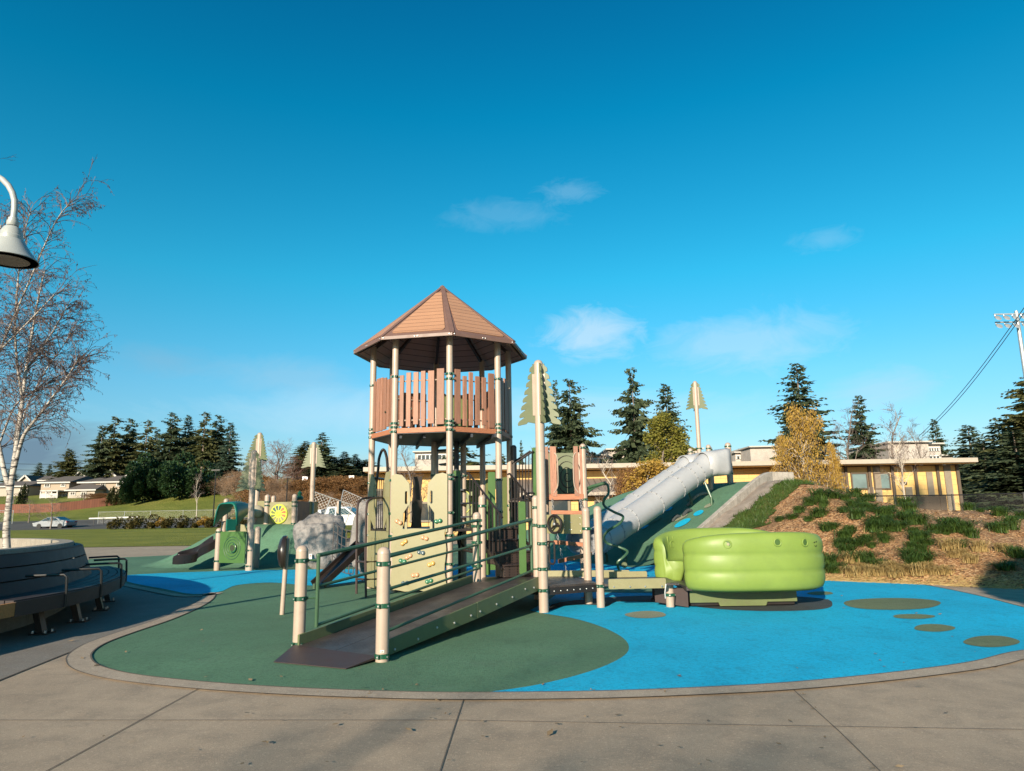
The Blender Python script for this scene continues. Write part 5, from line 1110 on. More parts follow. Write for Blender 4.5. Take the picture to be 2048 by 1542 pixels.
# slide bed sunk in the mound
ctr = [Vector((P(432, 1082, 18.9).x, 18.9, 0)), Vector((P(410, 1095, 18.75).x, 18.75, 0)), Vector((P(385, 1108, 18.6).x, 18.6, 0)), Vector((P(365, 1114, 18.4).x, 18.4, 0)), Vector((P(346, 1117, 18.3).x, 18.3, 0))]
zz = [Z(432, 1076, 18.9), Z(410, 1090, 18.75), Z(385, 1104, 18.6), Z(365, 1111, 18.4), Z(346, 1113, 18.3)]
prof = [(-.40, .16), (-.36, .20), (-.31, .17), (-.28, .03), (.28, .03), (.31, .17), (.36, .20), (.40, .16), (.38, -.05), (-.38, -.05)]
cs = catmull([Vector((p.x, p.y, z)) for p, z in zip(ctr, zz)], 5); vs = []
for i, p in enumerate(cs):
    t_ = (cs[min(i+1, len(cs)-1)]-cs[max(i-1, 0)]); t_.z = 0; t_.normalize(); s_ = Vector((-t_.y, t_.x, 0)); k = 1-.35*smoothstep(.8, 1, i/(len(cs)-1))
    for a_, b_ in prof: vs.append(p+s_*a_+UP*(b_*k-.14))
m_ = len(prof); fs = [(i*m_+j, i*m_+(j+1) % m_, (i+1)*m_+(j+1) % m_, (i+1)*m_+j) for i in range(len(cs)-1) for j in range(m_)]+[tuple(range(m_)), tuple((len(cs)-1)*m_+j for j in reversed(range(m_)))]
MB().add(vs, fs).build('slide_bed', M['black'], td, smooth=40)
# small blue flowers of rubber? only tiny litter in the photo: dry leaves on the paving
mb = MB(); lr = random.Random(3)
for i in range(150):
    px, py = lr.uniform(20, 2040), 1190+350*lr.random()**1.2
    if 540 < px < 1650 and py < 1330: continue
    c = G(px, py, .02); a = lr.uniform(0, 6.3); s = lr.uniform(.008, .026)*(1.0 if i % 9 else 1.6); u_ = Vector((math.cos(a), math.sin(a), lr.uniform(-.2, .3)))*s; v_ = Vector((-math.sin(a), math.cos(a), lr.uniform(-.2, .2)))*s*.55
    mb.add([c-u_, c-v_, c+u_*1.1, c+v_], [(0, 1, 2, 3)])
for px, py in ((725, 1394), (740, 1386), (1605, 1388), (1626, 1417), (1606, 1402), (832, 1369), (1182, 1379)):
    for k in range(9): 
        c = G(px+lr.gauss(0, 4), py+lr.gauss(0, 1.5), .012); a = lr.uniform(0, 6.3); u_ = Vector((math.cos(a), math.sin(a), .3))*.02; v_ = Vector((-math.sin(a), math.cos(a), 0))*.004; mb.add([c-v_, c+v_, c+u_], [(0, 1, 2)])
tag(mb.build('leaf_litter', M['leaflit'], smooth=0, recalc=False), kind='stuff')
# ------------------------------------------------------------------ planter, curved bench, lamp, birch
PO = catmull([(-6.2, 5.4, 0), (-6.05, 7.7, 0), (-6.12, 9.0, 0), (-6.55, 10.4, 0), (-7.2, 11.7, 0), (-8.3, 13.05, 0), (-9.8, 14.2, 0), (-12, 14.8, 0), (-15, 14.4, 0), (-16.6, 11, 0), (-15, 6.5, 0), (-11.3, 3.6, 0), (-7.6, 3.6, 0)], 8, True)
pt = thing('raised_planter', 'curved grey concrete planter wall around the bare birch, behind the dark bench', 'planter', (-11, 9.5, 0))
PI_ = offset_poly(PO, -.22); n = len(PO); area = sum(PO[i].x*PO[(i+1) % n].y-PO[(i+1) % n].x*PO[i].y for i in range(n))
if (PI_[0]-Vector((-11, 9.5, 0))).length > (PO[0]-Vector((-11, 9.5, 0))).length: PI_ = offset_poly(PO, .22); SG = -1
else: SG = 1
PH = .97; vs = []
for a, b in zip(PO, PI_): vs += [(a.x, a.y, 0), (a.x, a.y, PH-.012), (a.x+(b.x-a.x)*.06, a.y+(b.y-a.y)*.06, PH), (b.x-(b.x-a.x)*.06, b.y-(b.y-a.y)*.06, PH), (b.x, b.y, PH-.012), (b.x, b.y, .3)]
fs = [(6*i+k, 6*i+k+1, 6*((i+1) % n)+k+1, 6*((i+1) % n)+k) for i in range(n) for k in range(5)]
MB().add(vs, fs).build('wall', M['planter'], pt, smooth=30)
MB().add([(p.x, p.y, .62+.04*math.sin(i)) for i, p in enumerate(PI_)]+[(-11, 9.5, .72)], [(i, (i+1) % n, n) for i in range(n)]).build('soil', M['soil'], pt)
# bench runs along the side facing the playground
arc = catmull([(-6.2, 5.4, 0), (-6.05, 7.7, 0), (-6.12, 9.0, 0), (-6.55, 10.4, 0), (-7.2, 11.7, 0), (-8.0, 12.7, 0)], 9)
def off(d): return offset_poly(arc, d*SG, False)
bn = thing('curved_bench', 'long dark slatted curved bench with black armrests wrapped around the concrete planter', 'bench', (-6.2, 9.5, 0))
def strip(d0, z0, d1, z1, th, i0=0, i1=None, nm='slat', m=None, par=bn):    # plank bent along the arc
    a, b = off(d0), off(d1); i1 = i1 or len(a)-1; v = Vector((0, 0, 0)); vs = []
    for i in range(i0, i1+1):
        p, q = Vector((a[i].x, a[i].y, z0)), Vector((b[i].x, b[i].y, z1)); t_ = arc[min(i+1, len(arc)-1)]-arc[max(i-1, 0)]; nn_ = (q-p).cross(t_).normalized()*th/2; vs += [p-nn_, q-nn_, q+nn_, p+nn_]
    k = i1-i0+1; fs = [(4*i+j, 4*i+(j+1) % 4, 4*i+4+(j+1) % 4, 4*i+4+j) for i in range(k-1) for j in range(4)]+[(0, 1, 2, 3), tuple(4*(k-1)+j for j in (3, 2, 1, 0))]
    return vs, fs
i_s = min(range(len(arc)), key=lambda i: abs(arc[i].y-7.75))
mb = MB()
for d0, d1 in ((.28, .40), (.412, .52), (.532, .64), (.652, .745)): mb.add(*strip(d0, .45, d1, .45, .04, i_s))
mb.build('seat', M['benchw'], bn, smooth=30)
mb = MB(); mb.add(*strip(.752, .455, .752, .30, .04, i_s)); mb.build('seat_front', M['benchw'], bn, smooth=30)
mb = MB()
for z0, z1 in ((.46, .60), (.615, .755), (.77, .90)): mb.add(*strip(.27-.16*(z0-.46)/.44, z0, .27-.16*(z1-.46)/.44, z1, .035))
mb.add(*strip(.10, .905, .02, .90, .03)); mb.build('backrest', M['benchw'], bn, smooth=30)
mb = MB()
for d0, d1 in ((.30, .44), (.46, .58)): mb.add(*strip(d0, .45, d1, .45, .04, 0, i_s-1))
mb.add(*strip(.745, .45, .745, .31, .045, i_s-1, i_s)); mb.build('timber_slat', M['benchend'], bn, smooth=30)
for i, f in enumerate((.325, .46, .62, .76, .90)):
    k = int(f*(len(arc)-1)); o_, p_ = off(.30)[k], off(.765)[k]; d = (p_-o_).normalized(); t_ = (arc[min(k+1, len(arc)-1)]-arc[k-1]).normalized()
    mb = MB(); mb.tube([o_+UP*.66, o_+d*.25+UP*.665, p_-d*.03+UP*.665, p_+UP*.64, p_+d*.012+UP*.47, p_+d*.012+UP*.30], .016, 8); mb.build('armrest', M['iron'], bn)
    q_ = off(.55)[k]; mb = MB(); mb.beam((q_.x, q_.y, .0), (q_.x+d.x*-.12, q_.y+d.y*-.12, .42), .07, .10, (t_.x, t_.y, 0)); mb.beam((q_.x-d.x*.3, q_.y-d.y*.3, .40), (q_.x+d.x*.18, q_.y+d.y*.18, .40), .06, .05); mb.box((q_.x, q_.y, .012), (.20, .20, .022), math.atan2(d.y, d.x)); lg = mb.build('leg', M['iron'], bn, smooth=0)
    bt = MB(); 
    for sx in (-1, 1):
        for sy in (-1, 1): bt.cyl((q_.x+d.x*.07*sx+t_.x*.07*sy, q_.y+d.y*.07*sx+t_.y*.07*sy, .02), (q_.x+d.x*.07*sx+t_.x*.07*sy, q_.y+d.y*.07*sx+t_.y*.07*sy, .05), .014, 8)
    bt.build('bolt', M['bolt'], lg)
# lamp
lc = P(17, 520, 6.75); lt = thing('street_lamp', 'grey bell shaped lamp hanging from a curved arm above the bench', 'lamp', (lc.x-1.05, lc.y, 0)); rL = .262
mb = MB(); mb.lathe([(rL, 0), (rL*1.0, .008), (rL*.90, .035), (rL*.70, .105), (rL*.47, .20), (rL*.42, .215), (rL*.42, .25), (rL*.39, .26), (rL*.37, .30), (rL*.28, .345), (rL*.14, .365), (rL*.14, .37)], lc, 40); hd = mb.build('lamp_shade', M['lamp'], lt, smooth=30)
MB().lathe([(rL*.90, .012), (rL*.99, -.006), (rL*1.0, .0)], lc, 40).build('rim', M['lamprim'], hd); MB().lathe([(rL*.70, -.008), (rL*.55, .004), (.01, .008)], lc, 32).build('lens', M['lens'], hd)
mb = MB(); mb.lathe([(.050, 0), (.056, .01), (.056, .05), (.046, .055), (.046, .085), (.03, .09)], lc+UP*.365, 20); mb.build('collar', M['lamp'], hd)
top = lc+UP*.45; mb = MB(); mb.tube([top]+[top+Vector((-.42+.42*math.cos(a), 0, .10+.42*math.sin(a))) for a in [PI*i/14 for i in range(15)]]+[top+Vector((-.84, 0, -.2)), top+Vector((-1.05, 0, -.45))], .030, 14); mb.build('arm', M['lamp'], lt)
mb = MB(); bz = Vector((lc.x-1.05, lc.y, 0)); mb.lathe([(.13, 0), (.13, .25), (.075, .32), (.065, lc.z+.05), (.05, lc.z+.15), (.01, lc.z+.2)], bz, 20); mb.build('pole', M['lamp'], lt)
# ---- generic branching growth
class Growth:
    def __init__(s, seed): s.r = random.Random(seed); s.mb = MB(); s.tw = MB(); s.tips = []
    def limb(s, pts, r0, r1, n=6, fine=False):
        m = len(pts); (s.tw if fine else s.mb).tube(pts, [r0+(r1-r0)*i/(m-1) for i in range(m)], n, caps=False)
    def grow(s, p, d, L, r, depth, up=.25, spread=.6, nseg=4, kids_=(3, 4), droop=0.0, ratio=.62, minr=.004, fine_at=2):
        R = s.r; pts = [Vector(p)]; d = Vector(d).normalized()
        for i in range(nseg):
            d = (d+Vector((R.gauss(0, .16), R.gauss(0, .16), R.gauss(0, .12)+up*.25-droop*(i/nseg)))).normalized(); pts.append(pts[-1]+d*L/nseg)
        r1 = max(minr*.6, r*.5); s.limb(pts, max(minr, r), r1, 5 if r > .03 else 3, depth <= fine_at-1)
        if depth == 0: s.tips.append((pts[-1], d)); s.tips.append((pts[-2], d)); return
        k = R.randint(*kids_)
        for i in range(k):
            f = .3+.7*(i+R.random())/k; j = min(nseg-1, int(f*nseg)); g = f*nseg-j; q = pts[j]+(pts[j+1]-pts[j])*min(1, g); dd = (pts[j+1]-pts[j]).normalized()
            o = dd.orthogonal().normalized(); a = R.uniform(0, 2*PI); side = Matrix.Rotation(a, 3, dd) @ o
            s.grow(q, dd*(1-spread*.5)+side*spread*R.uniform(.7, 1.25), L*ratio*R.uniform(.7, 1.15), r1*.75, depth-1, up, spread, max(2, nseg-1), kids_, droop, ratio, minr, fine_at)
        s.tips.append((pts[-1], d))
bt_ = thing('birch_tree', 'bare white barked birch with hanging catkins rising from the concrete planter', 'tree', tuple(P(12, 1075, 11.8)), 'bare deciduous trees')
g_ = Growth(11); R = g_.r; YB = 11.8
def stem(pl, r0, r1, n=9): 
    pts = catmull([P(x, y, YB+dy) for x, y, dy in pl], 4); g_.limb(pts, r0, r1, n); return pts
stems = []
A_ = stem([(14, 1100, 0), (13, 1060, 0), (18, 1010, 0), (22, 975, 0), (28, 925, 0), (37, 865, .05), (45, 800, .1), (52, 740, .2), (62, 680, .2), (76, 600, .25), (90, 540, .3)], .060, .009); stems.append((A_[18:], .02))
stems.append((stem([(24, 960, 0), (44, 880, -.2), (62, 850, -.3), (85, 822, -.45), (112, 785, -.6), (136, 752, -.7), (156, 718, -.8)], .034, .006, 7)[5:], .015))
stems.append((stem([(20, 985, 0), (8, 940, .1), (-2, 890, .2), (-14, 820, .3), (-22, 700, .5), (-14, 560, .6), (2, 450, .7)], .045, .010, 8)[7:], .018))
stems.append((stem([(45, 800, .1), (36, 740, -.1), (30, 660, -.3), (36, 560, -.4), (48, 470, -.4), (62, 420, -.4)], .022, .006, 6)[3:], .014))
stems.append((stem([(52, 740, .2), (88, 690, .5), (116, 645, .7), (138, 605, .9)], .018, .005, 5)[2:], .012))
stems.append((stem([(-14, 820, .3), (-6, 740, -.2), (0, 700, -.3), (60, 560, -.5), (108, 450, -.7), (140, 405, -.8)], .026, .005, 6)[4:], .013))
stems.append((stem([(-2, 890, .2), (30, 812, .5), (70, 782, .7), (116, 752, .9), (148, 728, 1.0)], .02, .005, 5)[4:], .012))
stems.append((stem([(-20, 720, .5), (10, 690, -.4), (60, 640, -.8), (112, 585, -1.0)], .02, .005, 5)[3:], .012))
stems.append((stem([(-14, 820, .3), (-50, 740, .2), (-70, 620, .3), (-60, 480, .3), (-40, 360, .3)], .026, .006, 5)[3:], .013))
stems.append((stem([(37, 865, .05), (60, 800, .6), (95, 735, 1.0), (126, 692, 1.2), (146, 655, 1.3)], .018, .005, 5)[4:], .012))
stems.append((stem([(28, 925, 0), (30, 870, .8), (46, 780, 1.3), (60, 700, 1.5), (60, 610, 1.6)], .02, .005, 5)[5:], .012))
for pts, rr in stems:
    for i, p in enumerate(pts[:-1]):
        d = (pts[i+1]-p).normalized(); 
        for _ in range(3 if i % 2 else 4):
            a = R.uniform(0, 2*PI); side = Vector((math.cos(a)*.9+.15, math.sin(a)*.8, R.uniform(-.1, .55))); L = R.uniform(.28, .72)*(1.0-.35*i/len(pts))
            g_.grow(p+(pts[i+1]-p)*R.random(), d*.45+side*.75, L, .0075, 2 if R.random() < .42 else 1, .15, .6, 5, (3, 4), .36, .55, .0036, 3)
    g_.grow(pts[-1], pts[-1]-pts[-2], .6, .006, 2, .1, .5, 5, (3, 4), .3, .55, .0032, 3)
g_.mb.build('trunk', M['birch'], bt_, smooth=60, recalc=False); g_.tw.build('crown', M['twig'], bt_, smooth=0, recalc=False)
mb = MB()
for p, d in g_.tips:
    if R.random() < .25: continue
    for _ in range(R.choice((1, 2, 2, 3))):
        q = p+Vector((R.gauss(0, .012), R.gauss(0, .012), 0)); l = R.uniform(.022, .055); w_ = R.uniform(.003, .0075); a = R.uniform(0, PI); e = Vector((R.gauss(0, .35), R.gauss(0, .35), -1)).normalized()*l; s_ = Vector((math.cos(a), math.sin(a), 0))*w_
        mb.add([q, q+e*.4+s_, q+e, q+e*.4-s_], [(0, 1, 2, 3)])
mb.build('catkins', M['seed'], bt_, smooth=0, recalc=False)['kind'] = 'stuff'
# trees standing behind the photographer: the photo shows only their shade on the paving
g_ = Growth(5); bt2 = thing('small_tree', 'bare tree far behind the photographer, known by soft branch shade on the concrete', 'tree', (-11.2, -24, 0), 'bare deciduous trees')
g_.limb([Vector((-11.2, -24, 0)), Vector((-11.2, -24, 4)), Vector((-11.0, -24, 10))], .20, .08, 8)
for i in range(5): a = i*1.3; g_.grow(Vector((-11.1, -24, 8.0+.4*i)), (math.cos(a), math.sin(a), .5), 2.0, .06, 2, .2, .6, 4, (3, 4), 0, .6, .012, 2)
g_.mb.build('trunk', M['bark'], bt2, recalc=False); g_.tw.build('crown', M['twig'], bt2, smooth=0, recalc=False)
sh = thing('evergreen_tree', 'bushy evergreen at the edge of the paving, known by its shade on the sidewalk', 'tree', (3.72, -2.0, 0), 'evergreen trees')
MB().tube([(3.72, -2, 0), (3.68, -2, 2.5), (3.72, -2, 4.8)], [.12, .10, .03], 10).build('trunk', M['bark'], sh)
mb = MB(); R = random.Random(4)
for i in range(4200):
    while True:
        v = Vector((R.uniform(-1, 1), R.uniform(-1, 1), R.uniform(-1, 1)))
        if v.length < 1: break
    v *= v.length**-.3; c = Vector((3.72+v.x*1.75, -2.0+v.y*1.5, 4.5+v.z*1.1)); a = Vector((R.gauss(0, 1), R.gauss(0, 1), R.gauss(0, 1))).normalized()*.13; b = a.orthogonal().normalized()*.07; mb.add([c-a, c-b, c+a, c+b], [(0, 1, 2, 3)])
mb.build('crown', M['laurel'], sh, smooth=0, recalc=False)
# ------------------------------------------------------------------ planting on the mulch hill
def tuft_mesh(seed, nb, h, spread, m, dead=0):
    R = random.Random(seed); mb = MB()
    for i in range(nb):
        a = R.uniform(0, 2*PI); b0_ = Vector((R.gauss(0, .075), R.gauss(0, .075), 0)); hh = h*R.uniform(.55, 1.1); lean = spread*R.uniform(.25, 1.1); d = Vector((math.cos(a), math.sin(a), 0)); s_ = Vector((-d.y, d.x, 0))*R.uniform(.005, .010)
        p1, p2, p3 = b0_+d*lean*.25*hh+UP*hh*.55, b0_+d*lean*.65*hh+UP*hh*.88, b0_+d*lean*1.1*hh+UP*hh*(.95-.35*lean)
        mb.add([b0_-s_, b0_+s_, p1+s_, p1-s_, p2+s_*.7, p2-s_*.7, p3], [(0, 1, 2, 3), (3, 2, 4, 5), (5, 4, 6)])
    o = mb.build('grass_clump', m, smooth=0, recalc=False); return o
GR = [tuft_mesh(s, 210, h_, sp_, M['tuft']) for s, h_, sp_ in ((1, .36, 1.25), (2, .44, .95), (3, .30, 1.6), (6, .38, 1.35), (7, .33, 1.1))]; ST = [tuft_mesh(s, 190, .34, 1.0, M['straw']) for s in (4, 5)]
green = [(1655, 1060), (1668, 1055), (1690, 1022), (1705, 1012), (1722, 1007), (1742, 1020), (1715, 1035), (1735, 1032), (1755, 1045), (1765, 1058), (1772, 1032), (1782, 1020), (1750, 1062), (1764, 1072), (1771, 1084), (1700, 1065), (1690, 1078), (1680, 1092), (1712, 1090), (1735, 1080), (1745, 1094), (1810, 1012), (1820, 1020), (1812, 1037), (1805, 1052), (1830, 1064), (1845, 1054), (1860, 1042), (1850, 1072), (1836, 1080), (1855, 1087), (1870, 1064), (1825, 1094), (1845, 1100), (1820, 1114), (1843, 1122), (1905, 1047), (1915, 1058), (1930, 1064), (1945, 1072), (1960, 1064), (1925, 1080), (1921, 1092), (1900, 1062), (1985, 1054), (2000, 1062), (2022, 1056), (1668, 994), (1692, 998), (1712, 991), (1736, 999), (1762, 1000), (1778, 1003), (1862, 1009), (1882, 1011), (1902, 1013), (1938, 1019), (1962, 1021), (2000, 1029), (2030, 1039), (2044, 1034), (1655, 1132), (1668, 1142), (1694, 1106), (1736, 1114), (1752, 1134), (1832, 1134), (2010, 1138), (2036, 1112), (1600, 1022), (1622, 1008), (1640, 1000), (1585, 1035), (1560, 1040), (1618, 1040), (1640, 1030), (1648, 1012), (1722, 1120), (1788, 1060), (1778, 1042), (1890, 1066), (1880, 1052), (1820, 1046), (1838, 1046), (1758, 1024), (1728, 1018)]
strw = [(1690, 1142), (1706, 1150), (1722, 1138), (1766, 1146), (1782, 1138), (1812, 1140), (1852, 1138), (1866, 1146), (1910, 1112), (1925, 1106), (1942, 1124), (1885, 1148), (1675, 1116), (1745, 1148), (1960, 1100), (1836, 1148), (1790, 1150), (1704, 1124), (1902, 1098), (2005, 1100)]
kk = 0; GL = {0: 'dark green ornamental grass clump on the wood chip mulch hill', 1: 'dry straw coloured grass clump near the foot of the mulch hill'}
for kind, lst in ((0, green), (1, strw)):
    for px, py in lst:
        if kind == 0 and rnd.random() < .06: continue
        p = on_hill(px, py+3)
        if p is None: continue
        src = (GR if kind == 0 else ST)[kk % (5 if kind == 0 else 2)]; kk += 1
        o = src.copy(); COL.objects.link(o); s = rnd.uniform(.5, 1.0)*(.80 if kind == 0 else .8); o.location = (p.x, p.y, hill_h(p.x, p.y)-.01); o.scale = (s*1.25, s*1.25, s*rnd.uniform(.8, 1.1)); o.rotation_euler = (0, 0, rnd.uniform(0, 6.3)); tag(o, GL[kind], 'grass clump', 'dark grass clumps on the mulch hill' if kind == 0 else 'straw grass clumps on the mulch hill')
for o in GR+ST: bpy.data.objects.remove(o)
mb = MB(); R = random.Random(8)
for i in range(9000):
    x, y = R.uniform(4.4, 13), R.uniform(11, 21.3)
    if y < interp(Y0, x)-.25 or leftof(x, y) or gravel_in(x, y) or (bank_in(x, y) and R.random() < .9): continue
    c = Vector((x, y, max(hill_h(x, y), -.0)+.012)); a = R.uniform(0, 6.3); l, w_ = R.uniform(.015, .05), R.uniform(.006, .014); u_ = Vector((math.cos(a), math.sin(a), R.uniform(-.3, .5)))*l; v_ = Vector((-math.sin(a), math.cos(a), R.uniform(-.4, .4)))*w_
    mb.add([c-u_-v_, c+u_-v_, c+u_+v_, c-u_+v_], [(0, 1, 2, 3)])
tag(mb.build('mulch_chips', M['chips'], smooth=0, recalc=False), kind='stuff')
mb = MB()
for i in range(3600):       # straw lying along the foot of the hill
    x = R.uniform(5.6, 11); y = interp(Y0, x)+abs(R.gauss(0, .28))-.18; c = Vector((x, y, max(0, hill_h(x, y))+.015)); a = R.gauss(0, .6); l = R.uniform(.06, .2); u_ = Vector((math.cos(a), math.sin(a)*.8, R.uniform(-.05, .45)))*l; v_ = Vector((0, .3, 1))*.0035; mb.add([c-u_*.5-v_, c-u_*.5+v_, c+u_*.5], [(0, 1, 2)])
tag(mb.build('straw_litter', M['straw'], smooth=0, recalc=False), kind='stuff')
mb = MB()
for i in range(42000):
    x, y = R.uniform(3.3, 11.5), R.uniform(14, 22)
    if not bank_in(x, y) or gravel_in(x, y): continue
    c = Vector((x, y, hill_h(x, y)+.015)); a = R.uniform(0, 6.3); h = R.uniform(.04, .14); mb.add([c+Vector((math.cos(a), math.sin(a), 0))*.009, c-Vector((math.cos(a), math.sin(a), 0))*.009, c+Vector((R.gauss(0, .05), R.gauss(0, .05), h))], [(0, 1, 2)])
tag(mb.build('bank_grass', M['tuft'], smooth=0, recalc=False), kind='stuff')
# ------------------------------------------------------------------ far trees
def conifer_mesh(seed, rad, dens=1.0, bare=.06, droop=.35, shape=.85, ragged=.25, H=10.0):
    R = random.Random(seed); tr = MB(); cr_ = MB(); tr.tube([(0, 0, 0), (0, 0, H*.5), (0, 0, H*.98)], [H*.014, H*.009, .01], 7, caps=False)
    z = H*bare
    while z < H*.985:
        f = (z-H*bare)/(H*(1-bare)); Lm = rad*((1-f)**shape)*(.55+.45*min(1, f*6+.35)); k = max(3, int(6*dens*(1-f*.5)))
        for i in range(k):
            L = Lm*R.uniform(1-ragged*1.6, 1+ragged)+.06; a = R.uniform(0, 2*PI); d = Vector((math.cos(a), math.sin(a), 0)); dr = droop*R.uniform(.6, 1.4)*(1-f*.7)-.25*f; p = Vector((0, 0, z+R.uniform(-.1, .1))); m = max(3, int(L/.20)); q = Vector((-d.y, d.x, 0))
            for j in range(m):
                t = (j+.4)/m; c = p+d*L*t+UP*(-dr*L*t*.9+.28*dr*L*t*t); w_ = (.25*L+.13)*(1.15-t)+.06
                for sgn in (-1, 1, 0):
                    e = (d*R.uniform(.4, .9)+q*sgn*R.uniform(.5, 1.0)+UP*R.uniform(-.75, .10)).normalized()*w_*R.uniform(.7, 1.25); n_ = Vector((R.gauss(0, 1), R.gauss(0, 1), R.gauss(0, 1))).normalized(); s_ = e.cross(n_).normalized()*w_*R.uniform(.22, .36); cr_.add([c-s_*.6, c+e*.55+s_*.7, c+e, c+e*.45-s_], [(0, 1, 2, 3)])
        z += H*.024/dens*R.uniform(.7, 1.3)
    return tr, cr_
def leafy_mesh(seed, H=8.0, wid=.5, leaf=.16, nleaf=3, depth=4, hang=0.0, start=.18, k=(3, 4), up=.5, spread=.75, trunks=1):
    g = Growth(seed); R = g.r
    for t in range(trunks):
        b = Vector((R.gauss(0, .15*(trunks > 1)), R.gauss(0, .15*(trunks > 1)), 0)); pts = [b+Vector((R.gauss(0, .08)*i, R.gauss(0, .08)*i, H*.9*i/6)) for i in range(7)]; g.limb(pts, H*.016, H*.004, 6)
        for i in range(14):
            f = start+(1-start)*i/14; j = min(5, int(f*6)); p = pts[j]+(pts[j+1]-pts[j])*(f*6-j); a = i*2.4+R.uniform(-.4, .4); g.grow(p, (math.cos(a), math.sin(a), .55+.5*f), H*wid*.62*(1-f*.65)*R.uniform(.75, 1.15), H*.0065*(1-f*.6), depth-2, up, spread, 4, k, hang*.5, .62, H*.0011, 2)
    lf = MB()
    for p, d in g.tips:
        for _ in range(nleaf):
            q = p+Vector((R.gauss(0, leaf*1.2), R.gauss(0, leaf*1.2), R.gauss(0, leaf*1.1))); e = Vector((R.gauss(0, 1), R.gauss(0, 1), R.gauss(0, 1)-hang*3)).normalized()*leaf*R.uniform(.6, 1.2); s_ = e.orthogonal().normalized(); s_ = Matrix.Rotation(R.uniform(0, 6.3), 3, e.normalized()) @ s_*leaf*(.35 if hang else .5); lf.add([q, q+e*.5+s_, q+e, q+e*.5-s_], [(0, 1, 2, 3)])
    return g.mb, g.tw, lf
def clump_mesh(seed, w_, d_, h_, nleaf, leaf, lumps=9):
    R = random.Random(seed); lf = MB(); cs = [(Vector((R.uniform(-.5, .5)*w_, R.uniform(-.5, .5)*d_, h_*R.uniform(.2, .75))), R.uniform(.25, .5)) for _ in range(lumps)]
    for i in range(nleaf):
        c, s = R.choice(cs); v = Vector((R.gauss(0, 1), R.gauss(0, 1), R.gauss(0, 1))).normalized()*R.uniform(.75, 1.05); p = c+Vector((v.x*s*w_*.5, v.y*s*d_*.5, v.z*s*h_*.72)); p.z = max(.02, min(p.z, h_*1.02)); e = (v+Vector((R.gauss(0, .7), R.gauss(0, .7), R.gauss(0, .7)))).normalized()*leaf*R.uniform(.6, 1.3); s_ = e.orthogonal().normalized()*leaf*.45; s_ = Matrix.Rotation(R.uniform(0, 6.3), 3, e.normalized()) @ s_; lf.add([p-s_*.4, p+e*.5+s_, p+e, p+e*.5-s_], [(0, 1, 2, 3)])
    return lf
PROTO, PRAD, PHGT = {}, {}, {}
def proto(key, parts):      # (part name, MB, material)
    out = []
    for nm, mb, m in parts:
        if not mb.v: continue
        o = mb.build(nm, m, smooth=0, recalc=False); out.append((nm, o.data)); bpy.data.objects.remove(o)
    PROTO[key] = out; r_, z_ = [], []
    for nm, me in out:
        a = np.empty(len(me.vertices)*3, np.float32); me.vertices.foreach_get('co', a); a = a.reshape(-1, 3); r_.append(np.hypot(a[:, 0], a[:, 1])); z_.append(a[:, 2].max())
    PRAD[key] = float(np.percentile(np.concatenate(r_), 97)); PHGT[key] = float(max(z_))
def inst(key, name, label, cat, group, loc, s, rz=None, sz=None):
    t = thing(name, label, cat, tuple(loc), group); t.scale = (s, s, sz or s); t.rotation_euler = (0, 0, rnd.uniform(0, 6.3) if rz is None else rz)
    for nm, me in PROTO[key]:
        o = bpy.data.objects.new(nm, me); COL.objects.link(o); o.parent = t
        if nm in ('leaves',): o['kind'] = 'stuff'
    return t
for i, (sd_, rad, den, bare, dr, shp, rg, fm) in enumerate([(1, 2.3, 1.35, .05, .40, .62, .28, 'fir'), (2, 1.7, 1.3, .10, .30, .66, .32, 'fir2'), (3, 2.6, 1.15, .22, .45, .55, .42, 'fir'), (4, 3.0, 1.3, .04, .40, .58, .25, 'fir3'), (5, 2.0, .95, .28, .40, .52, .5, 'fir3'), (6, 2.7, 1.4, .03, .35, .72, .22, 'fir2')]):
    tr, cr_ = conifer_mesh(sd_, rad, den, bare, dr, shp, rg); proto('c%d' % i, [('trunk', tr, M['bark']), ('crown', cr_, M[fm])])
def conifer(label, px, py, Y, v, w_=None, zb=None, grp='fir trees on the skyline', name='fir_tree', sink=0):
    p = P(px, py, Y); zb = (far_h(p.x, Y) if zb is None else zb)-sink; H = p.z-zb; s = H/PHGT['c%d' % v]; t = inst('c%d' % v, name, label, 'fir tree', grp, (p.x, Y, zb), s)
    if w_: k = (w_*1.5/F*Y)/(PRAD['c%d' % v]*s)*rnd.uniform(.9, 1.15); t.scale = (s*k, s*k, s)
    return t
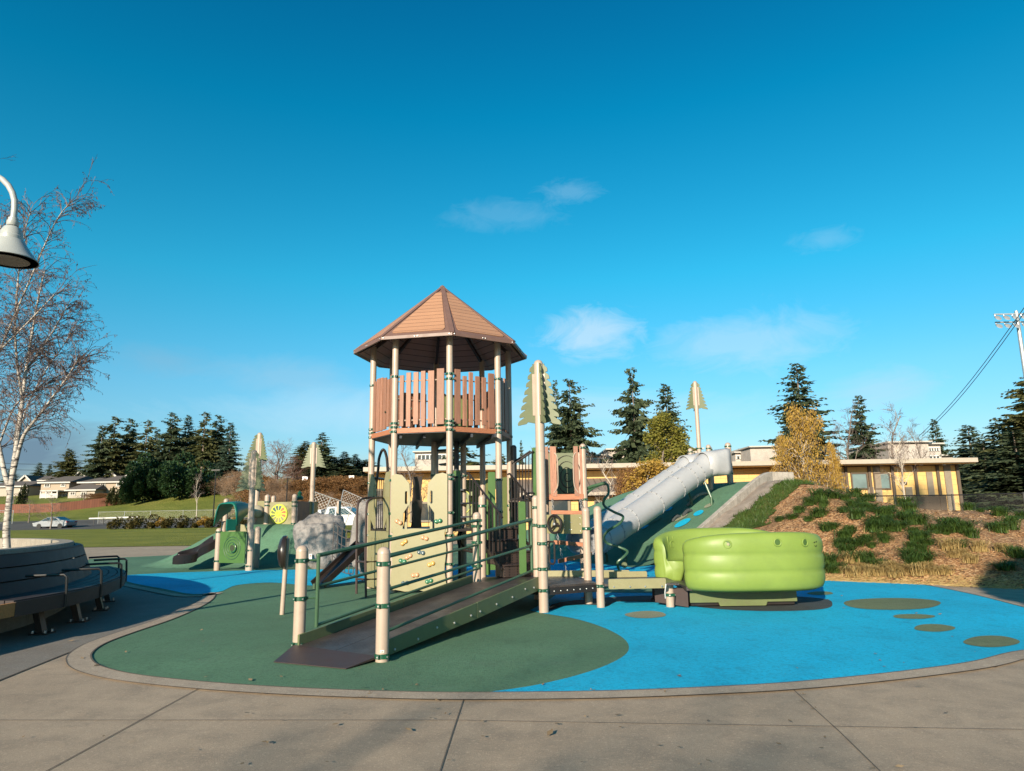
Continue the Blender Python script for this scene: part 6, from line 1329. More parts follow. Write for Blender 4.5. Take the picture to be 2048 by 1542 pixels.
L_ = [((140, 897), 150, 3, 30, 'broad dark fir standing alone behind the beige houses, left of the tall grove'), ((80, 925), 165, 0, 18, 'small fir left of the broad lone fir behind the house roofs'), ((101, 928), 170, 1, 14, 'slim short fir between the smallest and the broad fir behind the houses'), ((25, 932), 150, 0, 16, 'small fir right beside the birch trunk behind the houses'),
      ((206, 850), 150, 2, 26, 'leftmost fir at the sloping edge of the tall grove behind the houses'), ((232, 831), 152, 4, 34, 'tall ragged fir second from the left in the grove behind the houses'), ((262, 836), 156, 2, 30, 'tall fir in the middle of the left grove above the dark laurel'), ((296, 838), 150, 4, 30, 'tall ragged fir at the right end of the left grove'), ((316, 858), 154, 1, 18, 'short slim fir filling the right edge of the left grove'),
      ((346, 824), 140, 2, 34, 'tallest fir of the second grove, at its left end'), ((378, 830), 144, 0, 26, 'full fir next to the tallest one in the second grove'), ((411, 822), 138, 4, 32, 'ragged tall fir with bare lower trunk in the second grove'), ((437, 829), 142, 2, 28, 'dense fir right of the ragged one in the second grove'), ((462, 845), 136, 1, 24, 'narrow fir at the right end of the second grove'), ((395, 860), 150, 3, 30, 'lower broad fir at the back of the second grove'),
      ((645, 865), 125, 0, 32, 'pointed fir behind the tree post by the boulder'), ((612, 882), 132, 3, 34, 'dark broad fir left of the pointed fir behind the tree post'), ((690, 903), 130, 0, 26, 'small fir right of the pointed fir above the hedge'), ((712, 908), 136, 1, 20, 'slim small fir just left of the play tower'), ((665, 915), 128, 3, 40, 'low spreading fir under the small firs left of the tower'), ((735, 918), 138, 3, 30, 'low fir showing between the tower legs at left'),
      ((1110, 760), 78, 1, 20, 'thin fir behind the left side of the lookout planks'), ((1138, 756), 76, 2, 44, 'tall ragged fir behind the wooden lookout'), ((1042, 880), 100, 0, 9, 'tiny distant fir between tower and lookout'), ((1263, 734), 80, 2, 46, 'tall dark fir left of the yellow green tree behind the slides'), ((1330, 767), 86, 0, 40, 'dark fir directly behind the yellow green tree'),
      ((1592, 725), 74, 0, 60, 'tall fir rising behind the golden birch'), ((1573, 800), 84, 1, 24, 'slim dark fir left of the golden birch'), ((1716, 790), 72, 0, 40, 'dark fir standing between the golden birch and the bare trees'), ((1867, 838), 95, 0, 26, 'small fir above the concrete school at right'), ((1935, 850), 66, 0, 56, 'broad dark fir right of the concrete school'), ((1995, 845), 60, 0, 70, 'low wide dark fir beyond the end of the yellow building'), ((2052, 752), 52, 3, 84, 'largest dark fir cut by the right edge of the photo'), ((1965, 880), 57, 0, 70, 'low dark fir near the black fence'), ((2025, 860), 50, 0, 84, 'low dense fir behind the black fence at far right'), ((925, 868), 82, 4, 50, 'brownish ragged fir behind the tower legs'), ((1478, 897), 120, 0, 10, 'tiny fir top right of the slide post'), ((1555, 872), 110, 0, 14, 'small distant fir left of the tall one behind the golden birch'), ((1000, 905), 84, 3, 34, 'low dark fir behind the black picket bridge')]
for (px, py), Y, v, w_, lab in L_: conifer(lab, px, py, Y, v, w_, grp='fir trees on the skyline', zb=None if px < 760 else 0)
tr, tw_, lf = leafy_mesh(21, 8, .42, .15, 5, 5, 0, .06, (3, 4), .6, .7, 2); proto('green', [('trunk', tr, M['bark']), ('branches', tw_, M['twig']), ('leaves', lf, M['lime_leaf'])])
tr, tw_, lf = leafy_mesh(22, 8, .55, .15, 2, 5, 1.0, .05, (3, 4), .45, .7, 3); proto('gold', [('trunk', tr, M['palebark']), ('branches', tw_, M['twig']), ('leaves', lf, M['gold'])])
tr, tw_, lf = leafy_mesh(23, 8, .50, .1, 0, 5, 0, .22, (3, 4), .5, .75); proto('bare', [('trunk', tr, M['bark']), ('branches', tw_, M['twig'])])
tr, tw_, lf = leafy_mesh(24, 8, .62, .1, 0, 5, 0, .08, (3, 4), .35, .9, 3); proto('bare_red', [('trunk', tr, M['bark']), ('branches', tw_, M['twigred'])])
tr, tw_, lf = leafy_mesh(25, 8, .40, .1, 0, 5, .2, .35, (3, 4), .6, .7); proto('bare_pale', [('trunk', tr, M['palebark']), ('branches', tw_, M['twig'])])
tr, tw_, lf = leafy_mesh(26, 3, .95, .09, 2, 5, 0, .04, (4, 5), .6, .9, 5); proto('shrub_rust', [('trunk', tr, M['bark']), ('branches', tw_, M['straw_twig']), ('leaves', lf, M['rust'])])
tr, tw_, lf = leafy_mesh(27, 3, .9, .1, 0, 5, 0, .04, (4, 5), .7, .9, 6); proto('shrub_bare', [('trunk', tr, M['bark']), ('branches', tw_, M['straw_twig'])])
tr, tw_, lf = leafy_mesh(28, 6, .5, .15, 2, 5, 0, .05, (3, 4), .5, .8, 3); proto('shrub_gold', [('trunk', tr, M['palebark']), ('branches', tw_, M['straw_twig']), ('leaves', lf, M['gold'])])
proto('laurel', [('foliage', clump_mesh(31, 1.0, 1.0, 1.0, 4200, .075, 14), M['laurel'])]); proto('hedge', [('foliage', clump_mesh(32, 1.0, 1.0, 1.0, 1500, .10, 8), M['hedge'])]); proto('hedge_gold', [('foliage', clump_mesh(33, 1.0, 1.0, 1.0, 900, .11, 6), M['gold'])]); proto('arbor', [('foliage', clump_mesh(34, .8, .8, 1.0, 1300, .10, 10), M['fir3'])])
def tree(key, label, px, py, Y, w_=None, H0=8.0, wr=.5, name='bare_tree', cat='tree', grp='bare deciduous trees', zb=None, rz=None):
    p = P(px, py, Y); zb = (far_h(p.x, Y) if px < 760 else 0) if zb is None else zb; H = p.z-zb; s = H/PHGT[key]; t = inst(key, name, label, cat, grp, (p.x, Y, zb), s, rz)
    if w_: k = (w_/F*Y)/(PRAD[key]*s); t.scale = (s*k, s*k, s)
    return t
tree('green', 'yellow green leafy tree behind the upper end of the tube slides', 1333, 822, 66, 62, name='leafy_tree', grp='leafy trees in autumn colour')
tree('gold', 'large golden leaved birch in front of the tall fir and yellow building', 1600, 800, 42, 58, wr=.55, name='leafy_tree', grp='leafy trees in autumn colour', zb=-.2); tree('shrub_gold', 'smaller golden tree drooping over the roof right of the large golden birch', 1662, 868, 43.5, 17, wr=.55, name='leafy_tree', grp='leafy trees in autumn colour'); tree('gold', 'low golden foliage left of the large golden birch', 1568, 862, 43.8, 36, wr=.55, name='leafy_tree', grp='leafy trees in autumn colour')
tree('shrub_gold', 'rust and gold shrub behind the middle of the tube slides', 1290, 905, 38, 62, 6, name='shrub', cat='shrub', grp='shrubs behind the slides'); tree('shrub_gold', 'gold shrub nearer the slide top, right of the rust one', 1340, 915, 40, 50, 6, name='shrub', cat='shrub', grp='shrubs behind the slides'); tree('shrub_rust', 'thin twiggy shrub left of the slide middle', 1262, 925, 38.5, 38, 3, .9, name='shrub', cat='shrub', grp='shrubs behind the slides')
tree('bare', 'grey bare tree left of the slim fir near the building', 1690, 800, 68, 60); tree('bare', 'bare dark tree behind the white birch trunk at the building', 1782, 800, 56, 62); tree('bare', 'smaller bare tree above the concrete school roof', 1825, 835, 70, 42); tree('bare_pale', 'slender white trunked bare birch in front of the yellow building', 1797, 850, 36.5, 38, wr=.4, zb=.3)
tree('bare', 'bare tree seen through the left legs of the play tower', 815, 880, 40, 58); tree('bare', 'bare tree just right of the tower legs behind the stairs', 1070, 880, 60, 40); tree('bare', 'bare tree behind the lookout at right', 1180, 890, 62, 40); tree('bare_pale', 'pale bare sapling near the metal roof', 1215, 900, 39, 34, wr=.4)
tree('bare_red', 'reddish bare spreading tree between the grove and the tree posts', 556, 872, 112, 54, wr=.62); tree('bare_red', 'lower reddish bare tree left of the spreading one', 520, 905, 118, 40, wr=.62); tree('bare_red', 'reddish bare tree right behind the toddler panels', 590, 905, 120, 42, wr=.62)
tree('bare', 'young bare street tree in front of the silver car', 108, 985, 83.5, 30); tree('bare', 'young bare tree left of the car, before the fence', 62, 995, 98, 22); tree('bare', 'bare bush like tree at the left houses', 30, 985, 120, 26); tree('bare', 'bare tree in the garden behind the red fence', 170, 985, 122, 26); tree('bare_pale', 'slim bare pole like tree on the grass bank', 398, 940, 96, 14, wr=.4)
for i, (px, py, Y, w_, k) in enumerate([(480, 935, 112, 42, 'shrub_bare'), (520, 945, 108, 40, 'shrub_rust'), (560, 950, 106, 44, 'shrub_bare'), (600, 955, 108, 42, 'shrub_rust'), (640, 950, 110, 44, 'shrub_rust'), (680, 948, 112, 44, 'shrub_rust'), (718, 950, 112, 42, 'shrub_rust'), (752, 958, 114, 40, 'shrub_rust'), (580, 975, 98, 38, 'shrub_bare'), (620, 978, 98, 38, 'shrub_rust'), (660, 980, 98, 38, 'shrub_bare'), (700, 982, 98, 38, 'shrub_rust'), (735, 985, 98, 36, 'shrub_bare'), (450, 950, 118, 34, 'shrub_bare'), (540, 985, 97, 36, 'shrub_bare'), (660, 1000, 90, 34, 'shrub_bare'), (715, 1002, 90, 34, 'shrub_bare'), (620, 1003, 90, 34, 'shrub_bare'), (455, 990, 101, 20, 'shrub_bare'), (205, 985, 122, 30, 'shrub_rust'), (232, 995, 118, 26, 'shrub_rust'), (185, 1000, 118, 22, 'shrub_rust')]):
    tree(k, 'brown winter thicket on the slope behind the toddler area', px, py, Y, w_, 3, .92, name='shrub', cat='shrub', grp='brown thickets on the slope')
def clump(key, label, px, py, pyb, Y, w_, dep, name='hedge_bush', cat='bush', grp='garden bushes', zb=None):
    p = P(px, py, Y); zb = far_h(p.x, Y) if zb is None else zb; t = inst(key, name, label, cat, grp, (p.x, Y, zb-.1), 1.0, 0); t.scale = (w_/F*Y*1.45, dep, p.z-zb+.1); return t
for px, py, w_, Y, lab in ((312, 925, 34, 118, 'dark glossy laurel mass right of the beige houses, left lobe'), (345, 908, 50, 122, 'tallest lobe of the dark laurel mass below the groves'), (388, 925, 44, 118, 'right lobe of the dark laurel mass near the grass bank'), (288, 955, 18, 116, 'low front lobe of the dark laurel mass beside the last house'), (425, 955, 30, 120, 'low dark bush below the ragged fir grove')): clump('laurel', lab, px, py, 990, Y, w_, 8, 'laurel_bush', 'laurel', 'dark laurel mass')
for px, py, w_, k, lab in ((252, 1034, 25, 'hedge', 'olive brown hedge bush left of the others along the lawn'), (295, 1031, 25, 'hedge', 'second olive brown hedge bush along the lawn'), (325, 1036, 16, 'hedge_gold', 'small golden bush between the hedge bushes'), (355, 1033, 22, 'hedge', 'brown hedge bush right of the small golden bush'), (410, 1034, 22, 'hedge_gold', 'golden bush left of the teal canopy'), (385, 1036, 18, 'hedge', 'brown hedge bush beside the golden bush near the canopy'), (470, 1036, 20, 'hedge_gold', 'golden bush behind the teal canopy seat'), (440, 1034, 20, 'hedge', 'hedge bush half hidden by the teal canopy'), (500, 1036, 20, 'hedge', 'hedge bush behind the toddler tree posts')): clump(k, lab, px, py, 1056, 78, w_, 2.6, 'hedge_bush', 'bush', 'hedge bushes along the lawn')
for px, py, w_, lab in ((226, 975, 8, 'narrow upright garden evergreen before the last beige house'), (240, 978, 9, 'second upright evergreen before the last beige house'), (253, 982, 10, 'rounded evergreen at the corner of the last beige house'), (49, 970, 7, 'thin dark upright evergreen before the leftmost house')): clump('arbor', lab, px, py, 1000, 116, w_, 2.0, 'garden_evergreen', 'evergreen', 'upright garden evergreens')
# ------------------------------------------------------------------ houses
def house(label, x0, x1, pe, pr, pb, Y, dep, wallm, wins, side=None, gable=False, roof=True, porch=None):
    a, b = P(x0, pe, Y), P(x1, pe, Y); ze = (a.z+b.z)/2; zb = min(far_h(a.x, Y), far_h(b.x, Y))-1.0; xm = (a.x+b.x)/2; W = b.x-a.x
    t = thing('house', label, 'house', (xm, Y, zb), 'houses on the hill')
    MB().box((xm, Y+dep/2, (zb+ze)/2), (W, dep, ze-zb)).build('wall', wallm, t, smooth=0)
    zr = Z((x0+x1)/2, pr, Y+dep/2); ov = .45; mb = MB()
    if gable:       # ridge runs away from us
        for s in (-1, 1): mb.add([(xm, Y-ov, zr), (xm, Y+dep, zr), (xm+s*(W/2+ov), Y+dep, ze-.25), (xm+s*(W/2+ov), Y-ov, ze-.25), (xm, Y-ov, zr-.22), (xm, Y+dep, zr-.22), (xm+s*(W/2+ov), Y+dep, ze-.45), (xm+s*(W/2+ov), Y-ov, ze-.45)], [(0, 1, 2, 3), (7, 6, 5, 4), (0, 3, 7, 4), (3, 2, 6, 7), (1, 2, 6, 5)])
        MB().prism([(a.x, Y-.01, ze), (b.x, Y-.01, ze), (xm, Y-.01, zr-.2)], (0, dep, 0)).build('gable', wallm, t, smooth=0)
        g = MB()
        for s in (-1, 1): g.beam((xm, Y-ov-.03, zr-.08), (xm+s*(W/2+ov), Y-ov-.03, ze-.32), .06, .30, (0, 0, 1))
        g.build('barge_board', M['trimw'], t, smooth=0)
    else:
        yr = Y+dep/2
        for y0_, s in ((Y-ov, 1), (Y+dep+ov, -1)): mb.add([(a.x-ov, y0_, ze), (b.x+ov, y0_, ze), (b.x+ov-.8, yr, zr), (a.x-ov+.8, yr, zr), (a.x-ov, y0_, ze-.2), (b.x+ov, y0_, ze-.2), (b.x+ov-.8, yr, zr-.2), (a.x-ov+.8, yr, zr-.2)], [(0, 1, 2, 3), (7, 6, 5, 4), (0, 1, 5, 4)])
        mb.add([(a.x-ov, Y-ov, ze), (a.x-ov+.8, yr, zr), (a.x-ov, Y+dep+ov, ze)], [(0, 1, 2)]); mb.add([(b.x+ov, Y-ov, ze), (b.x+ov-.8, yr, zr), (b.x+ov, Y+dep+ov, ze)], [(0, 2, 1)])
        g = MB(); g.box((xm, Y-ov-.05, ze-.12), (W+2*ov, .08, .24)); g.build('gutter', M['trimw'], t, smooth=0)
    rf = mb.build('roof', M['shingle'], t, smooth=0)
    for wx0, wx1, wy0, wy1 in wins:
        p, q = P(wx0, wy0, Y-.05), P(wx1, wy1, Y-.05); c = (p+q)/2; w_, h_ = abs(q.x-p.x), abs(p.z-q.z)
        f_ = MB()
        for dx, dz, sw_, sh_ in ((0, h_/2, w_+.24, .14), (0, -h_/2, w_+.24, .14), (-w_/2, 0, .14, h_-.14), (w_/2, 0, .14, h_-.14), (0, 0, .08, h_-.14)): f_.box((c.x+dx, Y-.06, c.z+dz), (sw_, .10, sh_))
        wf = f_.build('window', M['trimw'], t, smooth=0); MB().box((c.x, Y-.01, c.z), (w_, .04, h_)).build('pane', M['dark_win'], wf, smooth=0)
    if porch:
        x0_, x1_, pt_, pb_, d_ = porch; p, q = P(x0_, pt_, Y-d_), P(x1_, pt_, Y-d_); mb = MB(); mb.box(((p.x+q.x)/2, Y-d_/2, p.z), (q.x-p.x, d_, .2))
        for i in range(4): mb.box((p.x+.15+(q.x-p.x-.3)*i/3, Y-d_+.1, (p.z+zb)/2), (.2, .2, p.z-zb))
        zbb = Z(x0_, pb_, Y-d_); mb.box(((p.x+q.x)/2, Y-d_+.05, zbb+.4), (q.x-p.x, .06, .8)); mb.build('porch', M['trimw'], t, smooth=0)
    return t
house('white walled house with dark shingle roof, leftmost behind the birch', -25, 55, 972, 963, 1000, 132, 11, M['siding2'], [(40, 46, 979, 984)])
house('beige two storey house with a white porch, left of the middle', 83, 139, 964, 953, 1000, 130, 12, M['siding'], [(90, 99, 967, 974), (123, 130, 966, 973), (92, 98, 984, 990), (125, 132, 987, 992)], porch=(80, 116, 982, 996, 3))
house('narrow beige house front stepped over a low wing with a white door', 162, 185, 964, 956, 1000, 131, 10, M['siding'], [(171, 177, 967, 973)]); house('low cream wing with white door below the narrow house front', 137, 190, 979, 967, 1002, 127, 8, M['siding2'], [(141, 150, 984, 990), (163, 171, 984, 998)])
house('wide beige house at the right end of the front row beside the laurel', 192, 248, 963, 952, 1002, 130, 12, M['siding'], [(202, 210, 966, 973), (234, 244, 965, 972)])
house('rear house with a white trimmed gable above the leftmost roof', 41, 62, 962, 953, 990, 150, 10, M['siding2'], [], gable=True); house('rear house with long brown roof behind the porch house', 60, 120, 960, 951, 990, 152, 10, M['siding2'], []); house('rear house with gable over the narrow house front', 150, 172, 955, 945, 990, 150, 10, M['siding2'], [], gable=True); house('rear long roofed house in the middle of the back row', 170, 208, 953, 943, 990, 152, 10, M['siding2'], []); house('rear house with gable above the wide beige house', 210, 232, 952, 943, 990, 150, 10, M['siding2'], [], gable=True); house('rear house with small gable touching the laurel', 258, 280, 950, 940, 985, 150, 10, M['siding2'], [(266, 272, 953, 957)], gable=True); house('rear roof right of the middle gable', 228, 262, 951, 941, 990, 153, 10, M['siding2'], [])
def fence_line(name, label, pts, h, hf, m, post_m, gap, cat='fence', weave=True, rail=True, th=.0, r=.03):
    t = thing(name, label, cat, (pts[0][0], pts[0][1], hf(*pts[0][:2])))
    P3 = []
    for (x0, y0), (x1, y1) in zip(pts, pts[1:]):
        L = math.hypot(x1-x0, y1-y0); k = max(1, int(L/gap))
        for i in range(k): f = i/k; P3.append((x0+(x1-x0)*f, y0+(y1-y0)*f))
    P3.append(pts[-1]); vs, fs, uv = [], [], []; d = 0
    for i, (x, y) in enumerate(P3):
        if i: d += math.hypot(x-P3[i-1][0], y-P3[i-1][1])
        z = hf(x, y); vs += [(x, y, z-.05), (x, y, z+h)]; uv += [(d, 0), (d, h)]
    fs = [(2*i, 2*i+2, 2*i+3, 2*i+1) for i in range(len(P3)-1)]
    o = MB().add(vs, fs).build('fence_panel', m, t, smooth=0, recalc=False)
    if weave:
        ul = o.data.uv_layers.new(name='weave')
        for l in o.data.loops: ul.data[l.index].uv = uv[l.vertex_index]
    if th: md = o.modifiers.new('thick', 'SOLIDIFY'); md.thickness = th
    if post_m:
        for i, (x, y) in enumerate(P3): MB().cyl((x, y, hf(x, y)-.1), (x, y, hf(x, y)+h+.05), r, 8).build('fence_post', post_m, t)
        mb = MB(); mb.tube([(x, y, hf(x, y)+h) for x, y in P3], r*.8, 6); mb.build('top_rail', post_m, t)
    return t
fx = [(P(px, 1015, Y).x, Y) for px, Y in ((-80, 112), (22, 112), (120, 113), (232, 117))]
fence_line('wooden_fence', 'red brown board fence below the beige houses', fx, 1.4, far_h, M['fence'], None, 2.4, weave=False, th=.06)
fx = [(P(px, 1040, Y).x, Y) for px, Y in ((196, 93), (300, 93.5), (430, 94), (570, 94))]; fence_line('chain_link_fence', 'silver chain link fence along the foot of the grass bank', fx, 1.5, far_h, M['chain'], M['galv'], 2.8)
fx = [(P(px, 1040, Y).x, Y) for px, Y in ((-60, 95), (25, 95))]; fence_line('chain_link_fence', 'short silver chain link fence left behind the birch trunk', fx, 1.8, far_h, M['chain'], M['galv'], 2.8)
fx = [(P(px, 1000, Y).x, Y) for px, Y in ((335, 128), (420, 131), (520, 130))]; fence_line('chain_link_fence', 'faint chain link fence at the top of the grass bank under the groves', fx, 1.8, far_h, M['chain'], M['galv'], 2.8)
gr_ = thing('guard_rail', 'pale horizontal guard rail on the road before the chain link fence', 'guard rail', (P(200, 1036, 90).x, 90, .6)); a, b = P(178, 1037, 90), P(275, 1034, 90); mb = MB(); mb.beam(a, b, .06, .16); mb.build('rail', M['whitebar'], gr_, smooth=0); mb = MB()
for i in range(5): p = a+(b-a)*(i+.5)/5; MB().box((p.x, p.y+.06, p.z-.5), (.06, .06, .9)).build('post', M['iron'], gr_, smooth=0)
fx = [(P(px, 1000, Y).x, Y) for px, Y in ((1672, 31), (1790, 31), (1905, 31.5), (2048, 30), (2200, 29))]
fence_line('black_fence', 'black chain link fence behind the mulch hill at right', fx, 1.15, lambda x, y: Z(1800, 1003, 31)-.15-.75, M['blackchain'], M['iron'], 2.4, r=.035)
# ------------------------------------------------------------------ yellow school wing
YW = 45.0; bw = thing('yellow_building', 'long low yellow block building with white roof edge and grey wall strips', 'building', (10, YW, 0)); XL, XR = P(738, 960, YW).x, P(1921, 960, YW).x; ZE = 4.12
MB().box(((XL+XR)/2, YW+6, ZE/2-.1), (XR-XL, 12, ZE-.2)).build('wall', M['yellow'], bw, smooth=0)
r0, r1 = P(728, 940, YW-1.2).x, P(1953, 925, YW-1.2).x; mb = MB(); mb.box(((r0+r1)/2, YW+5.5, ZE+.03), (r1-r0, 13.6, .26)); rf = mb.build('roof', M['flatroof'], bw, smooth=0, bevel=.01); mb = MB(); mb.box(((r0+r1)/2, YW-1.325, ZE+.035), (r1-r0+.04, .05, .27)); mb.build('fascia', M['fascia'], rf, smooth=0)
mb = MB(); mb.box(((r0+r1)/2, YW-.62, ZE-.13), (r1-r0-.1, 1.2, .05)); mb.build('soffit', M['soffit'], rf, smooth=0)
for i, px in enumerate((1555, 1606, 1650, 1693, 1740, 1786, 1832, 1877, 1917)):
    x = P(px, 960, YW-.05).x; MB().box((x, YW-.06, ZE/2-.05), (.17, .14, ZE-.12)).build('wall_strip', M['darktrim'], bw, smooth=0)
for px, yt, w_ in ((1751, 930, .42), (1670, 930, .38), (1857, 944, .38), (1892, 930, .42), (1816, 974, .42), (1740, 974, .38), (1625, 930, .38), (1575, 930, .38)):
    x = P(px, yt, YW).x; zt = min(Z(px, yt, YW), ZE-.2); MB().box((x, YW-.03, zt/2), (w_, .10, zt)).build('wall_strip', M['pil'], bw, smooth=0)
for px in (1672, 1719, 1764, 1625, 1580):
    c = P(px, 962, YW-.05); f_ = MB(); h_ = .49
    for dx, dz, sw_, sh_ in ((0, h_, 1.06, .08), (0, -h_, 1.06, .08), (-h_, 0, .08, .9), (h_, 0, .08, .9)): f_.box((c.x+dx, YW-.05, c.z+dz), (sw_, .12, sh_))
    wf = f_.build('window', M['darktrim'], bw, smooth=0); MB().box((c.x, YW-.02, c.z), (.9, .06, .9)).build('pane', M['teal_win'], wf, smooth=0)
for px in (1762, 1795, 1842, 1888):
    c = P(px, 929, YW-.7); MB().lathe([(.09, -.05), (.12, .0), (.05, .04)], c, 10).build('soffit_lamp', M['whitebar'], bw)
c = P(1807, 966, YW-.1); MB().box(c, (.42, .14, .16)).build('wall_lamp', M['darktrim'], bw, smooth=0, bevel=.02)
c = P(1860, 1010, YW-.1); MB().box((c.x, YW-.04, 1.0), (2.2, .10, 2.0)).build('door', M['darktrim'], bw, smooth=0)
# lean-to roof and openings in the left part
x0, x1 = P(1030, 960, YW).x, P(1292, 960, YW).x; z0_, z1_ = 3.45, Z(1150, 985, 41.5)
MB().add([(x0, YW-.02, z0_), (x1, YW-.02, z0_), (x1, 41.4, z1_), (x0, 41.4, z1_), (x0, YW-.02, z0_-.12), (x1, YW-.02, z0_-.12), (x1, 41.4, z1_-.12), (x0, 41.4, z1_-.12)], [(0, 3, 2, 1), (4, 5, 6, 7), (2, 3, 7, 6), (0, 4, 7, 3), (1, 2, 6, 5)]).build('lean_to_roof', M['metalroof'], bw, smooth=0)
MB().box(((x0+x1)/2, 41.36, z1_-.08), (x1-x0+.1, .08, .2)).build('gutter', M['fascia'], bw, smooth=0); MB().box(((x0+x1)/2, 43.6, (z1_-.25)/2), (x1-x0-.3, 2.7, z1_-.25)).build('wall', M['yellow'], bw, smooth=0)
for px0, px1, yt, yb in ((1098, 1142, 990, 1044), (1188, 1205, 1000, 1044), (1262, 1286, 1004, 1044), (1040, 1062, 1000, 1044)):
    a, b = P(px0, yt, 42.2), P(px1, yb, 42.2); f_ = MB(); f_.box(((a.x+b.x)/2, 42.21, (a.z+max(b.z, .1))/2), (b.x-a.x, .1, a.z-max(b.z, .1))); w_ = f_.build('door', M['pil'], bw, smooth=0)
    MB().box(((a.x+b.x)/2, 42.15, (a.z+max(b.z, .1))/2+.1), ((b.x-a.x)*.72, .04, (a.z-max(b.z, .1))*.72)).build('pane', M['dark_win'], w_, smooth=0)
for px0, px1, yt, yb in ((822, 872, 1006, 1042), (748, 762, 980, 1004), (905, 930, 1006, 1042)):
    a, b = P(px0, yt, YW-.05), P(px1, yb, YW-.05); f_ = MB(); zb_ = max(b.z, .3)
    for dx, sw_, zc_, sh_ in ((0, b.x-a.x+.16, a.z, .12), (0, b.x-a.x+.16, zb_, .12), ((a.x-b.x)/2, .1, (a.z+zb_)/2, a.z-zb_), ((b.x-a.x)/2, .1, (a.z+zb_)/2, a.z-zb_)): f_.box(((a.x+b.x)/2+dx, YW-.05, zc_), (sw_, .11, sh_-.13 if sw_ < .11 else sh_))
    w_ = f_.build('window', M['pil'], bw, smooth=0); MB().box(((a.x+b.x)/2, YW-.02, (a.z+zb_)/2), (b.x-a.x, .06, a.z-zb_)).build('pane', M['dark_win'], w_, smooth=0)
# concrete school behind
def block(label, px0, px1, pyt, Y, dep, wins=(), rail=None):
    a, b = P(px0, pyt, Y), P(px1, pyt, Y); t = thing('school_block', label, 'building', ((a.x+b.x)/2, Y, 0), 'concrete school blocks')
    MB().box(((a.x+b.x)/2, Y+dep/2, a.z/2), (b.x-a.x, dep, a.z)).build('wall', M['school'], t, smooth=0); MB().box(((a.x+b.x)/2, Y+dep/2-.2, a.z+.07), (b.x-a.x+.5, dep+.6, .16)).build('roof_edge', M['flatroof'], t, smooth=0)
    for x0, x1, y0, y1, k in wins:
        p, q = P(x0, y0, Y-.1), P(x1, y1, Y-.1); w_ = MB(); w_.box(((p.x+q.x)/2, Y-.03, (p.z+q.z)/2), (q.x-p.x, .08, p.z-q.z)); wo = w_.build('window', M['dark_win'], t, smooth=0); mb = MB()
        for i in range(k+1): mb.box((p.x+(q.x-p.x)*i/k, Y-.10, (p.z+q.z)/2), (.12, .10, p.z-q.z))
        mb.box(((p.x+q.x)/2, Y-.17, p.z+.02), (q.x-p.x+.2, .10, .12)); mb.build('window_frame', M['window_frame'], wo, smooth=0)
    return t
block('pale school block with a band of windows behind the lookout', 1160, 1216, 912, 84, 8, [(1162, 1214, 918, 934, 7)]); block('plain grey school block left of the tall fir by the slides', 1215, 1268, 900, 82, 9); block('plain school block just above the slide tops', 1368, 1402, 899, 88, 8); block('low school block with railing right of the slide post', 1470, 1502, 906, 90, 8, [(1473, 1500, 912, 918, 4)]); block('tall plain school block left of the golden birch', 1500, 1566, 895, 86, 9)
block('largest concrete school block above the yellow building', 1775, 1856, 886, 80, 10); block('narrow school block with two rows of windows at the right of the largest', 1855, 1880, 889, 80.5, 9, [(1857, 1878, 896, 902, 4), (1858, 1880, 912, 921, 3)]); block('low end of the school with a slanted edge at far right', 1880, 1906, 912, 81, 8); block('dim brown school block behind the tower legs', 830, 905, 905, 90, 8, [(835, 900, 910, 918, 8)])
# masts, lamps and hoops
def mast(label, px, py, Y, zb=0, X=None, H=None):
    if X is None: p = P(px, py, Y); X, H = p.x, p.z
    t = thing('floodlight_mast', label, 'floodlight', (X, Y, zb), 'floodlight masts'); MB().tube([(X, Y, zb), (X, Y, H*.6), (X, Y, H+.2)], [.20, .15, .11], 12).build('pole', M['galv'], t)
    for k, z in enumerate((H-.0, H-.55)):
        MB().box((X, Y, z), (3.0, .08, .08)).build('cross_arm', M['galv'], t, smooth=0)
        for i in range(6):
            x = X-1.45+.58*i; mb = MB(); mb.lathe([(.05, 0), (.10, .06), (.19, .30), (.20, .42), (.18, .43)], (x, Y-.02, z-.17), 12, (1, 0, 0), Vector((0, .5, .87)), Vector((-.15, -.87, -.45)).normalized()); mb.cyl((x, Y, z-.02), (x, Y, z-.18), .03, 6); mb.build('floodlight', M['galv'], t)
    return t
mast('tall floodlight mast with two rows of lamps at the top right', 2033, 628, 45)
q = P(1835, 972, YW); tt = 60.0/abs(sd.y); mast('floodlight mast behind the photographer, known by its lamp shadows on the yellow wall', 0, 0, q.y+sd.y*-tt, 0, q.x-sd.x*tt, q.z-sd.z*tt)
for px, py, Y, lab in ((432, 941, 92, 'dark thin lamp post on the grass bank right of the laurel'), (575, 955, 95, 'thin lamp post beyond the toddler panels')):
    p = P(px, py, Y); zb = far_h(p.x, Y); t = thing('lamp_post', lab, 'lamp post', (p.x, Y, zb), 'lamp posts by the parking lot'); MB().tube([(p.x, Y, zb), (p.x, Y, p.z)], [.09, .06], 8).build('pole', M['iron'], t); MB().box((p.x, Y, p.z+.05), (1.1, .3, .12)).build('lamp_head', M['iron'], t, smooth=0)
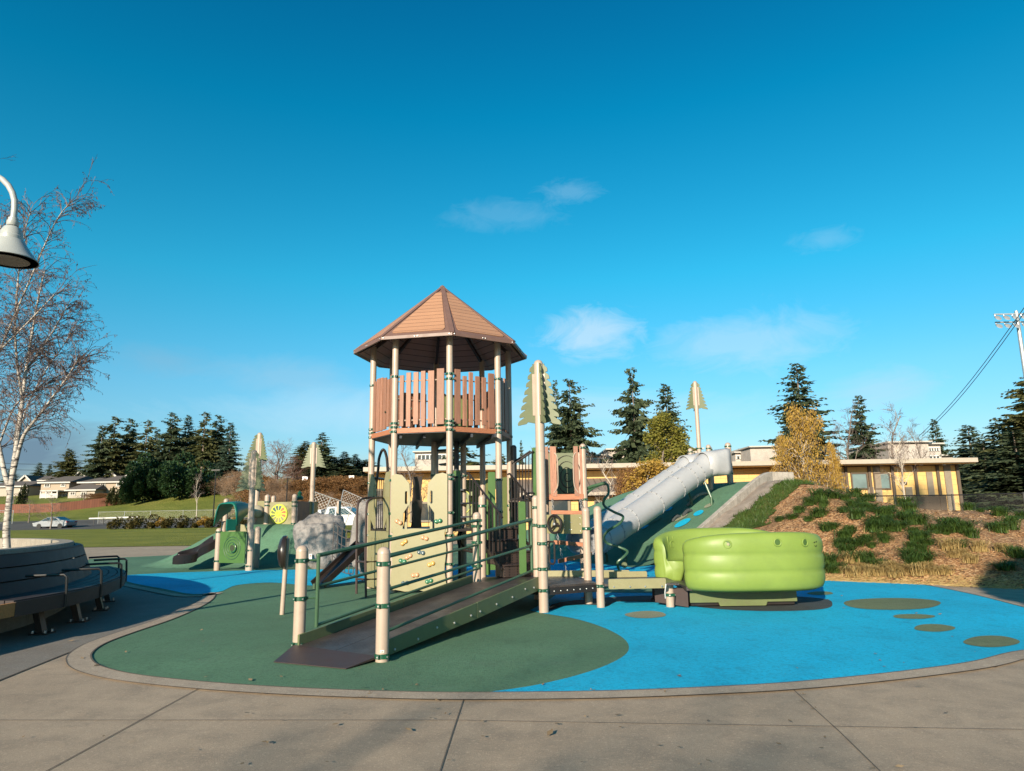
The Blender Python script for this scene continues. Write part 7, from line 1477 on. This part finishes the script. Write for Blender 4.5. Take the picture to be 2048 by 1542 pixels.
for px, py, Y, lab in ((610, 957, 112, 'grey basketball backboard left of the tree post by the boulder'), (632, 961, 116, 'small white backboard right of that tree post'), (703, 955, 112, 'larger white backboard left of the play tower'), (719, 960, 116, 'smaller white backboard closest to the play tower')):
    p = P(px, py, Y); zb = far_h(p.x, Y); t = thing('basketball_hoop', lab, 'basketball hoop', (p.x, Y, zb), 'basketball hoops behind the thicket'); MB().box(p, (.85 if px != 632 else .8, .06, .62)).build('backboard', M['bboard'], t, smooth=0); MB().tube([(p.x, Y+.3, zb), (p.x, Y+.3, p.z-.2), (p.x, Y+.05, p.z)], .07, 8).build('pole', M['galv'], t); MB().box((p.x, Y-.04, p.z-.08), (.3, .02, .22)).build('target_square', M['darktrim'], t, smooth=0); MB().torus((p.x, Y-.3, p.z-.2), (0, 0, 1), .23, .02, 14, 5).build('rim', M['orange'], t)
for k, dx in enumerate((0, 7)):
    a, b = P(1838+dx, 872, 62), P(2062+dx, 596, 36); m_ = [a+(b-a)*f-UP*(.5*math.sin(PI*f)) for f in [i/10 for i in range(11)]]; o = MB().tube(m_, .022, 6).build('overhead_cable', M['cable']); tag(o, ('upper' if k == 0 else 'lower')+' strand of the slanting cable pair at the right edge of the sky', 'cable', 'pair of slanting cables')
for k, (py, Y) in enumerate(((922, 170), (934, 172), (946, 174))):
    a, b = P(-60, py, Y), P(200, py+3, Y); o = MB().tube([a+(b-a)*f-UP*(.6*math.sin(PI*f)) for f in [i/8 for i in range(9)]], .05, 5).build('power_line', M['iron']); tag(o, ('highest', 'middle', 'lowest')[k]+' of the thin power lines in the dark sky above the houses', 'power line', 'power lines over the houses')
# leaning white net frames behind the boulder
def netframe(label, pts, bars, Yn=47):
    q = [P(x, y, Yn+dy) for x, y, dy in pts]; t = thing('net_frame', label, 'net frame', tuple(q[0]), 'white net frames behind the boulder'); mb = MB()
    for i in range(4): mb.tube([q[i], q[(i+1) % 4]], .030, 6)
    for f in bars: mb.tube([q[0]+(q[3]-q[0])*f, q[1]+(q[2]-q[1])*f], .035, 6) if False else mb.tube([q[1]+(q[2]-q[1])*f, q[0]+(q[3]-q[0])*f], .035, 6)
    mb.build('frame', M['galv'], t); o = MB().add(q, [(0, 1, 2, 3)]).build('net', M['net'], t, smooth=0, recalc=False); ul = o.data.uv_layers.new(name='weave'); L1, L2 = (q[1]-q[0]).length, (q[2]-q[1]).length
    for l in o.data.loops: ul.data[l.index].uv = [(0, 0), (L1, 0), (L1, L2), (0, L2)][l.vertex_index]
netframe('left leaning white net frame behind the grey boulder', [(592, 1066, 0), (627, 983, .6), (705, 1010, .8), (684, 1066, 0)], (.45,)); netframe('right leaning white net frame behind the truck, nearer the tower', [(668, 1062, 3), (687, 980, 4), (760, 1012, 4), (740, 1066, 3)], (.55,), 52)
# ------------------------------------------------------------------ vehicles
def vehicle(name, label, cat, px, pyb, Y, L, heading, prof, glass, wheels, paint, W=1.78, bed=None):
    c = P(px, pyb, Y); t = thing(name, label, cat, tuple(c)); rz = heading
    def T(x, y, z): return Vector((c.x+x*math.cos(rz)-y*math.sin(rz), c.y+x*math.sin(rz)+y*math.cos(rz), c.z+z))
    zs_ = [p[1] for p in prof]; mb = MB(); belt = glass['belt']; N_ = len(prof)
    def hw(z): return W/2*(1-.16*max(0, (z-belt)/(max(zs_)-belt))-.03*max(0, (.4-z)/.4))
    vs = [T(x, s*hw(z), z) for s in (-1, 1) for x, z in prof]; fs = [tuple(range(N_)), tuple(range(2*N_-1, N_-1, -1))]+[(i, (i+1) % N_, N_+(i+1) % N_, N_+i) for i in range(N_)]
    body = mb.add(vs, fs).build('body', paint, t, smooth=28, bevel=.04)
    for s in (-1, 1):
        for poly in glass['side']:
            vv = [T(x, s*(hw(z)+.006), z) for x, z in poly]; MB().prism(vv, T(0, s*.008, 0)-T(0, 0, 0)).build('window', M['dark_win'], t, smooth=0)
    for (x0, z0), (x1, z1) in glass['ends']:
        MB().add([T(x0, -hw(z0)*.86, z0), T(x0, hw(z0)*.86, z0), T(x1, hw(z1)*.86, z1), T(x1, -hw(z1)*.86, z1)], [(0, 1, 2, 3)]).build('windscreen', M['dark_win'], t, smooth=0)
    for x in wheels:
        for s in (-1, 1):
            r = glass['r']; ctr = T(x, s*(W/2-.11), r); A = (T(0, s, 0)-T(0, 0, 0)); X_ = (T(1, 0, 0)-T(0, 0, 0)); w_ = MB().lathe([(r*.62, -.10), (r*.95, -.11), (r, -.07), (r, .07), (r*.95, .115), (r*.66, .12)], ctr, 24, X_, UP, A).build('wheel', M['tyre'], t); rm = MB(); rm.lathe([(r*.66, .10), (r*.60, .105), (r*.2, .09), (.01, .10)], ctr, 20, X_, UP, A); rm.build('rim', M['rimm'], w_)
    for x, z, m, sz in glass['lights']:
        for s in (-1, 1): MB().obox(T(x, s*W*.38, z), (T(.05, 0, 0)-T(0, 0, 0)), (T(0, sz, 0)-T(0, 0, 0)), UP*.07).build('headlight' if m == 'white' else 'tail_light', M['whitebar' if m == 'white' else 'redlens'], t, smooth=0, bevel=.01)
    for x0, x1, z in glass['trim']: 
        for s in (-1, 1): MB().obox(T((x0+x1)/2, s*(hw(z)+.008), z), T((x1-x0)/2, 0, 0)-T(0, 0, 0), T(0, .01, 0)-T(0, 0, 0), UP*.018).build('door_handle', M['darktrim'], t, smooth=0)
    return t, T
sedan = [(-2.15, .35), (-2.2, .55), (-2.1, .74), (-1.35, .90), (-.55, 1.34), (-.1, 1.43), (.6, 1.40), (1.35, 1.03), (2.1, .98), (2.2, .80), (2.18, .40), (1.9, .28), (1.62, .28), (1.58, .5), (1.35, .62), (1.12, .5), (1.08, .26), (-1.08, .26), (-1.12, .5), (-1.35, .62), (-1.58, .5), (-1.62, .28), (-1.95, .28)]
vehicle('parked_car', 'silver sedan driving or parked on the road beyond the lawn', 'car', 109, 1057.5, 86, 4.4, math.radians(-6), sedan, dict(belt=.9, r=.32, side=[[(-1.15, .93), (-.5, 1.30), (-.05, 1.36), (-.05, .95)], [(.02, .95), (.02, 1.36), (.55, 1.33), (1.1, 1.0)]], ends=[((-1.42, .92), (-.57, 1.36)), ((1.42, 1.04), (.63, 1.42))], lights=[(-2.16, .66, 'white', .2), (2.16, .80, 'red', .22)], trim=[(-.3, -.1, .84), (.75, .95, .86)]), (-1.35, 1.35), M['carp'])
truck = [(2.75, .45), (2.8, .75), (2.7, 1.02), (1.55, 1.15), (.75, 1.74), (.35, 1.82), (-.75, 1.82), (-.95, 1.20), (-2.75, 1.18), (-2.8, .55), (-2.2, .48), (-2.16, .65), (-1.85, .82), (-1.5, .65), (-1.45, .42), (1.35, .42), (1.4, .65), (1.72, .82), (2.05, .65), (2.1, .45)]
t, T = vehicle('pickup_truck', 'white extended cab pickup parked behind the boulder and net frames', 'pickup truck', 681, 1062, 54, 5.6, math.radians(-8), truck, dict(belt=1.15, r=.38, side=[[(-.62, 1.22), (-.58, 1.70), (-.12, 1.70), (-.12, 1.22)], [(-.02, 1.22), (-.02, 1.72), (.62, 1.68), (1.3, 1.20)]], ends=[((1.60, 1.16), (.80, 1.73)), ((-.97, 1.25), (-.78, 1.76))], lights=[(2.74, .86, 'white', .2), (-2.78, .9, 'red', .1)], trim=[(.1, .32, 1.03)]), (-1.85, 1.72), M['carw'], 1.9)
mb = MB(); mb.obox(T(-1.6, 0, 1.42), T(.35, 0, 0)-T(0, 0, 0), T(0, .8, 0)-T(0, 0, 0), UP*.2); mb.build('tool_box', M['carw'], t, smooth=0, bevel=.03)
